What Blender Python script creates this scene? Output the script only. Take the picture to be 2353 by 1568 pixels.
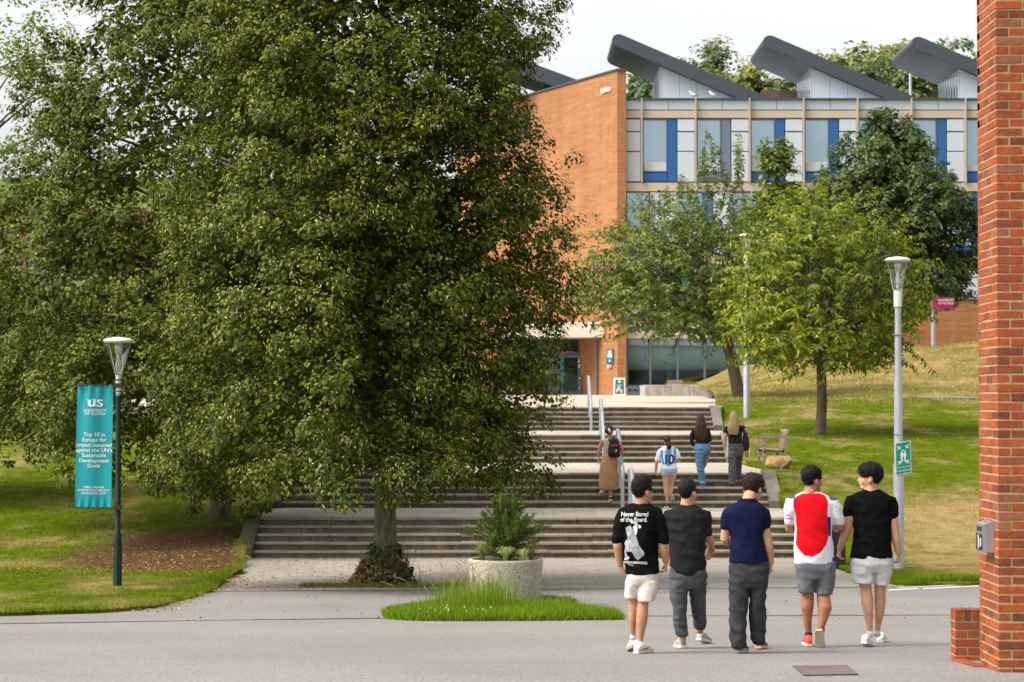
import bpy, bmesh, math, random
import numpy as np
from math import radians, sin, cos, pi, sqrt, atan2
from mathutils import Vector, Matrix, noise
from mathutils.geometry import delaunay_2d_cdt
from mathutils.bvhtree import BVHTree
from mathutils.kdtree import KDTree

for o in list(bpy.data.objects): bpy.data.objects.remove(o)
scn = bpy.context.scene
COL = scn.collection

# ---------------------------------------------------------------- camera
CZ = 3.15                                   # the valley floor at the foot of the steps is z = 0
FPX, CXP, CYP, HYP = 5500.0, 1176.5, 784.0, 925.0
PITCH = math.atan((HYP - CYP) / FPX)
cam = bpy.data.cameras.new('camera'); camo = bpy.data.objects.new('camera', cam); COL.objects.link(camo)
cam.sensor_width = 36.0; cam.lens = FPX / 2353.0 * 36.0
cam.clip_start = 0.3; cam.clip_end = 4000.0
camo.location = (0, 0, CZ); camo.rotation_euler = (pi / 2 + PITCH, 0, 0)
cam.dof.use_dof = True; cam.dof.focus_distance = 24.5; cam.dof.aperture_fstop = 6.3
scn.camera = camo

# ---------------------------------------------------------------- sky, sun, exposure
SUN_EL, SUN_AZ = radians(50), radians(-110)          # azimuth measured from +Y towards +X: from the left, behind the camera
world = bpy.data.worlds.new('World'); scn.world = world; world.use_nodes = True
wn = world.node_tree.nodes; wl = world.node_tree.links; wn.clear()
sky = wn.new('ShaderNodeTexSky'); sky.sky_type = 'NISHITA'; sky.sun_disc = False
sky.sun_elevation = SUN_EL; sky.sun_rotation = SUN_AZ; sky.air_density = 1.0; sky.dust_density = 4.0; sky.ozone_density = 1.0
hs = wn.new('ShaderNodeHueSaturation'); hs.inputs['Saturation'].default_value = 0.10; hs.inputs['Value'].default_value = 1.0
bg = wn.new('ShaderNodeBackground'); bg.inputs['Strength'].default_value = 0.15
wo = wn.new('ShaderNodeOutputWorld')
wl.new(sky.outputs[0], hs.inputs['Color']); wl.new(hs.outputs[0], bg.inputs['Color']); wl.new(bg.outputs[0], wo.inputs['Surface'])
sun = bpy.data.lights.new('sun', 'SUN'); sun.energy = 1.9; sun.angle = radians(26); sun.color = (1.0, 0.94, 0.85)
suno = bpy.data.objects.new('sun', sun); COL.objects.link(suno)
sdir = Vector((sin(SUN_AZ) * cos(SUN_EL), cos(SUN_AZ) * cos(SUN_EL), sin(SUN_EL)))
suno.rotation_euler = sdir.to_track_quat('Z', 'Y').to_euler()
vs = scn.view_settings
vs.view_transform = 'Standard'; vs.look = 'None'; vs.gamma = 1.0; vs.use_curve_mapping = False
vs.exposure = 0.95
scn.cycles.use_denoising = True
scn.cycles.max_bounces = 6; scn.cycles.transparent_max_bounces = 12

# ---------------------------------------------------------------- helpers
def P(px, py, D):
    """photograph pixel (2353 wide) at forward distance D -> world point"""
    dx = px - CXP; dy = CYP - py
    vx, vy, vz = dx, FPX * cos(PITCH) - dy * sin(PITCH), FPX * sin(PITCH) + dy * cos(PITCH)
    k = D / vy
    return Vector((vx * k, D, CZ + vz * k))
def PX(px, D): return P(px, HYP, D).x
def PZ(py, D): return P(CXP, py, D).z

WM = {}                                      # world matrix of every parent
def link(o, parent=None):
    COL.objects.link(o)
    if parent is not None:
        o.parent = parent
        o.matrix_parent_inverse = WM.get(parent.name, Matrix()).inverted()
    return o
def thing(name, loc, label, cat, group=None, kind=None, rotz=0.0):
    o = bpy.data.objects.new(name, None); o.location = loc; o.rotation_euler = (0, 0, rotz); o.empty_display_size = 0.2
    COL.objects.link(o); WM[o.name] = Matrix.Translation(Vector(loc)) @ Matrix.Rotation(rotz, 4, 'Z')
    tag(o, label, cat, group, kind); return o
def tag(o, label=None, cat=None, group=None, kind=None):
    if label: o['label'] = label
    if cat: o['category'] = cat
    if group: o['group'] = group
    if kind: o['kind'] = kind
    return o
def struct(o, label=None): o['kind'] = 'structure'; (label and o.__setitem__('label', label)); return o

def mesh_np(name, verts, faces, smooth=False):
    """verts (N,3); faces (M,k) int array with constant k"""
    me = bpy.data.meshes.new(name)
    verts = np.asarray(verts, np.float32); faces = np.asarray(faces, np.int32)
    M, k = faces.shape
    me.vertices.add(len(verts)); me.vertices.foreach_set('co', verts.ravel())
    me.loops.add(M * k); me.loops.foreach_set('vertex_index', faces.ravel())
    me.polygons.add(M); me.polygons.foreach_set('loop_start', np.arange(0, M * k, k, dtype=np.int32))
    try: me.polygons.foreach_set('loop_total', np.full(M, k, np.int32))
    except Exception: pass
    if smooth: me.polygons.foreach_set('use_smooth', np.ones(M, bool))
    me.update(calc_edges=True); me.validate()
    return me
def obj_from(name, me, mat=None, parent=None):
    o = bpy.data.objects.new(name, me)
    if mat is not None:
        for m in (mat if isinstance(mat, (list, tuple)) else [mat]): me.materials.append(m)
    return link(o, parent)
def piece(name, me, loc, parent, rot=(0, 0, 0), scale=(1, 1, 1)):
    """a shared-mesh piece placed at a world location under a parent"""
    o = bpy.data.objects.new(name, me); o.location = loc; o.rotation_euler = rot; o.scale = scale
    return link(o, parent)

class MB:
    def __init__(s): s.v = []; s.f = []; s.m = []
    def add(s, vs, fs, mi=0):
        b = len(s.v); s.v += [tuple(v) for v in vs]; s.f += [tuple(b + i for i in f) for f in fs]; s.m += [mi] * len(fs); return s
    def box(s, x0, x1, y0, y1, z0, z1, mi=0):
        v = [(x0,y0,z0),(x1,y0,z0),(x1,y1,z0),(x0,y1,z0),(x0,y0,z1),(x1,y0,z1),(x1,y1,z1),(x0,y1,z1)]
        return s.add(v, [(0,3,2,1),(4,5,6,7),(0,1,5,4),(1,2,6,5),(2,3,7,6),(3,0,4,7)], mi)
    def cbox(s, x0, x1, y0, y1, z0, z1, c=0.01, mi=0):
        """box with chamfered edges"""
        v = []
        for x, sx in ((x0,1),(x1,-1)):
            for y, sy in ((y0,1),(y1,-1)):
                for z, sz in ((z0,1),(z1,-1)):
                    v += [(x, y+sy*c, z+sz*c), (x+sx*c, y, z+sz*c), (x+sx*c, y+sy*c, z)]
        bm = bmesh.new(); [bm.verts.new(p) for p in v]
        r = bmesh.ops.convex_hull(bm, input=bm.verts[:]); bmesh.ops.dissolve_limit(bm, angle_limit=0.01, verts=bm.verts[:], edges=bm.edges[:])
        bm.verts.index_update()
        s.add([w.co[:] for w in bm.verts], [[w.index for w in f.verts] for f in bm.faces], mi); bm.free(); return s
    def xf(s, M):
        s.v = [tuple(M @ Vector(p)) for p in s.v]; return s
    def prism(s, poly, d, mi=0):
        """extrude a closed polygon of 3-D points by vector d"""
        n = len(poly); a = [Vector(p) for p in poly]; b = [p + Vector(d) for p in a]
        return s.add(a + b, [tuple(range(n - 1, -1, -1)), tuple(range(n, 2 * n))] + [(i, (i + 1) % n, n + (i + 1) % n, n + i) for i in range(n)], mi)
    def tube(s, pts, rad, seg=10, mi=0, cap=True, ell=None, up=None):
        """tube along points; rad list or number; ell = depth/width ratio list or number about reference axis up"""
        pts = [Vector(p) for p in pts]; n = len(pts)
        if not hasattr(rad, '__len__'): rad = [rad] * n
        if ell is None: ell = 1.0
        if not hasattr(ell, '__len__'): ell = [ell] * n
        rings = []; ref = None
        for i in range(n):
            t = (pts[min(i + 1, n - 1)] - pts[max(i - 1, 0)])
            if t.length < 1e-9: t = Vector((0, 0, 1))
            t.normalize()
            if ref is None:
                r0 = Vector(up) if up else (Vector((0, 1, 0)) if abs(t.y) < 0.9 else Vector((1, 0, 0)))
                ref = r0
            if up: ref = Vector(up)
            bvec = (ref - t * ref.dot(t)); bvec.normalize(); avec = bvec.cross(t); avec.normalize()
            if not up: ref = bvec
            rings.append([pts[i] + avec * (cos(2*pi*k/seg) * rad[i]) + bvec * (sin(2*pi*k/seg) * rad[i] * ell[i]) for k in range(seg)])
        v = [p for r in rings for p in r]; f = []
        for i in range(n - 1):
            for k in range(seg):
                k2 = (k + 1) % seg
                f.append((i*seg+k, i*seg+k2, (i+1)*seg+k2, (i+1)*seg+k))
        if cap:
            f.append(tuple(range(seg - 1, -1, -1))); f.append(tuple((n-1)*seg + k for k in range(seg)))
        return s.add(v, f, mi)
    def lathe(s, prof, c, seg=24, mi=0, cap=True):
        """prof: list of (radius, z); c: centre"""
        c = Vector(c); v = []; f = []; n = len(prof)
        for r, z in prof: v += [c + Vector((cos(2*pi*k/seg)*r, sin(2*pi*k/seg)*r, z)) for k in range(seg)]
        for i in range(n - 1):
            for k in range(seg):
                k2 = (k + 1) % seg; f.append((i*seg+k, i*seg+k2, (i+1)*seg+k2, (i+1)*seg+k))
        if cap: f.append(tuple(range(seg - 1, -1, -1))); f.append(tuple((n-1)*seg + k for k in range(seg)))
        return s.add(v, f, mi)
    def ico(s, c, r, sub=2, mi=0, M=None):
        bm = bmesh.new(); bmesh.ops.create_icosphere(bm, subdivisions=sub, radius=1.0)
        c = Vector(c); r = Vector(r) if hasattr(r, '__len__') else Vector((r, r, r))
        bm.verts.index_update()
        vs = [Vector((w.co.x*r.x, w.co.y*r.y, w.co.z*r.z)) for w in bm.verts]
        if M is not None: vs = [M @ p for p in vs]
        s.add([p + c for p in vs], [[w.index for w in f.verts] for f in bm.faces], mi); bm.free(); return s
    def mesh(s, name, smooth=False):
        me = bpy.data.meshes.new(name); me.from_pydata(s.v, [], s.f)
        if any(s.m): me.polygons.foreach_set('material_index', s.m)
        if smooth: me.polygons.foreach_set('use_smooth', [True] * len(s.f))
        me.update(); return me
    def build(s, name, mat, parent=None, smooth=False):
        return obj_from(name, s.mesh(name, smooth), mat, parent)
def autosmooth(o, ang=40):
    me = o.data
    me.polygons.foreach_set('use_smooth', [True] * len(me.polygons))
    try: me.set_sharp_from_angle(angle=radians(ang))
    except Exception: pass
    return o

# ---------------------------------------------------------------- materials
class NT:
    def __init__(s, name):
        s.m = bpy.data.materials.new(name); s.m.use_nodes = True; s.t = s.m.node_tree; s.t.nodes.clear()
        s.out = s.n('ShaderNodeOutputMaterial')
    def n(s, t, **kw):
        x = s.t.nodes.new(t)
        for k, v in kw.items(): setattr(x, k, v)
        return x
    def l(s, a, b): s.t.links.new(a, b)
    def coord(s, kind='Object'): return s.n('ShaderNodeTexCoord').outputs[kind]
    def mapping(s, co, scale=(1,1,1), rot=(0,0,0), loc=(0,0,0)):
        m = s.n('ShaderNodeMapping'); m.inputs['Scale'].default_value = scale; m.inputs['Rotation'].default_value = rot; m.inputs['Location'].default_value = loc
        s.l(co, m.inputs['Vector']); return m.outputs[0]
    def noise(s, co, scale, detail=3, rough=0.55, dist=0.0):
        x = s.n('ShaderNodeTexNoise'); x.inputs['Scale'].default_value = scale; x.inputs['Detail'].default_value = detail
        x.inputs['Roughness'].default_value = rough; x.inputs['Distortion'].default_value = dist
        if co is not None: s.l(co, x.inputs['Vector'])
        return x.outputs['Fac']
    def ramp(s, fac, stops, interp='LINEAR'):
        r = s.n('ShaderNodeValToRGB'); r.color_ramp.interpolation = interp; e = r.color_ramp.elements
        while len(e) < len(stops): e.new(0.5)
        for i, (p, c) in enumerate(stops):
            e[i].position = p; e[i].color = (c if len(c) == 4 else (*c, 1.0)) if hasattr(c, '__len__') else (c, c, c, 1)
        s.l(fac, r.inputs['Fac']); return r.outputs['Color']
    def mix(s, fac, a, b, blend='MIX'):
        m = s.n('ShaderNodeMix', data_type='RGBA', blend_type=blend)
        for v, i in ((fac, 0), (a, 6), (b, 7)):
            if hasattr(v, 'is_output') or isinstance(v, bpy.types.NodeSocket): s.l(v, m.inputs[i])
            else: m.inputs[i].default_value = v if i == 0 else ((*v, 1.0) if len(v) == 3 else v)
        return m.outputs[2]
    def math(s, op, a, b=None, c=None):
        m = s.n('ShaderNodeMath', operation=op)
        for i, v in enumerate((a, b, c)):
            if v is None: continue
            if isinstance(v, bpy.types.NodeSocket): s.l(v, m.inputs[i])
            else: m.inputs[i].default_value = v
        return m.outputs[0]
    def bump(s, h, strength=0.3, dist=0.01):
        b = s.n('ShaderNodeBump'); b.inputs['Strength'].default_value = strength; b.inputs['Distance'].default_value = dist
        s.l(h, b.inputs['Height']); return b.outputs[0]
    def bsdf(s, color, rough=0.7, metallic=0.0, spec=0.5, normal=None, **kw):
        b = s.n('ShaderNodeBsdfPrincipled')
        for k, v in (('Base Color', color), ('Roughness', rough), ('Metallic', metallic), ('Specular IOR Level', spec)):
            if isinstance(v, bpy.types.NodeSocket): s.l(v, b.inputs[k])
            else: b.inputs[k].default_value = (*v, 1.0) if hasattr(v, '__len__') and len(v) == 3 else v
        if normal is not None: s.l(normal, b.inputs['Normal'])
        for k, v in kw.items():
            k = k.replace('_', ' ')
            b.inputs[k].default_value = v
        return b.outputs[0]
    def done(s, sh): s.l(sh, s.out.inputs['Surface']); return s.m

MAT = {}
def simple(name, col, rough=0.7, var=0.15, scale=6.0, bump=0.0, bscale=60.0, metallic=0.0, spec=0.4, detail=4):
    """a colour with uneven patches of its own and fine relief"""
    if name in MAT: return MAT[name]
    t = NT(name); co = t.coord()
    f = t.noise(co, scale, detail)
    c = t.ramp(f, [(0.25, tuple(max(0, x*(1-var)) for x in col)), (0.75, tuple(min(1, x*(1+var)) for x in col))])
    r = t.math('ADD', t.math('MULTIPLY', t.noise(co, scale*3, 2), 0.2), rough - 0.1)
    nrm = t.bump(t.noise(co, bscale, 3), bump, 0.01) if bump else None
    MAT[name] = t.done(t.bsdf(c, r, metallic, spec, nrm)); return MAT[name]
def interp(x, pts):
    xs, ys = zip(*pts)
    return float(np.interp(x, xs, ys))
def sst(a, b, x):
    t = min(1.0, max(0.0, (x - a) / (b - a))); return t*t*(3-2*t)
# ================================================================ terrain
ROAD_P = [(-60,-1.0),(0,-1.6),(10,-1.9),(19.6,-2.2),(23.2,-2.38),(28,-2.62),(33,-2.84),(38,-2.975),(44,-3.11),(48.5,-3.15),(60,-3.15)]
RIGHT_P = [(36,-2.92),(40,-3.0),(44,-3.06),(47,-2.98),(50,-2.52),(54,-2.36),(56.3,-1.72),(60,-1.62),(65,-1.52),(67.5,-.98),(70,-.92),(75.5,-.80),(78.5,-.28),(82,-.12),(88,.05),(95,.16),(150,.5)]
LEFT_P = [(28,-2.58),(33,-2.78),(38,-2.93),(44,-3.03),(48,-2.92),(52,-2.6),(56,-1.95),(62,-1.6),(66,-1.2),(72,-.7),(78,-.2),(100,.1),(150,.5)]
PLAZA_P = [(77.4,-.15),(148,.46),(200,.7)]
CREST = [(6.5,.25),(8.6,.55),(11.9,1.32),(13.7,1.95),(16.8,2.2),(21.9,2.75),(27,3.0),(60,4.0)]
def road_z(x, d): return CZ + interp(d, ROAD_P)
RIGHT_S = [(36,-2.92),(40,-3.0),(44,-3.06),(47,-2.93),(52,-2.5),(57,-1.95),(62,-1.55),(68,-1.08),(74,-.68),(80,-.25),(84,-.06),(88,.05),(95,.16),(150,.5)]
def right_z(x, d):
    w_ = sst(6.6, 9.2, x); z = interp(d, RIGHT_P)*(1-w_) + interp(d, RIGHT_S)*w_
    if d > 84: z += max(0.0, interp(x, CREST) - .25) * sst(86, 112, d)
    z += .10 * noise.noise(Vector((x*.12, d*.12, 3.1))) * sst(41, 46, d)
    return CZ + z
def left_z(x, d): return CZ + interp(d, LEFT_P) + .12 * noise.noise(Vector((x*.12, d*.12, 7.7))) * sst(31, 40, d) - .03*max(0, -x-6)*sst(40, 60, d)
def plaza_z(x, d): return CZ + interp(d, PLAZA_P)

def inside(poly, x, y):
    c = False; n = len(poly); j = n - 1
    for i in range(n):
        xi, yi = poly[i]; xj, yj = poly[j]
        if (yi > y) != (yj > y) and x < (xj - xi) * (y - yi) / (yj - yi) + xi: c = not c
        j = i
    return c
def sheet(name, poly, zf, step, mat, off=0.0, skirt=0.0, jitter=0.0):
    """a ground surface over polygon [(x,y)] with z = zf(x,y)+off, optional skirt downwards"""
    pts = []
    n = len(poly)
    for i in range(n):
        a = Vector(poly[i]); b = Vector(poly[(i+1) % n]); k = max(1, int((b-a).length / (step*.6)))
        for q in range(k):
            p = a.lerp(b, q / k)
            if jitter and q: p = p + Vector((noise.noise(Vector((p.x*1.3, p.y*1.3, 1))), noise.noise(Vector((p.x*1.3, p.y*1.3, 9))))) * jitter
            pts.append(p)
    nb = len(pts); bp = [(p.x, p.y) for p in pts]
    xs = [p.x for p in pts]; ys = [p.y for p in pts]
    y = min(ys) + step*.5
    while y < max(ys):
        st = step * (1 + max(0, y - 40) * .012)
        x = min(xs) + st*.5
        while x < max(xs):
            if inside(bp, x, y): pts.append(Vector((x + random.uniform(-.1,.1)*st, y + random.uniform(-.1,.1)*st)))
            x += st
        y += st
    res = delaunay_2d_cdt(pts, [(i, (i+1) % nb) for i in range(nb)], [list(range(nb))], 1, 1e-5)
    v2, _, fs = res[0], res[1], res[2]
    v = [(p.x, p.y, zf(p.x, p.y) + off) for p in v2]; f = [tuple(q) for q in fs]
    if skirt:
        m = len(v); ring = [zf(x, y) for x, y in bp]
        v += [(bp[i][0], bp[i][1], ring[i] + off) for i in range(nb)] + [(bp[i][0], bp[i][1], ring[i] + off - skirt) for i in range(nb)]
        f += [(m+i, m+nb+i, m+nb+(i+1) % nb, m+(i+1) % nb) for i in range(nb)]
    me = bpy.data.meshes.new(name); me.from_pydata(v, [], f)
    me.polygons.foreach_set('use_smooth', [True]*len(f)); me.update()
    o = obj_from(name, me, mat); return o

# ---- materials of the ground
def asphalt(name, col, speck, warm):
    t = NT(name); co = t.coord()
    big = t.ramp(t.noise(co, .35, 4), [(.3, tuple(c*.88 for c in col)), (.7, tuple(c*1.1 for c in col))])
    streak = t.noise(t.mapping(co, (.25, 2.2, 1)), 1.2, 4)
    c = t.mix(t.math('MULTIPLY', t.ramp(streak, [(.5, 0.0), (.75, 1.0)]), .35), big, warm)
    fine = t.noise(co, 38, 4, .75); v = t.n('ShaderNodeTexVoronoi'); v.inputs['Scale'].default_value = 55; t.l(co, v.inputs['Vector'])
    c = t.mix(.9, c, t.ramp(fine, [(.3, (1-speck,)*3), (.7, (1+speck,)*3)]), 'MULTIPLY')
    dark = t.ramp(t.noise(co, .9, 5, .7), [(.60, 0.0), (.72, 1.0)])
    c = t.mix(t.math('MULTIPLY', dark, .3), c, tuple(x*.7 for x in col))
    dust = t.ramp(t.noise(t.mapping(co, (.5,1.6,1), (0,0,.2)), .8, 5, .65), [(.66, 0.0), (.74, 1.0)])
    c = t.mix(t.math('MULTIPLY', dust, .45), c, (.27,.17,.10))
    return t.done(t.bsdf(c, .85, 0, .3, t.bump(t.math('ADD', fine, v.outputs['Distance']), .35, .006)))
M_ASPH = asphalt('asphalt_near', (.205,.186,.174), .6, (.255,.228,.208))
M_ASPH2 = asphalt('asphalt_strip', (.215,.198,.185), .25, (.25,.225,.20))
def grass_cols(t, co):
    """green / straw patches shared by turf and blades"""
    n1 = t.noise(t.mapping(co, (.55,.35,.5)), 1.0, 5, .62)
    n2 = t.noise(co, 2.6, 4, .6)
    sep = t.n('ShaderNodeSeparateXYZ'); t.l(co, sep.inputs[0])
    return n1, n2, sep
def turf(name, dry_lo, dry_hi, blade=False):
    t = NT(name); co = t.coord() if not blade else t.n('ShaderNodeNewGeometry').outputs['Position']
    n1, n2, sep = grass_cols(t, co)
    g = t.ramp(n2, [(.2, (.040,.078,.001)), (.5, (.090,.128,.002)), (.8, (.170,.185,.006))])
    s = t.ramp(n2, [(.2, (.17,.125,.05)), (.5, (.31,.225,.095)), (.85, (.44,.32,.145))])
    f = t.ramp(n1, [(dry_lo, 0.0), (dry_hi, 1.0)])
    f = t.math('MULTIPLY', f, t.ramp(t.noise(co, 7, 3, .65), [(.25, .35), (.6, 1.0)]))
    if name.startswith('right'):
        # cut hay lying in swathes on the lower bank and on the upper mound
        low = t.math('MULTIPLY', t.ramp(t.math('DIVIDE', sep.outputs[0], 20.0), [(.345, 0.0), (.42, 1.0)]), t.ramp(t.math('DIVIDE', sep.outputs[1], 100.0), [(.400, 0.0), (.412, 1.0), (.52, 1.0), (.57, 0.0)]))
        hi = t.math('MULTIPLY', t.ramp(t.math('DIVIDE', sep.outputs[1], 100.0), [(.82, 0.0), (.95, .62)]), 1.0)
        sw = t.ramp(t.noise(t.mapping(co, (.25,.5,.5), (0,0,.5)), 1.6, 4, .6), [(.26, 0.0), (.46, 1.0)])
        f = t.math('MINIMUM', t.math('ADD', f, t.math('MULTIPLY', t.math('MAXIMUM', low, hi), sw)), 1.0)
    c = t.mix(f, g, s)
    if not blade:
        if name.startswith('left'):
            # bare leaf-strewn soil round the second lime tree and along the stair edge
            bx = t.math('ADD', sep.outputs[0], 5.6); by = t.math('ADD', sep.outputs[1], -46.5)
            d2 = t.math('ADD', t.math('POWER', t.math('DIVIDE', bx, 3.2), 2), t.math('POWER', t.math('DIVIDE', by, 5.0), 2))
            soil = t.ramp(t.math('ADD', t.math('DIVIDE', d2, 2.0), t.math('MULTIPLY', t.noise(co, 2.2, 4), .3)), [(.45, 1.0), (.75, 0.0)])
            c = t.mix(soil, c, t.ramp(t.noise(co, 9, 4), [(.3, (.05,.032,.018)), (.7, (.15,.085,.04))]))
        c = t.mix(.8, c, t.ramp(t.noise(co, 28, 3, .7), [(.3, (.55,.55,.55)), (.7, (1.25,1.25,1.2))]), 'MULTIPLY')
        return t.done(t.bsdf(c, .95, 0, .03, t.bump(t.noise(co, 30, 3, .7), .8, .05)))
    rnd = t.n('ShaderNodeNewGeometry').outputs['Random Per Island']
    c = t.mix(1.0, c, t.ramp(rnd, [(0, (1.0,1.0,1.0)), (1, (2.0,1.95,1.6))]), 'MULTIPLY')
    d = t.bsdf(c, .6, 0, .25); tr = t.n('ShaderNodeBsdfTranslucent'); t.l(c, tr.inputs[0])
    mx = t.n('ShaderNodeMixShader'); mx.inputs[0].default_value = .3; t.l(d, mx.inputs[1]); t.l(tr.outputs[0], mx.inputs[2])
    return t.done(mx.outputs[0])
M_TURF_R, M_TURF_L = turf('right_turf', .50, .66), turf('left_turf', .47, .68)
M_BLADE_R, M_BLADE_L = turf('right_turf_blade', .50, .66, True), turf('left_turf_blade', .47, .68, True)
def paving(name, col, bw, bh, rot=0.0, mortar=.012, dark=.62):
    t = NT(name); co = t.mapping(t.coord(), (1,1,1), (0,0,rot))
    b = t.n('ShaderNodeTexBrick'); t.l(co, b.inputs['Vector']); b.inputs['Scale'].default_value = 1.0
    b.inputs['Brick Width'].default_value = bw; b.inputs['Row Height'].default_value = bh; b.inputs['Mortar Size'].default_value = mortar; b.inputs['Mortar Smooth'].default_value = .3
    b.inputs['Color1'].default_value = (*[c*.9 for c in col], 1); b.inputs['Color2'].default_value = (*[c*1.1 for c in col], 1); b.inputs['Mortar'].default_value = (*[c*dark for c in col], 1)
    co2 = t.coord()
    c = t.mix(.75, b.outputs['Color'], t.ramp(t.noise(co2, .8, 5, .65), [(.25, (.75,.74,.72)), (.75, (1.2,1.2,1.2))]), 'MULTIPLY')
    moss = t.ramp(t.noise(co2, 2.3, 5, .7), [(.62, 0.0), (.74, 1.0)])
    c = t.mix(t.math('MULTIPLY', moss, t.math('ADD', t.math('MULTIPLY', b.outputs['Fac'], .7), .12)), c, (.16,.14,.05))
    return t.done(t.bsdf(c, .85, 0, .3, t.bump(t.math('ADD', t.math('MULTIPLY', b.outputs['Fac'], -1.0), t.math('MULTIPLY', t.noise(co2, 60, 2), .4)), .5, .008)))
M_PAVE = paving('concrete_block_paving', (.285,.25,.21), .40, .20, 0.0, .008, .78)
M_PLAZA = paving('plaza_paving', (.46,.39,.31), .6, .4)
M_LAND = paving('landing_paving', (.40,.35,.29), .45, .45)
M_CHAN = simple('channel_tar', (.055,.052,.05), .8, .3, 4, .3)

random.seed(3)
# far ground: one sheet under everything, to the horizon, with the wooded hill behind the building
def far_z(x, d):
    z = interp(d, [(-200,-2),(0,-2.0),(20,-2.55),(50,-3.6),(78,-3.6),(92,-1.2),(110,-.2),(150,.2),(170,1.2),(210,12),(255,23),(320,30),(800,34),(3000,20)])
    if d < 150 and abs(x) > 40: z = min(z, z) - .2
    return CZ + z
def far_ground():
    xs = sorted(set(list(np.arange(-120,121,10)) + [-1500,-900,-500,-300,-200,200,300,500,900,1500])); ys = [-150,-80,-40] + list(np.arange(-20,340,10)) + [400,500,700,1000,1500,2500]
    v = [(x, y, far_z(x, y)) for y in ys for x in xs]; w = len(xs)
    f = [(j*w+i, j*w+i+1, (j+1)*w+i+1, (j+1)*w+i) for j in range(len(ys)-1) for i in range(w-1)]
    t = NT('hill_grass'); co = t.coord()
    c = t.ramp(t.noise(co, .08, 5), [(.3, (.06,.10,.02)), (.7, (.13,.16,.045))])
    o = obj_from('ground', mesh_np('ground', v, f, True), t.done(t.bsdf(c, .95, 0, .1))); struct(o)
far_ground()
# road
road_poly = [(-60,-40),(60,-40),(60,40.5),(6.3,39.2),(6.3,38.9),(-4.9,37.6),(-4.9,34),(-60,34)]
struct(sheet('road', road_poly, road_z, .9, [M_ASPH]), 'grey asphalt road crossing the foreground')
# darker joint line crossing the asphalt
jl = [(-14,27.9),(-7,28.45),(-3.5,29.7),(0,30.6),(2,30.85),(7,31.2),(16,31.6)]
mb = MB(); jx = np.linspace(-14, 16, 90)
for i in range(len(jx)-1):
    a, b = jx[i], jx[i+1]; ya, yb = interp(a, jl)+.015*sin(a*5), interp(b, jl)+.015*sin(b*5); w = .07+.03*sin(a*2)
    mb.add([(a,ya-w,road_z(a,ya-w)+.004),(b,yb-w,road_z(b,yb-w)+.004),(b,yb+w,road_z(b,yb+w)+.004),(a,ya+w,road_z(a,ya+w)+.004)], [(0,1,2,3)])
o = mb.build('road_joint', M_CHAN); o['kind'] = 'structure'
# block-paved apron at the foot of the steps
apron_poly = [(-5.4,37.6),(6.4,38.95),(6.6,48.7),(-5.5,48.7)]
struct(sheet('pavement', apron_poly, road_z, .8, [M_PAVE], .006), 'block paved apron at the foot of the wide steps')
# left lawn
LAWN_L = [(-40,26.5),(-14,29.0),(-8.2,30.0),(-6.5,30.8),(-5.5,31.6),(-4.95,33.2),(-4.75,36),(-4.85,40),(-5.1,45),(-5.5,48.4),(-5.5,77),(-9,92),(-40,100)]
lawn_l = struct(sheet('lawn_left', LAWN_L, left_z, .8, [M_TURF_L], .012, .10, .22), 'sloping lawn beneath the lime trees')
# right lawn
LAWN_R = [(6.3,39.3),(8,39.6),(12,39.9),(30,40.8),(60,42),(60,150),(14,150),(10.5,135),(9.6,122),(8.9,105),(7.9,92),(6.72,78.5),(6.7,75.5),(6.1,67.5),(6.1,49),(6.1,44)]
lawn_r = struct(sheet('lawn_right', LAWN_R, right_z, .8, [M_TURF_R], .03, .14, .2), 'grassy bank strewn with dry cut grass')
# plaza in front of the building
PLAZA = [(-30,77.75),(6.8,77.75),(8.2,92),(9.4,105),(10.2,122),(11.5,137),(40,142),(40,175),(-30,175)]
struct(sheet('plaza', PLAZA, plaza_z, 3.0, [M_PLAZA], .0, 1.5), 'pale paved plaza before the building')
# narrow path over the bank
mb = MB(); M_PATH = simple('path_tarmac', (.17,.16,.15), .85, .15, 3, .3)
pp = [(15.0,88.6),(17,87.9),(20,87.2),(24,86.8),(30,86.6),(40,86.6)]; pxs = np.linspace(15, 40, 50)
for i in range(len(pxs)-1):
    a, b = pxs[i], pxs[i+1]; q = []
    for x, s in ((a,-1),(b,-1),(b,1),(a,1)):
        y = interp(x, pp) + s*.75; q.append((x, y, right_z(x, y) + .06))
    mb.add(q, [(0,1,2,3)])
struct(mb.build('path', M_PATH), 'narrow tarmac path crossing the grassy bank')
# ================================================================ the wide steps
RISER, TREAD = .15, .36
XL, XR = -5.25, 5.85
def concrete(name, c0, c1, stain, streak=True):
    t = NT(name); co = t.coord()
    c = t.ramp(t.noise(co, 1.6, 6, .65), [(.25, c0), (.75, c1)])
    if streak:
        st = t.noise(t.mapping(co, (3.0,3.0,.5)), 2.0, 4, .6); c = t.mix(t.ramp(st, [(.45, 0.0), (.7, .8)]), c, stain)
    rnd = t.n('ShaderNodeObjectInfo').outputs['Random']; c = t.mix(1.0, c, t.ramp(rnd, [(0, (.78,.77,.75)), (1, (1.16,1.15,1.12))]), 'MULTIPLY')
    ms = t.ramp(t.noise(co, 3.5, 5, .7), [(.58, 0.0), (.72, .7)]); c = t.mix(ms, c, (.075,.075,.035))
    c = t.mix(.7, c, t.ramp(t.noise(co, 45, 3, .7), [(.3, (.72,)*3), (.7, (1.25,)*3)]), 'MULTIPLY')
    return t.done(t.bsdf(c, .9, 0, .25, t.bump(t.noise(co, 50, 3, .7), .5, .01)))
M_RISER = concrete('weathered_riser_concrete', (.075,.062,.045), (.155,.130,.098), (.045,.038,.028))
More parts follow.
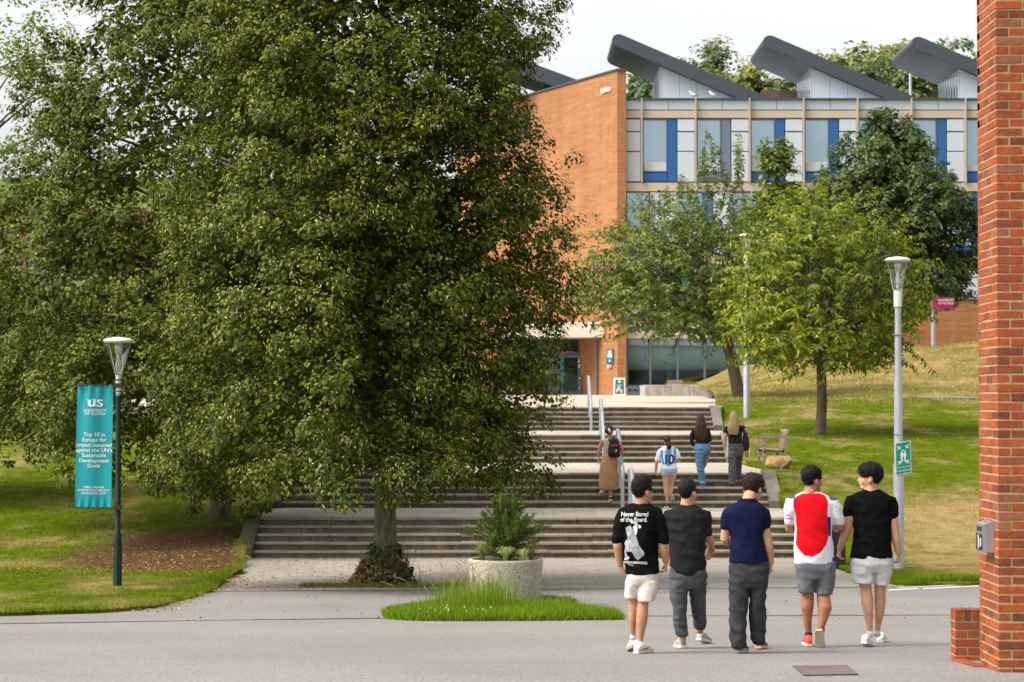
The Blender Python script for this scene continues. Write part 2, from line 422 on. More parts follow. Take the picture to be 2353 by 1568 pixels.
M_TREAD = concrete('tread_concrete', (.20,.172,.135), (.33,.285,.23), (.14,.12,.09), False)
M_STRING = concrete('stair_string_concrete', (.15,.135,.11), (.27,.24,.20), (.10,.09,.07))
M_STRING_SHADE = concrete('shaded_string_concrete', (.055,.055,.035), (.13,.12,.085), (.04,.04,.025))  # darker copy for the left strings: tree shade put into the colour
FLIGHTS = [(48.5, -3.15, 'lowest flight of wide concrete steps, behind the planter'),
           (54.5, -2.40, 'second flight of wide concrete steps up from the paved apron'),
           (65.5, -1.65, 'third flight of wide concrete steps up from the paved apron'),
           (76.0, -0.90, 'topmost flight of wide concrete steps, below the plaza')]
random.seed(5)
for fi, (D0, z0, lab) in enumerate(FLIGHTS):
    xr = XR if fi < 3 else 6.4
    fl = thing('stair_flight', (0, D0, CZ + z0), lab, 'steps', 'flights of the wide outdoor steps')
    for i in range(5):
        y = D0 + TREAD * i; zt = CZ + z0 + RISER * (i + 1)
        # riser: two block courses with a recessed joint
        mb = MB(); x = XL
        while x < xr - .05:
            w = min(random.choice((.9, 1.2, 1.5)), xr - x)
            if xr - x - w < .3: w = xr - x
            dy = random.uniform(-.004, .004)
            mb.box(x + .003, x + w - .003, y + dy, y + TREAD + .06, zt - RISER - .02, zt - .05)
            x += w
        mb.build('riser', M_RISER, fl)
        x = XL
        dep = TREAD + .05 if i < 4 else .42
        while x < xr - .05:
            w = min(random.choice((1.2, 1.5, 1.8)), xr - x)
            if xr - x - w < .4: w = xr - x
            s = MB(); dz = random.uniform(-.007, .006); y_ = y; y = y + random.uniform(-.010, .008)
            s.cbox(x + .004, x + w - .004, y - .028, y + dep, zt - .052 + dz, zt + dz, .009)
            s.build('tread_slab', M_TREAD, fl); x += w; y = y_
    # sloping strings at both sides
    top = CZ + z0 + 5 * RISER; ylow, yhi = D0 - .12, D0 + 4 * TREAD + .5
    for sgn, xe in ((-1, XL), (1, xr)):
        a, b = (xe - .30, xe - .002) if sgn < 0 else (xe + .002, xe + .30)
        zb = CZ + z0 - .9
        prof = [(ylow, zb), (ylow, CZ + z0 + .17), (D0 + 4 * TREAD + .02, top + .05), (yhi, top + .05), (yhi, zb)]
        m = MB(); m.prism([(a, y, z) for y, z in prof], (b - a, 0, 0)); m.build('string', M_STRING if sgn > 0 else M_STRING_SHADE, fl)
# landings between the flights
for i, (y0, y1, z) in enumerate(((48.5+4*TREAD+.4, 54.5, -2.40), (54.5+4*TREAD+.4, 65.5, -1.65), (65.5+4*TREAD+.4, 76.0, -.90))):
    m = MB(); m.box(XL - .3, (XR + .28, XR + .28, 6.68)[i], y0, y1 + .02, CZ + z - 1.2, CZ + z + .001)
    o = m.build('landing', M_LAND); struct(o, 'paved landing between two flights of steps')
# galvanised handrails
t = NT('galvanised_steel'); co = t.coord()
c = t.ramp(t.noise(co, 14, 4), [(.3, (.33,.36,.38)), (.7, (.48,.51,.53))])
M_GALV = t.done(t.bsdf(c, .42, .55, .5))
for D0, z0, lab in ((48.5,-3.15,'grey handrail on the lowest flight, behind the man in the printed tee'), (54.5,-2.40,'grey handrail beside the woman in the tan skirt'), (65.5,-1.65,'grey handrail above the woman in the tan skirt'), (76.0,-.90,'topmost grey handrail, below the entrance doors')):
    h = thing('handrail', (2.5, D0, CZ + z0), lab, 'handrail', 'central handrails of the steps')
    za, zb = CZ + z0, CZ + z0 + 5 * RISER
    yA, yB = D0 - .25, D0 + 4 * TREAD + .75
    m = MB(); X = 2.5
    pts = [(X, yA - .12, za + .62), (X, yA - .12, za + .84), (X, yA - .05, za + .92), (X, yA + .05, za + .95), (X, D0 + .1, za + .99), (X, D0 + 4*TREAD + .1, zb + .97), (X, yB - .04, zb + .99), (X, yB + .06, zb + .96), (X, yB + .12, zb + .88), (X, yB + .12, zb + .68)]
    m.tube(pts, .042, 10); autosmooth(m.build('rail', M_GALV, h), 50)
    for yy, zz, zt in ((yA, za, za + .92), (D0 + 2*TREAD + .15, za + 3*RISER, za + 3*RISER + 1.0), (yB, zb, zb + .98)):
        m = MB(); m.cbox(2.5 - .04, 2.5 + .04, yy - .012, yy + .012, zz - .01, zt, .004)
        m.box(2.5 - .08, 2.5 + .08, yy - .05, yy + .05, zz - .01, zz + .012); m.build('post', M_GALV, h)
# ================================================================ the campus building
BD = 148.0
def bx(px, D=BD): return PX(px, D)
def bz(py, D=BD): return PZ(py, D)
def brick_mat(name, base, dark, mortar, scale=1.0, rotmap=None, msize=.012, bump=.4):
    """coursed brick seen from afar: 225 x 75 mm module, in the u,z plane of the wall"""
    t = NT(name); co = t.coord()
    if rotmap is not None: co = t.mapping(co, (1,1,1), (0,0,rotmap))
    sep = t.n('ShaderNodeSeparateXYZ'); t.l(co, sep.inputs[0]); cmb = t.n('ShaderNodeCombineXYZ')
    t.l(sep.outputs[0], cmb.inputs[0]); t.l(sep.outputs[2], cmb.inputs[1])
    b = t.n('ShaderNodeTexBrick'); t.l(cmb.outputs[0], b.inputs['Vector']); b.inputs['Scale'].default_value = 1.0
    b.inputs['Brick Width'].default_value = .225*scale; b.inputs['Row Height'].default_value = .075*scale; b.inputs['Mortar Size'].default_value = msize*scale; b.inputs['Mortar Smooth'].default_value = .2
    b.inputs['Color1'].default_value = (*base, 1); b.inputs['Color2'].default_value = (*dark, 1); b.inputs['Mortar'].default_value = (*mortar, 1)
    co2 = t.coord()
    c = t.mix(.8, b.outputs['Color'], t.ramp(t.noise(co2, .25, 5, .6), [(.25, (.78,.75,.72)), (.75, (1.12,1.12,1.1))]), 'MULTIPLY')
    c = t.mix(.7, c, t.ramp(t.noise(t.mapping(co2, (1.2,1.2,.09)), 1.5, 4, .6), [(.35, (.86,.84,.82)), (.65, (1.05,1.05,1.05))]), 'MULTIPLY')
    c = t.mix(.8, c, t.ramp(t.noise(t.mapping(co2, (.35,.35,5.5)), 1.2, 3, .7), [(.35, (.80,.78,.76)), (.65, (1.14,1.14,1.14))]), 'MULTIPLY')
    return t.done(t.bsdf(c, .85, 0, .25, t.bump(t.math('MULTIPLY', b.outputs['Fac'], -1.0), bump, .01)))
WALL_ANG = atan2(6.9, -3.05)
M_BRICK_F = brick_mat('orange_brick_front', (.365,.14,.052), (.265,.09,.034), (.40,.235,.12))
M_BRICK_S = brick_mat('orange_brick_side', (.385,.15,.055), (.285,.10,.036), (.42,.25,.13), rotmap=-WALL_ANG)
M_WHITE = simple('white_cladding', (.45,.52,.60), .45, .04, .4, 0)
M_WHITE2 = simple('offwhite_cladding', (.48,.53,.585), .45, .04, .5, 0)
M_BEIGE = simple('beige_stone_band', (.47,.385,.30), .7, .05, .6, .1)
M_FIN = simple('beige_metal_fin', (.42,.34,.27), .5, .06, 2, 0)
M_DARKMET = simple('dark_grey_zinc', (.062,.074,.09), .5, .08, .8, 0, metallic=.2)
M_SOFFIT = simple('dark_soffit', (.045,.045,.05), .5, .2, 1.5, 0)
M_FRAME = simple('slate_window_frame', (.10,.115,.14), .5, .06, 2, 0)
M_BLUE = simple('blue_panel', (.018,.10,.29), .45, .08, .5, 0)
M_SLATE = simple('slate_blue_panel', (.13,.16,.23), .45, .06, .5, 0)
M_GREEN = simple('green_panel', (.02,.20,.15), .45, .08, .5, 0)
t = NT('coated_sky_glass'); co = t.coord()
c = t.ramp(t.noise(co, .3, 2), [(.3, (.30,.41,.49)), (.7, (.38,.49,.56))])
M_SKYGLASS = t.done(t.bsdf(c, .06, .75, .5, t.bump(t.noise(co, .8, 2), .03, .05)))
t = NT('clear_glass')
tr = t.n('ShaderNodeBsdfTransparent'); tr.inputs[0].default_value = (.72,.80,.80,1); gl = t.n('ShaderNodeBsdfGlossy'); gl.inputs[0].default_value = (.8,.9,.95,1); gl.inputs['Roughness'].default_value = .03
mx = t.n('ShaderNodeMixShader'); mx.inputs[0].default_value = .10; t.l(tr.outputs[0], mx.inputs[1]); t.l(gl.outputs[0], mx.inputs[2]); M_CLEAR = t.done(mx.outputs[0])
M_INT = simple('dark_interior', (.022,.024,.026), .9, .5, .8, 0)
M_BULK = simple('white_bulkhead', (.66,.72,.72), .6, .04, .5, 0)
M_PALEGREEN = simple('pale_green_column', (.24,.30,.18), .7, .1, .5, 0)

M_PANE_GLARE = simple('pale_sky_glare', (.50,.54,.56), .6, .08, .6, 0)  # bright horizon reflection, put in as a pale colour
B = thing('campus_building', (bx(1600), BD, CZ + .46), 'four storey university building with white panels, blue glazing and sawtooth dark roofs', 'building')
random.seed(11)
Y0 = BD
XRB = bx(2520)
GZ = CZ + .46
# structural core behind the cladding
m = MB(); m.box(bx(1439)+.05, XRB, Y0 + .45, Y0 + 22, bz(768), bz(236)); m.build('core_wall', M_WHITE, B)
# horizontal bands
for a, b_, yo in ((255, 271.5, -.10), (421, 440, -.12), (590, 608, -.12), (760, 778, -.14)):
    m = MB(); m.box(bx(1439), XRB, Y0 + yo, Y0 + .5, bz(b_), bz(a)); m.build('stone_band', M_BEIGE, B)
m = MB(); m.box(bx(1437), XRB, Y0 - .22, Y0 + .6, bz(230.5), bz(226.5)); m.build('coping', M_DARKMET, B)
m = MB(); m.box(bx(1439), XRB, Y0 - .06, Y0 + .5, bz(255), bz(252.5)); m.box(bx(1439), XRB, Y0 - .04, Y0 + .5, bz(274), bz(271.5)); m.box(bx(1439), XRB, Y0 - .05, Y0 + .5, bz(421), bz(418.5)); m.build('shadow_trim', M_DARKMET, B)
# parapet panels
px = 1439.0; nxt = [1475 + 62.2 * k for k in range(0, 18)]
for e in nxt:
    m = MB(); m.box(bx(px) + .015, bx(e) - .015, Y0 - .05, Y0 + .3, bz(252.2), bz(230.8)); m.build('parapet_panel', M_WHITE, B); px = e
# fins
for k in range(8):
    x = bx(1475 + 124.2 * k); m = MB(); m.box(x - .045, x + .045, Y0 - .34, Y0 + .1, bz(421), bz(227)); m.build('fin', M_FIN, B)
for y0, y1, off in ((421, 590, 82), (590, 760, 30)):
    for k in range(-1, 8):
        p = 1475 + off + 124.2 * k
        if p < 1445: continue
        x = bx(p); m = MB(); m.box(x - .045, x + .045, Y0 - .34, Y0 + .1, bz(y1), bz(y0)); m.build('fin', M_FIN, B)
def panel(x0, x1, y0, y1, mat, proud=.0, name='panel'):
    m = MB(); m.cbox(bx(x0) + .018, bx(x1) - .018, Y0 - .02 - proud, Y0 + .5, bz(y1) + .02, bz(y0) - .02, .012); return m.build(name, mat, B)
def window(x0, x1, y0, y1, mat=None):
    m = MB(); fw = .07; X0, X1, Z0, Z1 = bx(x0), bx(x1), bz(y1), bz(y0)
    m.box(X0, X0+fw, Y0-.03, Y0+.3, Z0, Z1); m.box(X1-fw, X1, Y0-.03, Y0+.3, Z0, Z1); m.box(X0+fw, X1-fw, Y0-.03, Y0+.3, Z0, Z0+fw); m.box(X0+fw, X1-fw, Y0-.03, Y0+.3, Z1-fw, Z1)
    w = m.build('window', M_FRAME, B)
    m = MB(); m.box(X0+fw, X1-fw, Y0+.06, Y0+.09, Z0+fw, Z1-fw); m.build('pane', mat or M_SKYGLASS, w)
    fr_ = random.uniform(.06, .30); m = MB(); m.box(X0+fw, X1-fw, Y0+.045, Y0+.055, Z0+fw, Z0+fw+(Z1-Z0)*fr_); m.build('pane_glare', M_PANE_GLARE, w)  # pale strip painted as sky reflection over the lower pane
# top storey
panel(1439, 1473, 274, 302.5, M_WHITE2); panel(1439, 1473, 303.5, 348, M_WHITE2, .02); panel(1439, 1473, 349, 418, M_WHITE2)
cols = [M_BLUE, M_SLATE, M_BLUE, M_BLUE, M_SLATE, M_BLUE, M_BLUE, M_SLATE]
for k in range(8):
    o = 1475 + 124.2 * k; cm = cols[k]
    window(o + 2.5, o + 59.5, 274, 396)
    panel(o + 59.5, o + 81.5, 274, 418.5, cm, .0, 'colour_panel'); panel(o + 2.5, o + 59.5, 397, 418.5, cm, .0, 'colour_panel')
    panel(o + 82.5, o + 122.5, 274, 302.5, M_WHITE2, .04); panel(o + 82.5, o + 122.5, 303.5, 348, M_WHITE2, .01); panel(o + 82.5, o + 122.5, 349, 418.5, M_WHITE2, .05)
# two middle storeys, glazing shifted bay by bay
for (y0, y1, off, cs) in ((441, 589, 82, [M_GREEN, M_BLUE, M_SLATE, M_BLUE, M_GREEN, M_GREEN, M_BLUE, M_SLATE, M_BLUE]), (609, 759, 30, [M_SLATE, M_GREEN, M_BLUE, M_GREEN, M_GREEN, M_SLATE, M_GREEN, M_BLUE, M_GREEN])):
    for k in range(-1, 8):
        o = 1475 + off + 124.2 * k; cm = cs[(k + 1) % len(cs)]
        if o < 1438:
            if off == 82:
                panel(1514, o + 122, y0, y1, M_WHITE2) if False else None
                window(1439.5, 1493, y0, y1 - 22); panel(1439.5, 1493, y1 - 21, y1, M_SLATE); panel(1494, 1555, y0, y0 + 28, M_WHITE2, .03); panel(1494, 1555, y0 + 29, y1, M_WHITE2)
            else:
                panel(1439.5, 1475, y0, y1, M_WHITE2); panel(1475.5, 1503, y0, y1, M_GREEN)
            continue
        window(o + 2.5, o + 59.5, y0, y1 - 22)
        panel(o + 59.5, o + 81.5, y0, y1, cm, 0, 'colour_panel'); panel(o + 2.5, o + 59.5, y1 - 21, y1, cm, 0, 'colour_panel')
        panel(o + 82.5, o + 122.5, y0, y0 + 28, M_WHITE2, .04); panel(o + 82.5, o + 122.5, y0 + 29, y0 + 75, M_WHITE2, .01); panel(o + 82.5, o + 122.5, y0 + 76, y1, M_WHITE2, .05)
# ground floor: louvres, glazing, dark room behind with pale columns and a curved bulkhead
gx1 = bx(1805)
mull = [1439, 1492, 1554.6, 1617, 1679, 1741, 1803]
for k in range(6):
    m = MB()
    for q in range(5):
        z = bz(781 + q*2.6); m.add([(bx(mull[k])+.08, Y0-.02, z-.05), (bx(mull[k+1])-.08, Y0-.02, z-.05), (bx(mull[k+1])-.08, Y0+.06, z+.0), (bx(mull[k])+.08, Y0+.06, z+.0)], [(0,1,2,3)])
    m.box(bx(mull[k])+.08, bx(mull[k+1])-.08, Y0+.08, Y0+.12, bz(794), bz(778.5)); m.build('louvre', M_WHITE, B)
    m = MB(); X0, X1 = bx(mull[k]), bx(mull[k+1])
    m.box(X0, X0+.13, Y0-.06, Y0+.12, GZ+.02, bz(778)); m.box(X0+.13, X1, Y0-.05, Y0+.1, bz(796), bz(793)); m.box(X0+.13, X1, Y0-.05, Y0+.1, bz(886)-.04, bz(886)+.04)
    w = m.build('glazing_frame', M_FRAME, B)
    m = MB(); m.box(X0+.13, X1, Y0+.03, Y0+.05, GZ+.02, bz(796)); m.build('pane', M_CLEAR, w)
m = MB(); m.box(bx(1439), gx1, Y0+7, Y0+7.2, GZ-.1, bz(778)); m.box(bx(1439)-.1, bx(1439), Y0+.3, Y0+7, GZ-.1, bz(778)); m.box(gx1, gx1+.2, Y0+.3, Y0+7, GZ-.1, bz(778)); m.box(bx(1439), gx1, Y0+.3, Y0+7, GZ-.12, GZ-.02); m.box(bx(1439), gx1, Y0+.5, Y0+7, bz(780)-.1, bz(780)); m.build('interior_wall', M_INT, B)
m = MB(); prof = [(.25, bz(796)), (.25, bz(800))] + [(.25 + 1.3*(1-cos(a)), bz(800) - 1.35*sin(a)) for a in np.linspace(0, pi/2, 10)] + [(1.6, bz(796))]
m.prism([(bx(1440), Y0 + y, z) for y, z in prof], (gx1 - bx(1440) - .1, 0, 0)); m.build('ceiling_bulkhead', M_BULK, B)
for p in (1548, 1670, 1745): m = MB(); m.lathe([(.32, GZ), (.32, bz(800))], (bx(p), Y0 + 2.2, 0), 16); m.build('column', M_PALEGREEN, B)
m = MB(); m.box(bx(1440), bx(1555), Y0+.5, Y0+1.0, GZ, bz(886)); m.build('window_bench', M_BULK, B)
# end of glazed wall / remaining ground-floor wall to the right
m = MB(); m.box(gx1, XRB, Y0+.1, Y0+.5, GZ-.2, bz(778)); m.build('ground_floor_wall', M_BRICK_F, B)
# brick fin wall, left face turned away, thick end towards the steps
e0, e1 = Vector((bx(1418), BD - .6)), Vector((bx(1438.5), BD - .6)); d = Vector((-3.05, 6.9)).normalized(); L = 26.0
zt0, zt1 = bz(162, BD - .6), bz(162, BD - .6)
poly = [(e0.x, e0.y), (e1.x, e1.y), (e1.x, e1.y + 10), (e1.x + d.x*18, e1.y + 10 + d.y*18), (e0.x + d.x*L, e0.y + d.y*L)]
m = MB(); n = len(poly); vb = [(x, y, GZ - .2) for x, y in poly]; vt = [(x, y, zt0) for x, y in poly]
m.add(vb + vt, [tuple(range(n-1, -1, -1)), tuple(range(n, 2*n))] + [(i, (i+1) % n, n+(i+1) % n, n+i) for i in range(n)])
wall = m.build('brick_wall', [M_BRICK_F, M_BRICK_S], B)
for pgn in wall.data.polygons:
    if abs(pgn.normal.x) > .5: pgn.material_index = 1
m = MB(); nrm = Vector((-d.y, d.x)).normalized()
q = [(e0.x - .06*d.y, e0.y - .12), (e1.x + .05, e1.y - .12), (e1.x + .05, e1.y + 10), (e1.x + d.x*18, e1.y + 10 + d.y*18), (e0.x + d.x*L - .15, e0.y + d.y*L)]
m.prism([(x, y, zt0) for x, y in q], (0, 0, .10)); m.build('wall_coping', M_DARKMET, B)
# entrance: stone lintel box, dark glazed screen, door
DL = 149.2
m = MB(); m.cbox(bx(1150, DL), bx(1393, DL), DL, DL + 4, bz(776, DL), bz(741, DL), .03); m.build('lintel', simple('lintel_render', (.70,.62,.50), .7, .04, .5, .1), B)
DD = 152.3
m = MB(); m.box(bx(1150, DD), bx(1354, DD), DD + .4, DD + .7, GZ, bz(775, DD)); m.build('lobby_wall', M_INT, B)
m = MB()
for p0, p1 in ((1339, 1350), (1260, 1275), (1214, 1224)): m.box(bx(p0, DD), bx(p1, DD), DD - .08, DD + .1, GZ, bz(777, DD))
m.box(bx(1150, DD), bx(1350, DD), DD - .06, DD + .1, bz(815, DD), bz(809, DD)); m.build('screen_frame', M_FRAME, B)
m = MB(); m.box(bx(1150, DD), bx(1350, DD), DD + .12, DD + .14, GZ, bz(777, DD)); m.build('screen_pane', M_CLEAR, B)
M_TEAL = simple('teal_film', (.006,.19,.23), .5, .06, 1, 0)
m = MB(); X0, X1 = bx(1277, DD), bx(1336, DD); zt = bz(816, DD)
m.box(X0, X0 + .24, DD - .14, DD - .06, GZ + .03, zt); m.box(X1 - .22, X1, DD - .14, DD - .06, GZ + .03, zt); m.box(X0 + .24, X1 - .22, DD - .14, DD - .06, GZ + .03, GZ + .22); m.box(X0 + .24, X1 - .22, DD - .14, DD - .06, zt - .18, zt)
door = m.build('door', M_FRAME, B)
m = MB(); m.box(X0 + .24, X1 - .22, DD - .11, DD - .09, GZ + .22, zt - .18); m.build('pane', M_CLEAR, door)
m = MB(); m.box(bx(1286.5, DD), bx(1295.5, DD), DD - .125, DD - .112, GZ + .2, zt - .18); m.build('teal_strip', M_TEAL, door)
m = MB(); hx = bx(1283, DD); m.tube([(hx, DD - .14, GZ + .8), (hx, DD - .24, GZ + .82), (hx, DD - .24, GZ + 1.28), (hx, DD - .14, GZ + 1.3)], .025, 8); m.build('handle', M_GALV, door)
M_STICK = simple('white_film_dots', (.6,.6,.6), .6, .05)
m = MB()
for py in (831, 836, 842, 851, 873, 888): m.lathe([(.07, 0), (.07, .01)], (0, 0, 0), 10); 
m = MB()
for py in (828, 832, 840, 844, 869, 892):
    c0 = Vector((bx(1331 + random.uniform(-2, 2), DD), DD - .15, bz(py, DD))); m.ico(c0, (.07, .012, .07), 1)
m.build('door_stickers', M_STICK, door)
m = MB(); m.box(bx(1335.5, DD) , bx(1339.5, DD), DD - .45, DD - .35, GZ, bz(862, DD)); m.build('push_post', simple('brown_post', (.16,.075,.045), .7, .2, 3, 0), B)
m = MB(); m.box(bx(1300, DD), bx(1315, DD), DD + .02, DD + .05, bz(812, DD), bz(806.5, DD)); m.build('entrance_light_sign', simple('pale_green_sign', (.16,.26,.19), .5, .1), B)
# downpipe in the corner
def wall_pt(px, e0=e0.copy(), d=d.copy(), nrm=nrm.copy()):
    """point on the turned brick face seen at pixel column px"""
    lo, hi = 0.0, 24.0
    for _ in range(50):
        t_ = (lo + hi) / 2; x, y = e0.x + d.x*t_, e0.y + d.y*t_
        if CXP + FPX*x/y > px: lo = t_
        else: hi = t_
    return Vector((e0.x + d.x*lo, e0.y + d.y*lo)), nrm * (1 if nrm.x < 0 else -1)
w0, wn_ = wall_pt(1375)
m = MB(); c0 = w0 + wn_*.14; m.tube([(c0.x, c0.y, GZ), (c0.x, c0.y, bz(776, DL))], .07, 10); m.build('downpipe', M_FRAME, B)
# roof monitors: three dark sawtooth roofs over white gabled fronts
def zx(z_): return (2150 + z_/1.209)*.5745
def zy(z_): return (80 + z_/1.209)*.5745
M_MON = simple('monitor_white_cladding', (.50,.56,.63), .45, .03, .3, 0)
for k in range(4):
    ox = zx(0); dx = (zx(735) - zx(0)) * k + (0 if k < 2 else -6*(k-1))
    q = lambda a, b: Vector((bx(zx(a) + dx, BD + .6), 0, bz(zy(b) + 3*k, BD + .6)))
    y0, dep = BD + 1.5, 7.5
    apex, tail = q(412, 70), q(1145, 385); und0, und1 = q(437, 128), q(1020, 384)
    sl = (tail - apex); slope = sl.z / sl.x
    # roof slab with a rounded nose
    th = .78
    up = Vector((-slope, 0, 1)).normalized()
    a_top = apex; b_top = tail
    nose = []
    cpt = a_top - up*(th*.5) 
    dirv = sl.normalized()
    for a in np.linspace(0, pi, 9): nose.append(cpt + up*(th*.5*cos(a)) - dirv*(th*.62*sin(a)))
    poly = nose + [b_top - up*th, b_top]
    m = MB(); m.prism([(p.x, y0 - .7, p.z) for p in poly], (0, dep + .7, 0)); rf = m.build('monitor_roof', M_DARKMET, B)
    # soffit boards under the overhang
    xw = q(601, 0).x
    pts = []
    s0 = nose[-1] + dirv*.1
    m = MB(); nb = 9
    for j in range(nb):
        ya = y0 - .6 + (dep + .4)*j/nb; yb = y0 - .6 + (dep + .4)*(j+1)/nb - .03
        tlen = (xw - s0.x)/dirv.x
        p1 = s0 - up*.012; p2 = s0 + dirv*tlen - up*.012
        m.add([(p1.x, ya, p1.z), (p2.x, ya, p2.z), (p2.x, yb, p2.z), (p1.x, yb, p1.z)], [(0,1,2,3)])
    m.build('soffit', M_SOFFIT, rf)
    # white gable front in vertical panels
    base = bz(230, BD + .6); xs = [q(a, 0).x for a in (604, 693, 778, 862, 945, 1022)]
    for j in range(5):
        za = lambda x: (a_top - up*th).z + slope*(x - (a_top - up*th).x) + .02
        p = [(xs[j] + .012, base), (xs[j+1] - .012, base), (xs[j+1] - .012, max(base + .02, za(xs[j+1]))), (xs[j] + .012, za(xs[j]))]
        m = MB(); m.prism([(x, y0 - .05, z) for x, z in p], (0, .12, 0)); m.build('gable_panel', M_MON, B)
    # glazed high side under the nose
    for j in range(8):
        ya = y0 + .02 + (dep - .2)*j/8; yb = ya + (dep - .2)/8
        m = MB(); m.box(xw - .05, xw + .03, ya, ya + .12, base, za(xw) - .02); fr = m.build('clerestory_frame', M_WHITE2, B)
        m = MB(); m.box(xw - .02, xw, ya + .12, yb, base, za(xw) - .02); m.build('pane', M_SKYGLASS, fr)
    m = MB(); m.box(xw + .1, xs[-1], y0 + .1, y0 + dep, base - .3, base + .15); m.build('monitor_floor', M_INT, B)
# far-left roof of the same building, just seen beside the lime tree
m = MB(); a = P(1283, 166, 158); b_ = P(1335, 187, 158); m.prism([(a.x - 6, 158, a.z + 2.2), (b_.x, 158, b_.z), (b_.x, 158, b_.z - 1.0), (a.x - 6, 158, a.z + 1.1)], (0, 6, 0)); m.build('monitor_roof', M_DARKMET, B)
# timber screen and mast on the roof
for j in range(24):
    p0 = zx(1085) + (zx(1262) - zx(1085)) * j / 24
    m = MB(); m.box(bx(p0, 156), bx(p0 + 3.2, 156), 156, 156.06, bz(228, 156), bz(208 + .4*(j % 3), 156)); m.build('screen_slat', simple('weathered_timber', (.15,.105,.075), .85, .3, 2, 0), B)
mast = MB(); x = bx(zx(1810), 158); mast.tube([(x, 158, bz(232, 158)), (x, 158, bz(zy(220), 158))], .09, 8); mast.tube([(bx(zx(1752), 158), 158, bz(zy(222), 158)), (x + .2, 158, bz(zy(226), 158))], .05, 6)
for a in (1752, 1775, 1800): mast.box(bx(zx(a), 158) - .12, bx(zx(a), 158) + .12, 157.9, 158.1, bz(zy(232), 158), bz(zy(210), 158))
mast.build('roof_mast', M_WHITE2, B)

# lower brick wing seen below the dark maple
WD = 141.0
W = thing('brick_wing', (bx(2200, WD), WD, CZ + 2.6), 'low orange brick wall beyond the grassy mound, under the dark maple', 'wall')
m = MB(); m.box(bx(1985, WD), bx(2600, WD), WD, WD + .5, CZ + .3, bz(690, WD)); m.build('brick_face', M_BRICK_F, W)
m = MB(); m.box(bx(1985, WD), bx(2600, WD), WD - .08, WD + .02, CZ + 2.2, bz(797, WD)); m.build('plinth', M_WHITE2, W)
m = MB(); m.box(bx(1985, WD), bx(2600, WD), WD - .08, WD + .58, bz(690, WD), bz(687, WD)); m.build('coping', M_DARKMET, W)
# ================================================================ foliage engine
def unit(a): return a / np.maximum(1e-9, np.linalg.norm(a, axis=1, keepdims=True))
LEAF_SHAPES = {  # (along, across, lift) rows, then quads
    'kite':  ([(0,0,0),(.42,.5,.10),(1,0,-.08),(.42,-.5,.10)], [(0,3,2,1)]),
    'heart': ([(0,0,0),(.08,.36,.05),(.45,.50,.10),(1,0,-.12),(.45,-.50,.10),(.08,-.36,.05)], [(0,3,2,1),(0,5,4,3)]),
    'lance': ([(0,0,0),(.35,.5,.08),(.72,.34,.0),(1,0,-.18),(.72,-.34,.0),(.35,-.5,.08)], [(0,3,2,1),(0,5,4,3)]),
    'blade': ([(0,-.5,0),(0,.5,0),(.6,.30,.0),(1,0,0)], [(0,1,2,3)]),
}
def leaves(name, pos, nrm, dirv, L, Wd, shape, mat, parent=None):
    pos = np.asarray(pos, float); N = len(pos)
    d = unit(dirv - nrm * np.sum(dirv*nrm, 1, keepdims=True)); s = np.cross(nrm, d)
    tpl, quads = LEAF_SHAPES[shape]; tpl = np.array(tpl); k = len(tpl)
    V = (pos[:,None,:] + d[:,None,:]*(tpl[:,0][None,:]*L[:,None])[:,:,None] + s[:,None,:]*(tpl[:,1][None,:]*Wd[:,None])[:,:,None] + nrm[:,None,:]*(tpl[:,2][None,:]*L[:,None])[:,:,None]).reshape(-1,3)
    q = np.array(quads); F_ = (np.arange(N)*k)[:,None,None] + q[None]; F_ = F_.reshape(-1,4)
    return obj_from(name, mesh_np(name, V, F_), mat, parent)
def leaf_mat(name, ramp, trans=.30, rough=.5, patch=None, spec=.35, tint=(1.25,1.25,.7)):
    t = NT(name); g = t.n('ShaderNodeNewGeometry'); rnd = g.outputs['Random Per Island']
    c = t.ramp(rnd, ramp)
    if patch is not None:
        sc, lo, hi = patch
        c = t.mix(1.0, c, t.ramp(t.noise(g.outputs['Position'], sc, 3), [(.3, lo), (.7, hi)]), 'MULTIPLY')
    d = t.bsdf(c, rough, 0, spec); tr = t.n('ShaderNodeBsdfTranslucent'); t.l(t.mix(1.0, c, tint, 'MULTIPLY'), tr.inputs[0])
    mx = t.n('ShaderNodeMixShader'); mx.inputs[0].default_value = trans; t.l(d, mx.inputs[1]); t.l(tr.outputs[0], mx.inputs[2])
    return t.done(mx.outputs[0])
def bark_mat(name, c0, c1, sc=(14,14,2.5), bump=.8):
    t = NT(name); co = t.coord(); n = t.noise(t.mapping(co, sc), 1.0, 5, .65)
    c = t.ramp(n, [(.3, c0), (.7, c1)]); c = t.mix(t.ramp(t.noise(co, 2.5, 4), [(.5, 0.0), (.75, .6)]), c, (.14,.15,.09))
    return t.done(t.bsdf(c, .9, 0, .2, t.bump(n, bump, .03)))
M_BARK = bark_mat('grey_green_bark', (.07,.062,.04), (.23,.205,.14), (16,16,3.5), 1.0)
M_BARK_D = bark_mat('brown_bark', (.055,.038,.028), (.17,.125,.09))
def sphere_pts(rng, n):
    return unit(rng.normal(size=(n,3)))
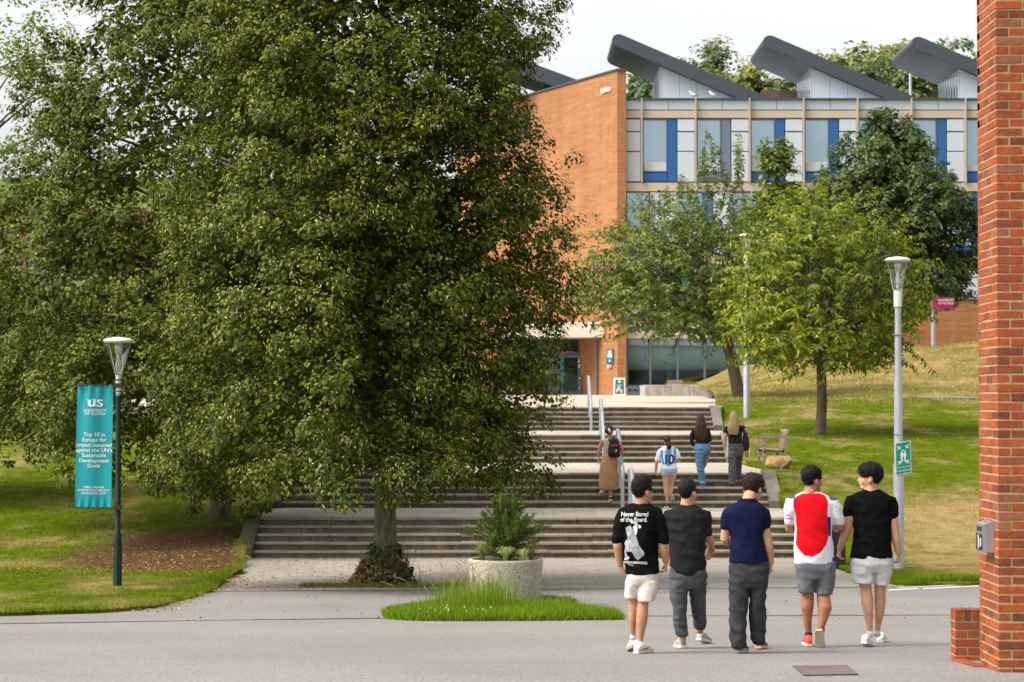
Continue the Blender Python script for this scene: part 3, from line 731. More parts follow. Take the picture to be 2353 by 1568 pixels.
def clumps_on_envelope(rng, n, c, rfun, z0, z1, jit=.22, mind=.5):
    """scatter bough centres over a crown envelope; rfun(t, az) -> radius"""
    out = []; tries = 0
    while len(out) < n and tries < n*40:
        tries += 1
        t = rng.random(); az = rng.random()*2*pi
        R = rfun(t, az)
        if rng.random() > R / 6.5 + .1: continue
        k = 1 - jit*rng.random()**1.5
        p = np.array([c[0] + cos(az)*R*k, c[1] + sin(az)*R*k, z0 + (z1 - z0)*t])
        if out and (np.abs(np.array([q[0] for q in out]) - p) < mind).all(1).any(): continue
        out.append((p, np.array([cos(az), sin(az), .55*(2*t-1) + .15])))
    return out
def bough_leaves(rng, clumps, per, size, flat=.55, droop=.5):
    """leaf positions/normals/directions for umbrella-like boughs: dense lit tops, ragged drooping rims"""
    Ps, Ns, Ds = [], [], []
    for (c, out) in clumps:
        n = int(per * rng.uniform(.7, 1.3)); o = out / np.linalg.norm(out)
        s = size * rng.uniform(.65, 1.35)
        u = sphere_pts(rng, n); u[:,2] = np.abs(u[:,2])*1.0 - .18*rng.random(n)
        r = rng.random(n)**.33 * (1 + .18*rng.normal(size=n))
        # lobed rim so that a bough is never a ball
        az = np.arctan2(u[:,1], u[:,0]); ph = rng.random(4)*6.28
        lob = 1 + .22*np.sin(2*az + ph[0]) + .18*np.sin(3*az + ph[1]) + .14*np.sin(5*az + ph[2])
        p = u * (r*lob)[:,None] * np.array([s, s, s*flat])
        hd = np.hypot(p[:,0], p[:,1]) / s
        p[:,2] -= droop * s * hd**2
        # lean the bough outward and down
        rad = o[:2] / (np.linalg.norm(o[:2]) + 1e-6)
        along = p[:,0]*rad[0] + p[:,1]*rad[1]
        p[:,2] -= .30*along; p[:,:2] += rad*along[:,None]*.25
        nn = unit(u*.7 + np.array([0,0,.75]) + o*.45 + .55*rng.normal(size=(n,3)))
        dd = unit(u*np.array([1,1,.2]) + o*.4 + np.array([0,0,-.55]) + .5*rng.normal(size=(n,3)))
        Ps.append(c + p); Ns.append(nn); Ds.append(dd)
    return np.vstack(Ps), np.vstack(Ns), np.vstack(Ds)
def trunk_and_limbs(name, base, h, r0, lean, clumps, mat, parent, nlimb=40, flare=1.5, fork=.25, seed=1, twig=.02):
    rng = np.random.default_rng(seed); b = Vector(base); m = MB()
    top = b + Vector((lean[0], lean[1], h))
    path = [b + Vector((0,0,-.15))]; rr = [r0*flare*1.1]
    for i in range(1, 13):
        t = i/12; p = b.lerp(top, t) + Vector((noise.noise(Vector((t*3, seed, 0)))*.25*t, noise.noise(Vector((t*3, seed, 5)))*.25*t, 0))
        path.append(p); rr.append(r0*(1 - .85*t)*(1 + (flare-1)*max(0, 1 - t*9)))
    m.tube(path, rr, 14); tr = m.build('trunk', mat, parent, True)
    m = MB(); idx = rng.permutation(len(clumps))[:nlimb]
    for i in idx:
        c = Vector(clumps[i][0]); tt = min(.92, max(fork, (c.z - b.z)/h - .12 - .1*rng.random())); k = tt*12; k0 = int(k)
        s = path[k0+1 if k0 < 12 else 12]
        mid = s.lerp(c, .5) + Vector((rng.uniform(-.2,.2), rng.uniform(-.2,.2), .25*(c - s).length*.5))
        rs = max(twig*1.6, r0*.42*(1 - tt*.75)); pts = []; rad = []
        for q in np.linspace(0, 1, 7):
            p = s*(1-q)**2 + mid*2*q*(1-q) + c*q*q; pts.append(p); rad.append(rs*(1-q) + twig*q)
        m.tube(pts, rad, 6)
    m.build('limbs', mat, parent, True)
    return tr

# ---------------------------------------------------------------- the two big lime trees
M_LIME = leaf_mat('lime_leaf', [(0,(.026,.046,.004)),(.4,(.054,.082,.005)),(.8,(.098,.124,.007)),(1,(.165,.175,.012))], .22, .6, (.5,(.70,.78,.8),(1.3,1.15,.85)), .18)
M_BRACT = leaf_mat('lime_bract', [(0,(.26,.25,.05)),(.5,(.42,.39,.10)),(1,(.60,.55,.20))], .35, .6, None, .2, (1,1,.8))
def boughs_to_clumps(rng, boughs, nsub, R, lone=0):
    """second level: small tufts over the upper and outer side of every bough"""
    out = []
    for c, o in boughs:
        o = o/np.linalg.norm(o); s = R*rng.uniform(.65, 1.3); k = int(nsub*rng.uniform(.6, 1.4)*(s/R)**1.5)
        ph = rng.random(3)*6.28
        for _ in range(k):
            u = rng.normal(size=3); u /= np.linalg.norm(u)
            if u[2] < -.35 + .5*rng.random() and u @ o < .4: u = -u
            az = math.atan2(u[1], u[0]); lob = 1 + .16*sin(2*az + ph[0]) + .14*sin(3*az + ph[1])
            p = u*np.array([1, 1, .62])*s*lob*(.72 + .35*rng.random())
            hd = np.hypot(p[0], p[1])/s; p[2] -= .42*s*hd*hd
            al = p[:2] @ o[:2]; p[2] -= .30*al
            hollow = noise.noise(Vector(((c[0]+p[0])*.62, (c[1]+p[1])*.62, (c[2]+p[2])*.50 + R*7)))
            if hollow < -.16 and rng.random() < .85: continue
            out.append((c + p, u*.8 + o*.5 + np.array([0,0,.35])))
    kd = KDTree(len(out))
    for i, q in enumerate(out): kd.insert(Vector(q[0]), i)
    kd.balance()                                   # no tuft floats alone off the crown
    return [q for q in out if len(kd.find_range(Vector(q[0]), R*.62)) > lone and (not lone or len(kd.find_range(Vector(q[0]), R*1.35)) > 34)]
def tuft_leaves(rng, tufts, per, r):
    n = len(tufts); C = np.repeat(np.array([t[0] for t in tufts]), per, 0); O = np.repeat(unit(np.array([t[1] for t in tufts])), per, 0); N = len(C)
    u = sphere_pts(rng, N); rr = r*np.repeat(rng.uniform(.6, 1.35, n), per)
    p = u*np.array([1,1,.75])*(rr*rng.random(N)**.4)[:,None]; p[:,2] -= .35*(np.hypot(p[:,0], p[:,1])**2)/r
    keep = rng.random(N) < np.repeat(rng.uniform(.55, 1.0, n), per)
    nn = unit(u*.55 + O*.75 + np.array([0,0,.45]) + .30*rng.normal(size=(N,3)))
    dd = unit(u*np.array([1,1,.3]) + O*.4 + np.array([0,0,-.75]) + .45*rng.normal(size=(N,3)))
    return (C + p)[keep], nn[keep], dd[keep]
def lime(base, label, c, rfun, z0, z1, nb, nsub, per, seed, r0, h, lean=(0,0), lsize=.075, R=.85, extra=(), group='tall lime trees left of the steps'):
    rng = np.random.default_rng(seed)
    T = thing('lime_tree', base, label, 'tree', group)
    bo = clumps_on_envelope(rng, nb, c, rfun, z0 + .25, z1, .30, .46)
    bo += [(np.array(q), np.array([q[0]-c[0], q[1]-c[1], .2])) for q in extra]
    tu = boughs_to_clumps(rng, bo, nsub, R, 4)
    inner = clumps_on_envelope(rng, int(nb*1.1), c, lambda t, a: rfun(t, a)*.82, z0 + .35, z1 - .5, .45, .3)
    tu = [q for q in tu if q[0][1] < c[1] + .5 or rng.random() < .16]      # the unseen far side is thinner
    trunk_and_limbs('lime', base, h, r0, lean, bo, M_BARK, T, 80, 1.18, .24, seed, .014)
    Pp, Nn, Dd = tuft_leaves(rng, tu, per, .21)
    core = clumps_on_envelope(rng, int(nb*.55), c, lambda t, a: rfun(t, a)*.55, z0 + .4, z1 - .6, .6, .25)
    fill = [q for q in inner + core if q[0][1] < c[1] + .8 or rng.random() < .3]
    P2, N2, D2 = bough_leaves(rng, fill, 70, .72, .8, .2)
    keep = np.array([math.hypot(p[0]-c[0], p[1]-c[1]) < .98*rfun(min(1, max(0, (p[2]-z0)/(z1-z0))), math.atan2(p[1]-c[1], p[0]-c[0])) + .1 for p in P2]); P2, N2, D2 = P2[keep], N2[keep], D2[keep]
    n1, n2 = len(Pp), len(P2); Pp = np.vstack([Pp, P2]); Nn = np.vstack([Nn, N2]); Dd = np.vstack([Dd, D2]); n = n1 + n2
    L = lsize*rng.uniform(.6, 1.3, n); L[n1:] *= 1.65
    leaves('crown', Pp, Nn, Dd, L, L*rng.uniform(.72, .95, n), 'kite', M_LIME, T)
    # bracts and fruit hang in pale bunches from the lit tufts
    pick = [t for t in tu if rng.random() < .6]; Pb, Nb, Db = tuft_leaves(rng, pick, max(6, int(per*.36)), .25); k = len(Pb)
    Db = unit(np.array([0,0,-1.0]) + rng.normal(size=(k,3))*.5)
    leaves('bracts', Pb + Nb*.03, Nb, Db, rng.uniform(.05,.095,k), rng.uniform(.014,.026,k), 'kite', M_BRACT, T)['kind'] = 'stuff'
    return T
XA, DA = PX(885, 39.5), 39.5
zA0, zA1 = PZ(1092, 39.5), CZ + 11.0
def envA(t, az):
    w = .90*np.interp(t, [0,.06,.16,.4,.62,.82,1],[.95,1.02,1.02,.99,.95,.72,.15])
    side = (3.05 + .55*max(0, 1-t*3.5)) if cos(az) < 0 else 2.85
    return side*w*(1 + .07*sin(3*az + t*9) + .05*sin(5*az - t*14))
TA = lime((XA, DA, road_z(XA, DA)), 'large front lime tree with ivy at its trunk, standing before the steps', (XA - .25, DA), envA, zA0, zA1, 480, 18, 62, 21, .185, 12.5, (0,0), .070, .82,
    [P(*q) for q in ((415,1015,38.4),(430,1065,37.8),(490,1060,38.4),(560,1060,38.5),(620,1050,37.6),(700,1055,37.2),(790,1045,36.8),(870,1050,36.6),(960,1050,36.8),(1050,1055,37.2),(1130,1050,37.8),(1200,1035,38.4),(1190,965,38.8),(1160,880,39),(1155,780,39),(420,930,38.4),(430,830,38.4),(1215,660,39.3),(1220,540,39.4),(1225,400,39.4),(1235,270,39.4),(1240,150,39.4),(1245,40,39.4),(650,1090,40.5),(1000,1080,40.5),(540,1080,40))])
XB, DB = PX(508, 52.0), 52.0
zB0, zB1 = PZ(1055, 52), CZ + 13.0
def envB(t, az):
    w = np.interp(t, [0,.05,.2,.45,.62,.8,1],[.98,1.12,1.04,.90,.72,.48,.12])
    return 4.25*w*(1 + .07*sin(3*az + t*8 + 1) + .05*sin(5*az - t*13))
TB = lime((XB, DB, left_z(XB, DB)), 'lime tree behind the hanging banner, its trunk in deep shade on the lawn', (XB - .3, DB), envB, zB0, zB1, 400, 18, 50, 33, .20, 14.5, (0,0), .090, .95,
    [P(*q) for q in ((520,1070,50),(580,1065,50.5),(440,1075,50),(330,1060,49.5),(230,1050,49.5),(640,1050,51),(100,1035,50),(30,1025,50),(160,1050,49.5),(285,1058,49.3),(385,1075,49.5),(480,1085,50),(560,1085,50.5),(610,1075,51.5),(420,1070,53),(520,1080,53.5))])
XC, DC = PX(-130, 56.0), 56.0
TC = lime((XC, DC, left_z(XC, DC)), 'lime tree cut off by the left edge of the picture', (XC, DC), lambda t, a: 3.3*np.interp(t, [0,.08,.5,.8,1],[.9,1.05,.85,.5,.15])*(1+.08*sin(3*a+t*7)), PZ(1070, 56), CZ + 5.0, 70, 14, 56, 41, .2, 8.0, (0,0), .09, .95)
# ================================================================ other trees and plants
def shoot_tree(base, label, cat, name, crown_c, crown_r, nshoot, nleaf, L, Wd, mat, bark, seed, r0, trunk_h, group=None, up=.55, droop=.9, tall=(), extra=(), shoot_len=(.5,1.1)):
    """open-crowned cherry: arching shoots set with long hanging leaves"""
    rng = np.random.default_rng(seed); T = thing(name, base, label, cat, group)
    c = np.array(crown_c, float); R = np.array(crown_r, float)
    # scaffold limbs
    b = Vector(base); fork = b + Vector(((c[0]-b.x)*.25, 0, trunk_h)); m = MB()
    m.tube([b + Vector((0,0,-.1)), b + Vector((0,0,.15)), b.lerp(fork, .5) + Vector((.04,0,0)), fork], [r0*1.35, r0*1.05, r0*.95, r0*.9], 12); m.build('trunk', bark, T, True)
    tips = []; m = MB()
    for i in range(15):
        a = 2*pi*i/15 + rng.uniform(-.2,.2); el = rng.uniform(-.15, .9)
        e = Vector(c + R*np.array([cos(a)*cos(el), sin(a)*cos(el), sin(el)])*rng.uniform(.6, .85))
        mid = fork.lerp(e, .45) + Vector((0, 0, .25*(e - fork).length*.5)); pts = []
        for q in np.linspace(0, 1, 7): pts.append(fork*(1-q)**2 + mid*2*q*(1-q) + e*q*q)
        m.tube(pts, [r0*.55*(1-q) + .02 for q in np.linspace(0,1,7)], 7); tips.append(pts)
        for j in range(4):
            s = pts[rng.integers(2, 7)]; e2 = s + Vector(rng.normal(size=3)*.5*R.mean()*.5) + Vector((0,0,.3)); m.tube([s, s.lerp(e2, .5) + Vector((0,0,.1)), e2], [.03,.02,.008], 5)
    m.build('limbs', bark, T, True)
    Ps, Ns, Ds, twigs = [], [], [], MB()
    starts = []
    for k in range(nshoot):
        u = rng.normal(size=3); u /= np.linalg.norm(u)
        if u[2] < -.72: u[2] *= -.6
        rr = rng.random()**.38
        starts.append((c + u*R*rr*(1 + .12*sin(3*math.atan2(u[1], u[0]) + seed)), u, None))
    for (ec, eR, en) in extra:
        for k in range(en):
            u = rng.normal(size=3); u /= np.linalg.norm(u); starts.append((np.array(ec) + u*np.array(eR)*rng.random()**.4, u*np.array([1,1,.4]), None))
    for (tx, ty, tz, ln) in tall: starts.append((np.array([tx, ty, tz]), np.array([rng.uniform(-.1,.1), 0, 1.0]), ln))
    for s, u, ln in starts:
        length = ln if ln else rng.uniform(*shoot_len); dirv = u*np.array([1,1,.6]) + np.array([0,0,up]) + rng.normal(size=3)*.25
        if ln: dirv = np.array([rng.uniform(-.15,.15), rng.uniform(-.15,.15), 1.0])
        dirv /= np.linalg.norm(dirv); n = max(6, int(nleaf*length*(2.2 if ln else 1)))
        q = np.linspace(.05, 1, n); p = s + dirv*(q*length)[:,None]
        if not ln: p[:,2] -= droop*.45*length*q**2
        side = unit(np.cross(dirv, [0,0,1]) + rng.normal(size=3)*.01 + np.zeros((1,3)))[0]; alt = np.where(np.arange(n) % 2, 1, -1)
        d = side*(alt*rng.uniform(.4,1.0,n))[:,None] + dirv*.25 + np.array([0,0,-droop])*rng.uniform(.5,1.2,n)[:,None] + rng.normal(size=(n,3))*.25
        nn = np.array([0,-.25,.45]) + u*.8 + rng.normal(size=(n,3))*.45
        Ps.append(p); Ns.append(unit(nn)); Ds.append(unit(d))
        if rng.random() < .35 or ln: twigs.tube([s, s + dirv*length*.5 - np.array([0,0,0 if ln else droop*.11*length]), s + dirv*length - np.array([0,0,0 if ln else droop*.45*length])], [.012,.009,.004], 4)
    Pp = np.vstack(Ps); Nn = np.vstack(Ns); Dd = np.vstack(Ds); n = len(Pp); LL = L*rng.uniform(.65,1.25,n)
    leaves('crown', Pp, Nn, Dd, LL, LL*Wd*rng.uniform(.8,1.15,n), 'lance', mat, T)
    twigs.build('twigs', bark, T)['kind'] = 'stuff'
    return T
M_CHERRY = leaf_mat('cherry_leaf_yellow_green', [(0,(.078,.115,.007)),(.4,(.155,.205,.010)),(.75,(.25,.285,.014)),(.94,(.37,.36,.02)),(1,(.44,.28,.02))], .35, .45, (.35,(.65,.75,.9),(1.25,1.2,.9)))
M_CHERRY2 = leaf_mat('cherry_leaf_green', [(0,(.055,.090,.014)),(.5,(.115,.165,.022)),(.9,(.19,.235,.03)),(1,(.34,.25,.04))], .33, .45, (.35,(.65,.75,.9),(1.25,1.2,.9)))
D1 = 70.0; c1 = P(1893, 668, D1)
shoot_tree((PX(1885,D1), D1, right_z(PX(1885,D1), D1)), 'nearer cherry tree with yellow-green drooping leaves on the grassy bank', 'tree', 'cherry_tree', (c1.x, D1, c1.z), (2.65, 2.5, 2.75), 880, 16, .185, .38, M_CHERRY, M_BARK_D, 51, .155, 2.0, 'cherry trees beside the steps', extra=[(P(1890,800,D1),(2.1,2.0,.8),300),(P(1785,730,D1+.5),(1.1,1.2,1.0),150),(P(2030,720,D1),(1.0,1.5,1.0),100)],
           tall=[(*P(px_, py_, D1 + dd), ln) for px_, py_, dd, ln in ((1870,520,-1,1.0),(1885,470,-.5,.9),(1920,500,-.5,.9),(1850,500,-.3,.9),(1950,500,0,.8),(1820,480,0,.7),(2010,600,-1,1.2),(2045,640,-.5,1.4),(2075,600,0,.8),(1790,500,0,.8),(1960,560,-1,.9),(2020,560,.5,.8),(1720,520,0,.9),(1830,470,.5,.6),(1900,480,.5,.6))])
D2 = 92.0; c2 = P(1575, 635, D2)
shoot_tree((PX(1698,D2), D2, right_z(PX(1698,D2), D2)), 'farther, taller cherry tree leaning left over the plaza edge', 'tree', 'cherry_tree', (c2.x, D2, c2.z), (4.1, 3.3, 3.1), 1280, 15, .21, .38, M_CHERRY2, M_BARK_D, 57, .24, 2.4, 'cherry trees beside the steps', extra=[(P(1620,740,D2),(2.8,2.2,.9),260),(P(1430,660,D2),(1.7,1.6,1.3),170),(P(1700,700,D2),(1.6,1.8,1.4),150)],
           tall=[(*P(px_, py_, D2 + dd), ln) for px_, py_, dd, ln in ((1640,420,-1,1.9),(1650,450,-1,2.0),(1625,450,-.6,1.8),(1690,450,-.4,2.0),(1710,470,-.6,1.8),(1600,470,-.5,1.4),(1560,470,-.5,1.2),(1520,500,-.5,1.1),(1615,380,-.5,1.4),(1665,430,-1,1.6),(1700,440,0,1.9),(1705,400,0,1.6),(1580,480,0,1.0),(1500,500,0,.9),(1480,520,0,.9),(1660,480,.5,1.5),(1540,480,0,.9),(1635,470,0,1.9),(1680,500,0,1.7))])
# dark maple: dense tufted crown
M_MAPLE = leaf_mat('maple_leaf_dark', [(0,(.026,.052,.016)),(.5,(.058,.100,.024)),(.88,(.10,.145,.03)),(1,(.20,.13,.035))], .2, .5, (.3,(.7,.8,.9),(1.25,1.15,1.0)))
def tuft_tree(base, label, name, c, rfun, z0, z1, nb, nsub, per, lsize, mat, seed, r0, h, R, tr, group=None, nl=40, multi=False, bark=None, inner=75):
    rng = np.random.default_rng(seed); T = thing(name, base, label, 'tree', group)
    bo = clumps_on_envelope(rng, nb, c, rfun, z0, z1, .3, R*.6); tu = boughs_to_clumps(rng, bo, nsub, R, 0)
    trunk_and_limbs(name, base, h, r0, (c[0]-base[0], c[1]-base[1]), bo, bark or M_BARK_D, T, nl, 1.3, .12 if multi else .25, seed, .02)
    tu = [q for q in tu if q[0][1] < c[1] + .8 or rng.random() < .25]
    Pp, Nn, Dd = tuft_leaves(rng, tu, per, tr)
    if inner:
        inn = clumps_on_envelope(rng, nb, c, lambda t, a: rfun(t, a)*.6, z0 + .2, z1 - R, .5, R*.4); P2, N2, D2 = bough_leaves(rng, inn, inner, R, .8, .2)
        n1 = len(Pp); Pp = np.vstack([Pp, P2]); Nn = np.vstack([Nn, N2]); Dd = np.vstack([Dd, D2])
    else: n1 = len(Pp)
    n = len(Pp); L = lsize*rng.uniform(.6,1.3,n); L[n1:] *= 1.6
    leaves('crown', Pp, Nn, Dd, L, L*rng.uniform(.7,1.0,n), 'kite', mat, T); return T
D3 = 118.0; x3 = PX(2035, D3); cx3 = PX(2040, D3)
tuft_tree((x3, D3, right_z(x3, D3)), 'dark green maple with a dense crown, in front of the brick wing', 'maple_tree', (cx3, D3), lambda t, a: 4.25*np.interp(t,[0,.1,.3,.55,.8,1],[.72,.98,1.0,.86,.56,.12])*(1+.1*sin(3*a+t*8)+.06*sin(5*a-t*11)), PZ(680,D3), PZ(258,D3), 230, 13, 46, .17, M_MAPLE, 61, .32, 9.5, .85, .34, None, 50, True)
# small sapling growth left of the maple
D4 = 112.0; x4 = PX(1785, D4)
tuft_tree((x4, D4, right_z(x4, D4)), 'slender young tree between the cherries and the dark maple', 'young_tree', (x4, D4), lambda t, a: 2.0*np.interp(t,[0,.3,.6,1],[.7,1.0,.7,.1])*(1+.12*sin(3*a+t*8)), PZ(700,D4), PZ(335,D4), 60, 9, 40, .17, M_CHERRY2, 63, .12, 8.0, .6, .30, None, 25)
# ---- wooded hill behind the building: each tree on its own
M_HILL = [leaf_mat('hill_leaf_%d' % i, r, .3, .6, (.15,(.75,.8,.85),(1.2,1.15,1.0))) for i, r in enumerate((
    [(0,(.10,.135,.05)),(.5,(.17,.21,.075)),(1,(.26,.29,.10))], [(0,(.13,.15,.045)),(.5,(.22,.235,.07)),(1,(.32,.31,.09))], [(0,(.075,.115,.06)),(.5,(.13,.175,.085)),(1,(.20,.235,.11))]))]
hill = [(1470,165,225,3.8,2,'rounded dull green tree on the hill, just right of the brick wall top'),(1520,200,232,3.2,1,'low yellow-green tree on the hill beneath the first sawtooth roof'),
        (1640,100,250,6.2,2,'broad mid-green tree on the hill between the first two sawtooth roofs'),(1590,150,240,4.0,0,'smaller green tree left of the broad hill tree'),(1730,150,246,4.6,1,'yellowish tree on the hill behind the second roof tip'),(1700,185,236,3.4,0,'low bushy hill tree at the foot of the yellowish one'),
        (1905,125,255,5.0,1,'pale green hill tree rising right of the second roof tip'),(1975,85,262,6.5,0,'tall green hill tree with bare twigs showing'),(2060,80,268,6.8,1,'large yellow-green hill tree left of the third roof tip'),(2010,150,248,4.5,2,'darker hill tree in front of the large yellow-green one'),(2100,160,246,4.2,0,'round hill tree behind the roof mast'),
        (2140,85,272,6.5,0,'tall hill tree above the third roof'),(2200,95,275,6.0,2,'hazy hill tree beside the near brick pillar'),(2250,120,270,5.5,1,'hill tree peeping out behind the pillar edge'),(1830,180,240,3.6,2,'small dark hill tree beyond the timber screen'),(2300,100,280,6.5,0,'hill tree hidden mostly by the near pillar')]
for i, (px_, py_, d_, r_, k_, lab) in enumerate(hill):
    x, zt = PX(px_, d_), PZ(py_, d_); zb = far_z(x, d_); hgt = max(5.0, zt - zb)
    z0 = max(zb + 1.0, zt - r_*2.6)
    tuft_tree((x, d_, zb), lab, 'hill_tree', (x, d_), (lambda r_: lambda t, a: r_*np.interp(t,[0,.25,.6,.85,1],[.75,1.0,.92,.6,.15])*(1+.1*sin(3*a+t*7+r_)))(r_), z0, zt, 44, 8, 30, .50, M_HILL[k_], 70+i, .3, hgt*.9, r_*.26, .85, 'trees on the hill behind the building', 16, inner=50)
# ---- far left: bright open tree, background trees and a brick block
M_ASH = leaf_mat('bright_ash_leaf', [(0,(.08,.14,.012)),(.5,(.15,.22,.02)),(1,(.26,.32,.05))], .45, .5, (.4,(.8,.85,.9),(1.15,1.1,1.0)))
D5 = 74.0; x5 = PX(-60, D5)
tuft_tree((x5, D5, left_z(x5, D5)), 'bright green open-crowned tree at the upper left corner', 'ash_tree', (x5, D5), lambda t, a: 3.1*np.interp(t,[0,.2,.6,.9,1],[.6,1.0,1.0,.7,.3])*(1+.15*sin(3*a+t*9)), PZ(620,D5), PZ(-160,D5), 150, 9, 40, .12, M_ASH, 91, .20, 13.0, .8, .40, None, 26, True, M_BARK_D, 0)
for i, (px_, py_, d_, r_, lab) in enumerate(((60,430,120,4.5,'blurred green tree behind the left limes, before the brick block'),(150,560,112,3.6,'small blurred tree glimpsed between the left limes'),(-20,600,104,3.6,'low blurred tree at the left edge behind the limes'),(250,470,135,5.5,'far tree behind the middle of the left limes'),(480,420,150,6.0,'far tree hidden behind the two large limes'))):
    x, zt = PX(px_, d_), PZ(py_, d_); tuft_tree((x, d_, CZ + .2), lab, 'background_tree', (x, d_), (lambda r_: lambda t, a: r_*np.interp(t,[0,.25,.6,.85,1],[.75,1.0,.92,.6,.15]))(r_), zt - r_*2.3, zt, 40, 7, 30, .26, M_HILL[(i+1) % 3], 120+i, .25, max(4, zt - CZ - 1.5), r_*.26, .5, 'blurred trees behind the limes', 16, inner=30)
D6 = 150.0
LB = thing('brick_block', (PX(40,D6), D6, CZ), 'distant red brick block with white windows glimpsed at the left edge', 'building')
m = MB(); m.box(PX(-160,D6), PX(330,D6), D6, D6+10, CZ-.5, PZ(480,D6)); m.build('wall', brick_mat('distant_red_brick', (.27,.12,.075), (.21,.09,.055), (.28,.17,.12)), LB)
for px_ in (25, 60, 95, 130, 170):
    for py_ in (520, 600, 680, 760):
        m = MB(); x0, x1, z0, z1 = PX(px_,D6), PX(px_+16,D6), PZ(py_+45,D6), PZ(py_,D6)
        m.box(x0, x1, D6-.06, D6+.05, z0, z0+.12); m.box(x0, x1, D6-.06, D6+.05, z1-.12, z1); m.box(x0, x0+.1, D6-.06, D6+.05, z0+.12, z1-.12); m.box(x1-.1, x1, D6-.06, D6+.05, z0+.12, z1-.12)
        w = m.build('window', M_WHITE2, LB); m = MB(); m.box(x0+.1, x1-.1, D6-.02, D6+.03, z0+.12, z1-.12); m.build('pane', M_SKYGLASS, w)
# ================================================================ grass, planter, ivy, litter
def blades(name, pts, h, w, mat, lean=.45, seed=0, parent=None, dirs=None):
    rng = np.random.default_rng(seed); N = len(pts); az = rng.random(N)*2*pi
    nrm = np.stack([np.cos(az), np.sin(az), np.zeros(N)], 1)
    d = unit(np.stack([rng.normal(size=N)*lean, rng.normal(size=N)*lean, np.ones(N)], 1))
    hh = h*rng.uniform(.5, 1.4, N)
    return leaves(name, pts, nrm, d, hh, w*rng.uniform(.7,1.3,N), 'blade', mat, parent)
def scatter(poly, zf, dens, seed, ylim=None, xlim=None, off=.0, fall=0.0, noise_gate=None):
    rng = np.random.default_rng(seed); xs = [p[0] for p in poly]; ys = [p[1] for p in poly]
    x0, x1 = (min(xs), max(xs)) if not xlim else xlim; y0, y1 = (min(ys), max(ys)) if not ylim else ylim
    out = []; n = int((x1-x0)*(y1-y0)*dens)
    X = rng.uniform(x0, x1, n); Y = rng.uniform(y0, y1, n)
    vis = np.abs(X/Y*FPX) < 1220; X, Y = X[vis], Y[vis]
    pa = np.array(poly); c = np.zeros(len(X), bool); j = len(pa)-1
    for i in range(len(pa)):
        xi, yi = pa[i]; xj, yj = pa[j]
        with np.errstate(divide='ignore', invalid='ignore'): c ^= ((yi > Y) != (yj > Y)) & (X < (xj-xi)*(Y-yi)/(yj-yi+1e-12)+xi)
        j = i
    X, Y = X[c], Y[c]
    if zf is left_z:                       # bare soil round the second lime: no turf
        k_ = ((X+5.6)/3.2)**2 + ((Y-46.5)/5.0)**2 + .25*np.sin(X*5)*np.sin(Y*3) > 1.0; X, Y = X[k_], Y[k_]
    return np.array([(x, y, zf(x, y)+off) for x, y in zip(X, Y)])
g = blades('grass', scatter(LAWN_L, left_z, 1500, 1, (29,40), (-10,-4.6)), .035, .010, M_BLADE_L, .55, 2); tag(g, 'short mown grass of the left lawn', 'grass', None, 'stuff')
g = blades('grass', scatter(LAWN_L, left_z, 340, 3, (40,62), (-16,-4.6)), .05, .016, M_BLADE_L, .55, 4); tag(g, 'mown grass on the slope beneath the limes', 'grass', None, 'stuff')
g = blades('grass', scatter(LAWN_R, right_z, 1100, 5, (39.2,50), (6.2,11.5)), .05, .012, M_BLADE_R, .6, 6); tag(g, 'grass and hay on the lower right bank', 'grass', None, 'stuff')
g = blades('grass', scatter(LAWN_R, right_z, 170, 7, (50,84), (6.2,19)), .07, .022, M_BLADE_R, .6, 8); tag(g, 'grass on the upper right bank', 'grass', None, 'stuff')
g = blades('grass', scatter(LAWN_R, right_z, 70, 9, (84,116), (7,26)), .11, .04, M_BLADE_R, .6, 10); tag(g, 'dry grass on the mound before the building', 'grass', None, 'stuff')
# fringe of longer grass along the front edge of the right bank
rng = np.random.default_rng(12); n = 5200; X = rng.uniform(6.6, 9.6, n); Y = 39.55 + (X-6.4)*.12 + np.abs(rng.normal(size=n))*.35
M_FRESH = leaf_mat('fresh_grass_blade', [(0,(.08,.15,.004)),(.5,(.15,.25,.006)),(1,(.26,.34,.02))], .3, .55, (1.2,(.75,.8,.8),(1.2,1.15,1)), .2)
g = blades('grass', np.array([(x, y, right_z(x, y)+.03) for x, y in zip(X, Y)]), .11, .012, M_FRESH, .4, 13); tag(g, 'strip of longer fresh grass along the foot of the right bank', 'grass', None, 'stuff')

def fringe(poly, zf, a, b, dens, h, mat, seed, lab, w=.012, sp=.05, jit=.1):
    rng = np.random.default_rng(seed); out = []
    for i in range(a, b):
        p, q = Vector(poly[i]), Vector(poly[(i+1) % len(poly)]); n = int((q-p).length*dens)
        for k in range(n):
            r = p.lerp(q, rng.random()); r = r + Vector((noise.noise(Vector((r.x*1.3, r.y*1.3, 1))), noise.noise(Vector((r.x*1.3, r.y*1.3, 9)))))*jit + Vector((rng.normal()*sp, rng.normal()*sp)); out.append((r.x, r.y, zf(r.x, r.y) + .0))
    g = blades('grass', np.array(out), h, w, mat, .7, seed); tag(g, lab, 'grass', None, 'stuff')
fringe(LAWN_L, left_z, 2, 10, 300, .06, M_BLADE_L, 14, 'ragged grass edge of the left lawn along the road', .012, .07)
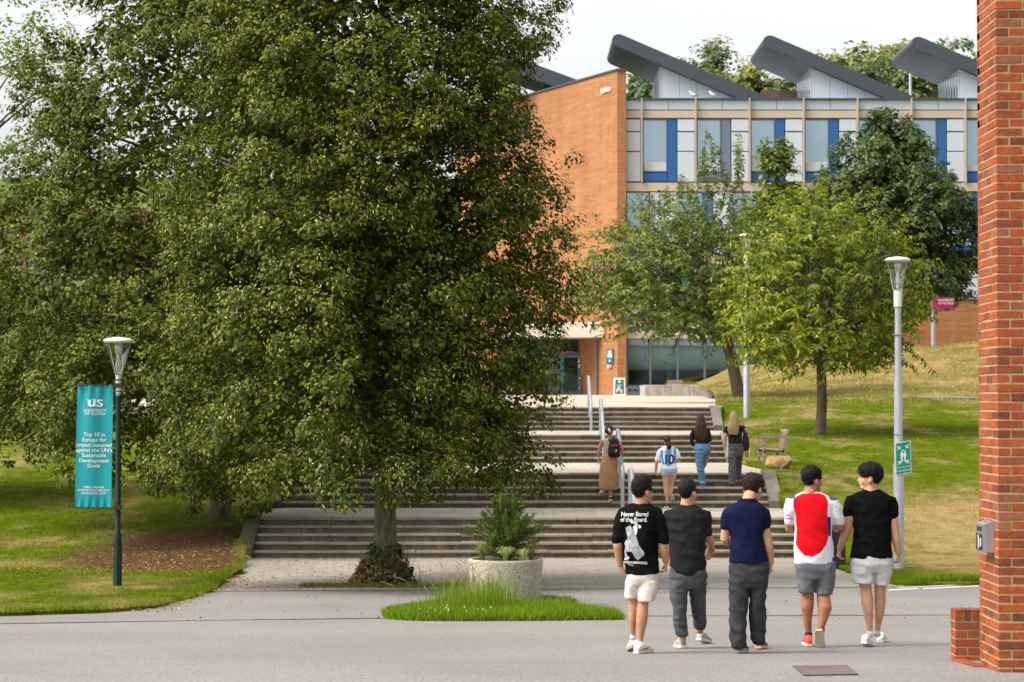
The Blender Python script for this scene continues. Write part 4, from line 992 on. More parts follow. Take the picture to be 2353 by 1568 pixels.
# ---- grass island with the planter
ISL = [(-1.48,29.9),(-1.25,29.58),(-.4,29.5),(.6,29.62),(1.34,29.85),(1.30,30.6),(.95,31.6),(.75,32.6),(.85,33.9),(.3,34.6),(-.5,34.6),(-1.0,33.6),(-1.35,32.2),(-1.6,30.9)]
isl = struct(sheet('grass_island', ISL, lambda x, y: road_z(x, y) + .05*min(1, max(0, 1-((x+.1)/1.9)**2)), .3, [simple('island_soil', (.06,.075,.012), .95, .4, 6, .5)], .004, .03, .1), 'soil of the small grass island in the road')
p = scatter(ISL, road_z, 4200, 21, off=.01)
g = blades('grass', p, .12, .011, M_FRESH, .45, 22); tag(g, 'bright green grass of the small island round the planter', 'grass', None, 'stuff')
rng = np.random.default_rng(23); q = np.array([(x, y, road_z(x, y)+.02) for x, y in zip(np.concatenate([rng.normal(-.55,.25,900), rng.normal(-.25,.16,500)]), np.concatenate([rng.normal(31.6,.5,900), rng.normal(32.3,.25,500)]))])
g = blades('grass', q, .42, .007, M_FRESH, .28, 24); tag(g, 'tall wispy grass tufts in front of the planter', 'grass', None, 'stuff')
fringe(ISL, road_z, 0, len(ISL), 900, .10, M_FRESH, 25, 'ragged outer edge of grass round the planter island', .010, .03)
# clover heads
M_CLOV = simple('clover_white', (.62,.58,.48), .8, .15, 9)
cl = thing('clover_flowers', (-.75, 30.2, road_z(-.75, 30.2)), 'white clover heads dotted over the left part of the grass island', 'clover', None, 'stuff'); mb = MB()
for i in range(46):
    x, y = rng.normal(-.75,.28), rng.normal(30.3,.42)
    if not inside(ISL, x, y): continue
    mb.ico((x, y, road_z(x, y)+rng.uniform(.07,.13)), rng.uniform(.010,.018), 1)
mb.build('flower_heads', M_CLOV, cl)
# seed-head stalks
M_STALK = simple('dry_grass_stalk', (.22,.20,.07), .8, .2, 9); mb = MB()
for i in range(46):
    x, y = rng.normal(-.75,.30), rng.uniform(31.0,33.0); z = road_z(x, y); a = rng.normal(0,.22); hgt = rng.uniform(.35,.72)
    pts = [Vector((x, y, z)), Vector((x+a*.25, y, z+hgt*.5)), Vector((x+a*.8, y+rng.normal(0,.05), z+hgt*.9)), Vector((x+a*1.3, y, z+hgt))]
    mb.tube(pts, [.003,.0025,.004,.002], 4)
for i in range(12):
    x, y = rng.uniform(.4,1.0), rng.uniform(31.0,32.6); z = road_z(x, y); a = rng.normal(0,.15); mb.tube([(x,y,z),(x+a*.4,y,z+.15),(x+a,y,z+.32)], [.003,.003,.002], 4)
o = mb.build('seed_stalks', M_STALK); tag(o, 'thin dry grass stalks with seed heads beside the planter', 'grass stalks', None, 'stuff')
# planter: lathe-turned exposed-aggregate tub
PXC, PYC = PX(1162, 33.6), 33.6; PZB = road_z(PXC, PYC)
t = NT('exposed_aggregate'); co = t.coord(); v = t.n('ShaderNodeTexVoronoi'); v.inputs['Scale'].default_value = 62; t.l(co, v.inputs['Vector'])
c = t.ramp(v.outputs['Distance'], [(.0,(.62,.56,.46)),(.45,(.46,.41,.33)),(.8,(.22,.195,.15))]); c = t.mix(.6, c, t.ramp(t.noise(t.mapping(co,(2,2,.6)), 1.8, 5), [(.3,(.75,.73,.68)),(.7,(1.15,1.15,1.15))]), 'MULTIPLY')
M_AGG = t.done(t.bsdf(c, .9, 0, .25, t.bump(v.outputs['Distance'], -.9, .012)))
T = thing('planter', (PXC, PYC, PZB), 'round pale exposed-aggregate concrete planter on the grass island', 'planter')
zt = PZ(1290, PYC - .52); H = zt - PZB
prof = [(.475,-.05),(.48,.05),(.50,H*.5),(.522,H-.05),(.525,H-.02),(.518,H),(.47,H),(.465,H-.05),(.46,H-.10),(.0001,H-.10)]
mb = MB(); mb.lathe(prof, (PXC, PYC, PZB), 64, cap=False); autosmooth(mb.build('tub', M_AGG, T), 50)
mb = MB(); mb.lathe([(.462,H-.11),(.44,H-.06),(.25,H-.02),(.0001,H)], (PXC, PYC, PZB), 32, cap=False); mb.build('soil', simple('potting_soil', (.05,.038,.025), .95, .4, 12, .5), T)
# juniper growing in the planter: feathery sprays
M_JUN = leaf_mat('juniper_spray', [(0,(.030,.062,.006)),(.5,(.070,.125,.010)),(.85,(.125,.185,.018)),(1,(.19,.23,.03))], .2, .6, (2.0,(.7,.75,.8),(1.2,1.15,1)), .2)
J = thing('juniper_shrub', (PXC, PYC, PZB + H), 'feathery green conifer shrub growing in the concrete planter', 'shrub')
rng = np.random.default_rng(31); jb = MB(); Ps, Ns, Ds = [], [], []
zc = PZB + H
tips = []
for i in range(78):
    a = rng.random()*2*pi; k = rng.random()
    hz = np.interp(k, [0,1], [.10,.92]); rad = np.interp(hz, [.05,.2,.45,.6,.8,.92,1.0],[.36,.40,.60,.40,.22,.14,.05])*rng.uniform(.55,1.12)
    tip = np.array([PXC + .02 + cos(a)*rad, PYC + sin(a)*rad*.8, zc + hz*1.0 + .03*sin(a)]); root = np.array([PXC, PYC, zc + max(0, hz*.55 - .1)])
    tips.append((root, tip))
for (x_, z_) in ((-.60,.36),(-.56,.42),(.58,.44),(.52,.50),(.46,.40),(.62,.46),(.30,.62),(-.30,.48),(.08,.95),(.02,.99)): tips.append((np.array([PXC,PYC,zc+.2]), np.array([PXC+x_, PYC-.05, zc+z_])))
for root, tip in tips:
    ax = tip - root; Lb = np.linalg.norm(ax); ax /= Lb; n = int(110 + 320*Lb)
    jb.tube([root, root + ax*Lb*.5 + np.array([0,0,.02]), tip], [.010,.006,.002], 4)
    q = rng.random(n)**.7; p = root + ax*(q*Lb)[:,None] + rng.normal(size=(n,3))*(.055*(1.15-q))[:,None]
    d = unit(ax*.9 + rng.normal(size=(n,3))*.55 + np.array([0,0,.12])); Ps.append(p); Ds.append(d); Ns.append(unit(rng.normal(size=(n,3)) + np.array([0,-.3,.6])))
Pp = np.vstack(Ps); n = len(Pp); jb.build('stems', M_BARK_D, J)
leaves('sprays', Pp, np.vstack(Ns), np.vstack(Ds), rng.uniform(.022,.05,n), rng.uniform(.006,.011,n), 'kite', M_JUN, J)
# variegated sedge tufts round the rim
M_SEDGE = leaf_mat('variegated_sedge', [(0,(.16,.22,.05)),(.5,(.34,.37,.12)),(1,(.55,.53,.26))], .3, .5)
M_SEDGE2 = leaf_mat('olive_sedge', [(0,(.10,.13,.03)),(.5,(.20,.22,.06)),(1,(.32,.30,.10))], .3, .5)
for i, (ox, oy, nb_, L_, mt, lab) in enumerate(((0.0,-.36,170,.26,M_SEDGE,'cream striped grass tuft at the front of the planter'),(-.33,-.22,190,.30,M_SEDGE2,'pale arching grass tuft on the planter, nearer the lime trunk'),(.24,-.33,150,.22,M_SEDGE,'yellowish grass tuft on the planter, nearer the walkers'),(.36,-.05,120,.30,M_SEDGE2,'wispy olive grass tuft at the far rim of the planter'))):
    S = MB(); rg = np.random.default_rng(200+i); b = Vector((PXC+ox, PYC+oy, PZB+H-.04))
    for k in range(nb_):
        a = rg.random()*2*pi; sp = rg.uniform(.2,1.0)*L_*.75; hh = L_*rg.uniform(.6,1.0); w = .0035
        e = Vector((cos(a), sin(a), 0)); s_ = Vector((-sin(a), cos(a), 0))*w; b0 = b + e*.02*rg.random() 
        p0, p1, p2, p3 = b0, b0 + e*sp*.25 + Vector((0,0,hh*.65)), b0 + e*sp*.65 + Vector((0,0,hh*.95)), b0 + e*sp + Vector((0,0,hh*.72))
        S.add([p0-s_, p0+s_, p1+s_, p1-s_, p2+s_*.7, p2-s_*.7, p3], [(0,1,2,3),(3,2,4,5),(5,4,6)])
    o = S.build('sedge_tuft', mt); tag(o, lab, 'grass tuft', 'grass tufts in the planter')
# ---- ivy and dead stems round the foot of the front lime
M_IVY = leaf_mat('ivy_leaf', [(0,(.015,.030,.010)),(.6,(.035,.062,.016)),(.85,(.075,.095,.03)),(1,(.20,.12,.04))], .15, .5)
M_DEAD = leaf_mat('withered_leaf', [(0,(.16,.085,.025)),(.5,(.34,.19,.06)),(1,(.48,.30,.12))], .25, .7)
IV = thing('ivy_clump', (XA, DA, road_z(XA, DA)), 'bushy ivy and withered growth round the foot of the front lime', 'ivy')
rng = np.random.default_rng(41); n = 2600; a = rng.random(n)*2*pi; hz = rng.random(n)**1.3
r = np.interp(hz, [0,.3,.7,1],[.50,.46,.28,.20])*rng.uniform(.5,1.1,n); p = np.stack([XA + np.cos(a)*r, DA + np.sin(a)*r*.8, road_z(XA, DA) + hz*.72], 1)
out = np.stack([np.cos(a), np.sin(a), np.full(n,.5)],1)
leaves('ivy_leaves', p, unit(out + rng.normal(size=(n,3))*.5), unit(np.array([0,0,-1.0]) + rng.normal(size=(n,3))*.5), rng.uniform(.05,.10,n), rng.uniform(.04,.08,n), 'heart', M_IVY, IV)
n = 1700; a = rng.random(n)*2*pi; hz = rng.random(n)**1.2; r = np.interp(hz,[0,.4,1],[.58,.44,.20])*rng.uniform(.75,1.12,n); a = np.where(rng.random(n) < .65, pi + rng.normal(size=n)*.8, a)
p = np.stack([XA + np.cos(a)*r, DA + np.sin(a)*r*.8, road_z(XA, DA) + hz*.55 + .02], 1)
leaves('withered_leaves', p, unit(np.stack([np.cos(a), np.sin(a), np.full(n,.3)],1) + rng.normal(size=(n,3))*.6), unit(np.array([0,0,-1.0]) + rng.normal(size=(n,3))*.6), rng.uniform(.05,.10,n), rng.uniform(.02,.045,n), 'kite', M_DEAD, IV)
mb = MB()
for k in range(60):
    a = rng.random()*2*pi; b = Vector((XA + cos(a)*.3, DA + sin(a)*.25, road_z(XA, DA))); mb.tube([b, b + Vector((cos(a)*.12, sin(a)*.1, .25)), b + Vector((cos(a)*.15 + rng.normal()*.05, sin(a)*.1, rng.uniform(.35,.65)))], [.006,.005,.003], 4)
mb.build('stems', simple('dry_stem', (.16,.10,.05), .9, .3, 8), IV)
# weedy strip in the paving beside the trunk
rng = np.random.default_rng(43); n = 3400; X = rng.uniform(XA-1.35, XA+1.45, n); Y = 38.95 + rng.normal(size=n)*.22 - .05*(X-XA)
M_WEED = leaf_mat('weedy_grass', [(0,(.07,.085,.010)),(.5,(.13,.13,.015)),(1,(.24,.19,.05))], .25, .7)
g = blades('grass', np.array([(x, y, road_z(x, y)+.01) for x, y in zip(X, Y)]), .06, .010, M_WEED, .6, 44); tag(g, 'weedy grass strip in the paving round the lime trunk', 'grass', None, 'stuff')
# ---- fallen leaves
M_LIT = leaf_mat('fallen_leaf', [(0,(.11,.05,.018)),(.4,(.24,.11,.03)),(.75,(.36,.19,.05)),(1,(.50,.36,.08))], .1, .8)
rng = np.random.default_rng(45)
def litter(xy, zf, off, name_lab):
    n = len(xy); p = np.array([(x, y, zf(x, y) + off) for x, y in xy]); az = rng.random(n)*2*pi
    nr = unit(np.array([0,0,1.0]) + rng.normal(size=(n,3))*.22); L = rng.uniform(.025,.06,n)
    o = leaves('fallen_leaves', p, nr, np.stack([np.cos(az), np.sin(az), np.zeros(n)],1), L, L*rng.uniform(.4,.8,n), 'kite', M_LIT); tag(o, name_lab, 'fallen leaves', None, 'stuff')
n = 1500; xy = np.stack([rng.normal(-3.0,1.9,n), rng.uniform(37.8,48.3,n)],1); xy = xy[(xy[:,0] > -5.0) & (xy[:,0] < 3)]; litter(xy, road_z, .016, 'brown fallen leaves strewn on the paved apron under the front lime')
n = 900; xy = np.stack([rng.uniform(-5.1,6,n), 48.42 - np.abs(rng.normal(size=n))*.09],1); litter(xy, road_z, .02, 'drift of dry leaves along the foot of the lowest flight')
n = 500; xy = np.stack([rng.uniform(-5.1,6,n), 54.42 - np.abs(rng.normal(size=n))*.10],1); litter(xy, lambda x, y: CZ-2.40, .015, 'drift of dry leaves along the foot of the second flight')
n = 4200; xy = np.stack([rng.normal(-6.4,1.5,n), rng.normal(45.8,3.2,n)],1); xy = np.array([q for q in xy if inside(LAWN_L, *q)]); litter(xy, left_z, .03, 'fallen leaves on the lawn under the limes')
n = 420; xy = np.stack([rng.normal(-4.78,.16,n), rng.uniform(31.8,42,n)],1); litter(xy, road_z, .02, 'leaf litter along the kerbless edge of the left lawn')
n = 160; xy = np.stack([rng.uniform(-6,6,n), rng.uniform(29,38,n)],1); litter(xy, road_z, .012, 'scattered single leaves on the road')
n = 700; xx = rng.uniform(-5,6,n); st = rng.integers(0,4,n); yy = 48.5 + TREAD*st + rng.uniform(.05,.33,n)
p = np.array([(x, y, CZ - 3.15 + RISER*(s+1) + .012) for x, y, s in zip(xx, yy, st)]); az = rng.random(n)*2*pi; L = rng.uniform(.03,.06,n)
o = leaves('fallen_leaves', p, unit(np.array([0,0,1.0]) + rng.normal(size=(n,3))*.25), np.stack([np.cos(az), np.sin(az), np.zeros(n)],1), L, L*.6, 'kite', M_LIT); tag(o, 'dry leaves lying on the treads of the lowest flight', 'fallen leaves', None, 'stuff')
# ================================================================ near brick pillar, low wall, box
def brick_skin(name, cols, mort=False):
    t = NT(name); co = t.coord()
    inf = t.n('ShaderNodeObjectInfo').outputs['Random']
    c = t.ramp(inf, cols)
    c = t.mix(.85, c, t.ramp(t.noise(t.n('ShaderNodeNewGeometry').outputs['Position'], 26, 5, .7), [(.3,(.62,.60,.6)),(.7,(1.25,1.2,1.15))]), 'MULTIPLY')
    pos = t.n('ShaderNodeNewGeometry').outputs['Position']
    spl = t.ramp(t.noise(pos, 75, 2), [(.70, 0.0), (.74, 1.0)]); c = t.mix(t.math('MULTIPLY', spl, .5), c, (.6,.55,.48))
    h = t.noise(t.mapping(pos, (1,1,2.2)), 55, 4, .7)
    return t.done(t.bsdf(c, .85, 0, .2, t.bump(h, .7, .012)))
M_BR = brick_skin('rustic_red_brick', [(0,(.15,.050,.030)),(.15,(.24,.066,.030)),(.45,(.31,.078,.028)),(.75,(.38,.092,.028)),(.9,(.24,.080,.042)),(1,(.31,.135,.07))])
M_MORT = simple('yellow_mortar', (.36,.25,.125), .95, .25, 22, .6, 90)
def brick_mesh(lx, ly, lz, seed):
    """one brick, edges softened and faces slightly uneven; centred at origin"""
    m = MB(); m.cbox(-lx/2, lx/2, -ly/2, ly/2, -lz/2, lz/2, .005); rg = random.Random(seed)
    m.v = [(x + rg.uniform(-.0015,.0015), y + rg.uniform(-.0015,.0015), z + rg.uniform(-.0015,.0015)) for x, y, z in m.v]
    me = m.mesh('brick'); me.materials.append(M_BR); return me
SX0, SY0 = PX(2292, 19.6), 19.6; SZ0 = road_z(SX0, SY0) - .12
DEPTH, WIDTH = .79, .89
PIL = thing('brick_pillar', (SX0 + WIDTH/2, SY0 + DEPTH/2, SZ0), 'tall red brick pillar with yellow mortar filling the right edge of the picture', 'pillar')
m = MB(); m.box(SX0 + .0035, SX0 + WIDTH - .0035, SY0 + .0035, SY0 + DEPTH - .0035, SZ0 - .1, SZ0 + 6.75); m.build('mortar_core', M_MORT, PIL)
BRF = {}
def bmesh_for(lx, ly, k):
    key = (round(lx,3), round(ly,3), k % 4)
    if key not in BRF: BRF[key] = brick_mesh(lx, ly, .065, hash(key) % 1000)
    return BRF[key]
random.seed(77)
allb = []
ncourse = 90
for k in range(ncourse):
    z = SZ0 + .0375 + .075*k
    fr = [];  # front face bricks (x extents) and side face bricks (y extents)
    if k % 2 == 0:
        x = 0.0
        while x < WIDTH - .05: w = min(.215, WIDTH - x); fr.append((x, w)); x += .225
        y = .1125; sd = []
        while y < DEPTH - .04: w = min(.215, DEPTH - y); sd.append((y, w)); y += .225
    else:
        fr = [(0, .1025)]; x = .1125
        while x < WIDTH - .05: w = min(.215, WIDTH - x); fr.append((x, w)); x += .225
        y = .225; sd = []
        while y < DEPTH - .04: w = min(.215, DEPTH - y); sd.append((y, w)); y += .225
    for x, w in fr:
        ly = .1025 if not (k % 2 and x == 0) else .215
        allb.append((k, 'f', w, ly, (SX0 + x + w/2, SY0 + ly/2, z)))
        if x > 0 or k % 2 == 0: allb.append((k, 'b', w, .1025, (SX0 + x + w/2, SY0 + DEPTH - .05125, z)))
    for y, w in sd:
        allb.append((k, 's', .1025, w, (SX0 + .05125, SY0 + y + w/2, z))); allb.append((k, 'r', .1025, w, (SX0 + WIDTH - .05125, SY0 + y + w/2, z)))
vis = [b for b in allb if (b[1] == 'f' and b[4][0] < SX0 + .30 or b[1] == 's') and b[4][2] < CZ + 3.45]
vis.sort(key=lambda b: (0 if b[1] == 'f' else 1, b[0])); parts, rest = vis[:300], vis[300:] + [b for b in allb if b not in vis]
for b in parts:
    o = piece('brick', bmesh_for(b[2], b[3], random.randrange(4)), (b[4][0] + random.uniform(-.002,.002), b[4][1] + random.uniform(-.003,.002), b[4][2] + random.uniform(-.002,.002)), PIL)
mb = MB()
for b in rest:
    w, l, (x, y, z) = b[2], b[3], b[4]; (mb.cbox(x-w/2, x+w/2, y-l/2, y+l/2, z-.0325, z+.0325, .005) if b[1] in 'fs' and z < CZ + 3.5 else mb.box(x-w/2, x+w/2, y-l/2, y+l/2, z-.0325, z+.0325))
t = NT('rustic_red_brick_mass'); rnd = t.n('ShaderNodeNewGeometry').outputs['Random Per Island']; pos = t.n('ShaderNodeNewGeometry').outputs['Position']
c = t.ramp(rnd, [(0,(.15,.050,.030)),(.15,(.24,.066,.030)),(.45,(.31,.078,.028)),(.75,(.38,.092,.028)),(.9,(.24,.080,.042)),(1,(.31,.135,.07))])
c = t.mix(.85, c, t.ramp(t.noise(pos, 26, 5, .7), [(.3,(.62,.60,.6)),(.7,(1.25,1.2,1.15))]), 'MULTIPLY')
o = mb.build('brickwork', t.done(t.bsdf(c, .85, 0, .2, t.bump(t.noise(t.mapping(pos, (1,1,2.2)), 55, 4, .7), .7, .012))), PIL); o['kind'] = 'stuff'
# steel cigarette box on its side
t = NT('brushed_steel'); co = t.coord(); c = t.ramp(t.noise(t.mapping(co,(30,30,2)), 1, 3), [(.3,(.30,.30,.31)),(.7,(.44,.44,.45))]); M_STEEL = t.done(t.bsdf(c, .38, .7, .5))
M_BLACK = simple('black_print', (.012,.012,.013), .5, .1)
bz0, bz1 = PZ(1268, 19.95), PZ(1196, 19.95); by0, by1 = SY0 + .16, SY0 + .47
AB = thing('ash_bin', (SX0 - .045, (by0+by1)/2, bz0), 'small stainless steel cigarette bin fixed to the near brick pillar', 'ash bin')
m = MB(); m.prism([(SX0 - .002, by0, bz0), (SX0 - .092, by0, bz0), (SX0 - .092, by0, bz1 - .03), (SX0 - .002, by0, bz1)], (0, by1 - by0, 0)); autosmooth(m.build('box', M_STEEL, AB), 30)
m = MB()
for q in range(7): m.box(SX0 - .0945, SX0 - .0922, by0 + .05 + q*.03, by0 + .062 + q*.03, bz1 - .085, bz1 - .05)
m.build('stub_holes', M_BLACK, AB)
m = MB(); m.box(SX0 - .0945, SX0 - .0922, by0 + .03, by1 - .03, bz0 + .02, bz1 - .11); pl = m.build('dark_plate', M_BLACK, AB)
m = MB(); m.box(SX0 - .0965, SX0 - .0948, by0 + .07, by0 + .11, bz0 + .05, bz1 - .14); m.box(SX0 - .0965, SX0 - .0948, by0 + .16, by0 + .2, bz0 + .03, bz1 - .12); m.build('pictogram', simple('white_print', (.55,.55,.55), .6, .05), AB)
m = MB(); m.tube([(SX0 - .05, by0 + .1, bz1 - .012), (SX0 - .05, by0 + .1, bz1 + .012), (SX0 - .05, by0 + .15, bz1 + .012), (SX0 - .05, by0 + .15, bz1 - .012)], .005, 6); m.build('lock_loop', M_STEEL, AB)
m = MB(); m.box(SX0 - .094, SX0 - .0, by0 - .004, by0 - .0005, bz0 + .01, bz1 - .035); m.build('side_plate', M_STEEL, AB)
# low wall end beside it
LD = 21.2; LX0 = PX(2192, LD); LZ0 = road_z(LX0, LD) - .03
LW = thing('low_brick_wall', (LX0 + .5, LD + .1, LZ0), 'low red brick wall end with upright coping bricks, behind the pillar foot', 'wall')
m = MB(); m.box(LX0 + .004, LX0 + 2.3, LD + .004, LD + .211, LZ0 - .05, LZ0 + .455); m.build('mortar_core', M_MORT, LW)
for k in range(5):
    z = LZ0 + .0375 + .075*k; x = 0.0 if k % 2 == 0 else -.1125
    while x < 2.2:
        x0 = max(0, x); w = x + .215 - x0
        for yy in (LD + .05125, LD + .16375): piece('brick', bmesh_for(w, .1025, random.randrange(4)), (LX0 + x0 + w/2, yy, z), LW)
        x += .225
x = 0.0
while x < 2.2:
    me = BRF.setdefault(('cope', random.randrange(3)), brick_mesh(.065, .215, .1025, random.randrange(99))); piece('coping_brick', me, (LX0 + x + .0325, LD + .1075, LZ0 + .375 + .05125 + .003), LW, (0, 0, random.uniform(-.02,.02))); x += .075
# brick edging laid in the ground between wall and pillar
ED = thing('brick_edging', (LX0 + .2, LD - .4, road_z(LX0, LD) ), 'flush red brick edging in the tarmac at the pillar foot', 'edging')
a, b_ = Vector((LX0 + .02, LD - .12)), Vector((SX0 - .03, SY0 + .75))
for q in range(9):
    p = a.lerp(b_, q/8); me = BRF.setdefault(('edge',), brick_mesh(.215, .1025, .065, 5)); piece('brick', me, (p.x, p.y, road_z(p.x, p.y) - .018), ED, (0, 0, atan2(b_.y - a.y, b_.x - a.x) + random.uniform(-.03,.03)))
# manhole plate in the road
mx0 = P(1823, 1531, 19); 
def road_hit(px, py):
    lo, hi = 8.0, 60.0
    for _ in range(60):
        mid = (lo + hi)/2; p = P(px, py, mid)
        if p.z > road_z(p.x, mid): lo = mid
        else: hi = mid
    return P(px, py, lo)
q = [road_hit(1848, 1553), road_hit(1969, 1551), road_hit(1943, 1530), road_hit(1823, 1532)]
t = NT('rusty_plate'); co = t.coord(); c = t.ramp(t.noise(co, 3, 5), [(.3,(.13,.085,.075)),(.7,(.20,.145,.13))]); v = t.n('ShaderNodeTexVoronoi'); v.inputs['Scale'].default_value = 40; t.l(co, v.inputs['Vector']); M_PLATE = t.done(t.bsdf(c, .6, .3, .4, t.bump(v.outputs['Distance'], .5, .01)))
MH = thing('manhole_cover', (q[0].x, q[0].y, q[0].z), 'rusty brown rectangular cover plate set in the tarmac', 'manhole cover')
m = MB(); m.prism([(p.x, p.y, p.z - .01) for p in q], (0, 0, .018)); m.build('plate', M_PLATE, MH)
cc = sum((p for p in q), Vector())/4; ring = [cc + (p - cc)*1.045 for p in q]; m = MB()
for i in range(4): a_, b2, c2_, d_ = ring[i], ring[(i+1) % 4], q[(i+1) % 4], q[i]; m.add([a_ + Vector((0,0,.006)), b2 + Vector((0,0,.006)), c2_ + Vector((0,0,.006)), d_ + Vector((0,0,.006))], [(0,1,2,3)])
m.build('frame', M_CHAN, MH)
# white road markings near the right lawn
m = MB(); M_PAINT = simple('worn_road_paint', (.62,.60,.56), .8, .2, 8)
for pts in ([(2040,1356),(2110,1352),(2112,1354.5),(2042,1358.5)],[(2120,1352.5),(2250,1346),(2250,1348.5),(2122,1355)],[(2060,1350.5),(2230,1343.5),(2230,1345),(2062,1352)]):
    ps = [road_hit(*p_) for p_ in pts]; m.add([(p.x, p.y, p.z + .006) for p in ps], [(0,1,2,3)])
o = m.build('road_markings', M_PAINT); struct(o, 'worn white road markings near the right lawn')

# ================================================================ lamps
t = NT('clear_polycarbonate'); tr = t.n('ShaderNodeBsdfTransparent'); tr.inputs[0].default_value = (.86,.87,.85,1); gl = t.n('ShaderNodeBsdfGlossy'); gl.inputs['Roughness'].default_value = .08; gl.inputs[0].default_value = (.9,.9,.9,1)
mx = t.n('ShaderNodeMixShader'); mx.inputs[0].default_value = .16; t.l(tr.outputs[0], mx.inputs[1]); t.l(gl.outputs[0], mx.inputs[2]); M_LAMPGLASS = t.done(mx.outputs[0])
M_LAMPCAP = simple('pale_lamp_cap', (.70,.69,.67), .45, .05, 3, 0)
M_DKGREEN = simple('dark_green_paint', (.006,.022,.014), .6, .15, 4, .1, 60, 0, .25)
M_POLE = simple('galvanised_pole', (.40,.42,.44), .5, .12, 5, .1, 40, .35)
M_REFL = simple('lamp_reflector', (.72,.72,.70), .25, .05, 3, 0, 10, .6)
def lamp(base, top_z, head_w, r, label, polemat, foot=None, capmat=None):
    x, y, z = base; L = thing('street_lamp', base, label, 'street lamp', 'tulip street lamps'); hw = head_w/2; hh = head_w*1.22
    m = MB()
    if foot: m.lathe([(foot*1.05, -.1), (foot*1.05, 0), (foot, .02), (foot, .62), (r*1.25, .74), (r*1.25, .80), (r, .82), (r, top_z - z - hh - .28)], (x, y, z), 8 if foot else 16); autosmooth(m.build('pole', polemat, L), 30)
    else: m.lathe([(r*1.25, -.1), (r*1.25, 1.9), (r*1.05, 1.95), (r*1.0, 3.4), (r*.8, 3.5), (r*.72, top_z - z - hh - .28)], (x, y, z), 16); autosmooth(m.build('pole', polemat, L), 30)
    zt = top_z
    m = MB(); m.lathe([(r*.95, -hh - .32), (r*1.0, -hh - .02), (r*1.3, -hh)], (x, y, zt), 16); autosmooth(m.build('neck', M_LAMPCAP, L), 40)
    m = MB(); m.lathe([(r*1.25, -hh), (hw*.45, -hh*.75), (hw*.66, -hh*.42), (hw*.88, -.06)], (x, y, zt), 24, cap=False); autosmooth(m.build('diffuser', M_LAMPGLASS, L), 60)
    m = MB(); m.lathe([(.03, -hh + .02), (.05, -hh + .25*hh), (.012, -hh*.30), (.012, -.06)], (x, y, zt), 10); m.lathe([(hw*.3, -.07), (.05, -hh*.45)], (x, y, zt), 16); m.build('reflector', M_REFL, L, True)
    m = MB(); m.lathe([(hw*.9, -.075), (hw, -.05), (hw*.97, -.03), (hw*.7, -.005), (hw*.25, .012), (.001, .015)], (x, y, zt), 28, cap=True); autosmooth(m.build('cap', capmat or M_LAMPCAP, L), 45)
    m = MB()
    for a in range(3): ca, sa = cos(a*2.094+.5), sin(a*2.094+.5); m.tube([(x+ca*r*1.25, y+sa*r*1.25, zt-hh), (x+ca*hw*.64, y+sa*hw*.64, zt-hh*.42), (x+ca*hw*.87, y+sa*hw*.87, zt-.06)], .008, 5)
    m.build('ribs', M_POLE, L); return L
LD1 = 37.6; lx = PX(272, LD1); lz = left_z(lx, LD1) + .04
L1 = lamp((lx, LD1, lz), PZ(777, LD1), 70/FPX*LD1, .042, 'dark green lamp post on the left lawn carrying the teal banner', M_DKGREEN, .068)
LD2 = 44.0; lx2 = PX(2064, LD2); lz2 = right_z(lx2, LD2) + .03
L2 = lamp((lx2, LD2, lz2), PZ(592, LD2), 60/FPX*LD2, .078, 'tall grey lamp post with the green fire assembly sign', M_POLE)
LD3 = 77.0; lx3 = PX(1716, LD3); lz3 = right_z(lx3, LD3)
lamp((lx3, LD3, lz3), PZ(538, LD3), 36/FPX*LD3, .085, 'farther grey lamp post standing in front of the cherry trees', M_POLE)
# straps on the tall pole
m = MB()
for py in (770, 1000, 1090): m.lathe([(.088,0),(.088,.02)], (lx2, LD2, PZ(py, LD2)), 16)
m.build('strap', M_STEEL, L2)

# ================================================================ lettering helper
def text_mesh(body, size, bold=0.0, align='CENTER', shear=0.0, space=1.0, line=1.0):
    cu = bpy.data.curves.new('lettering', 'FONT'); cu.body = body; cu.size = size; cu.align_x = align; cu.align_y = 'TOP_BASELINE'; cu.offset = bold; cu.shear = shear; cu.space_character = space; cu.space_line = line; cu.fill_mode = 'FRONT'; cu.resolution_u = 3
    ob = bpy.data.objects.new('lettering_tmp', cu); COL.objects.link(ob); dg = bpy.context.evaluated_depsgraph_get()
    me = bpy.data.meshes.new_from_object(ob.evaluated_get(dg)); v = [tuple(q.co) for q in me.vertices]; f = [tuple(p_.vertices) for p_ in me.polygons]
    bpy.data.objects.remove(ob); bpy.data.curves.remove(cu); bpy.data.meshes.remove(me); return v, f
def serif_boxes(v, f, size):
    return v, f
def letter_on(fn, body, size, mat, parent, name='lettering', bold=0.0, shear=0.0, space=1.0, line=1.0, align='CENTER'):
    """fn maps flat (u, v) to a world point"""
    v, f = text_mesh(body, size, bold, align, shear, space, line); m = MB(); m.add([fn(a, b) for a, b, _ in v], f); return m.build(name, mat, parent)
def poly_on(fn, polys, mat, parent, name='print'):
    m = MB()
    for pl in polys: m.add([fn(u, v) for u, v in pl], [tuple(range(len(pl)))])
    return m.build(name, mat, parent)
M_PRINTW = simple('white_lettering', (.74,.74,.72), .7, .03, 5)
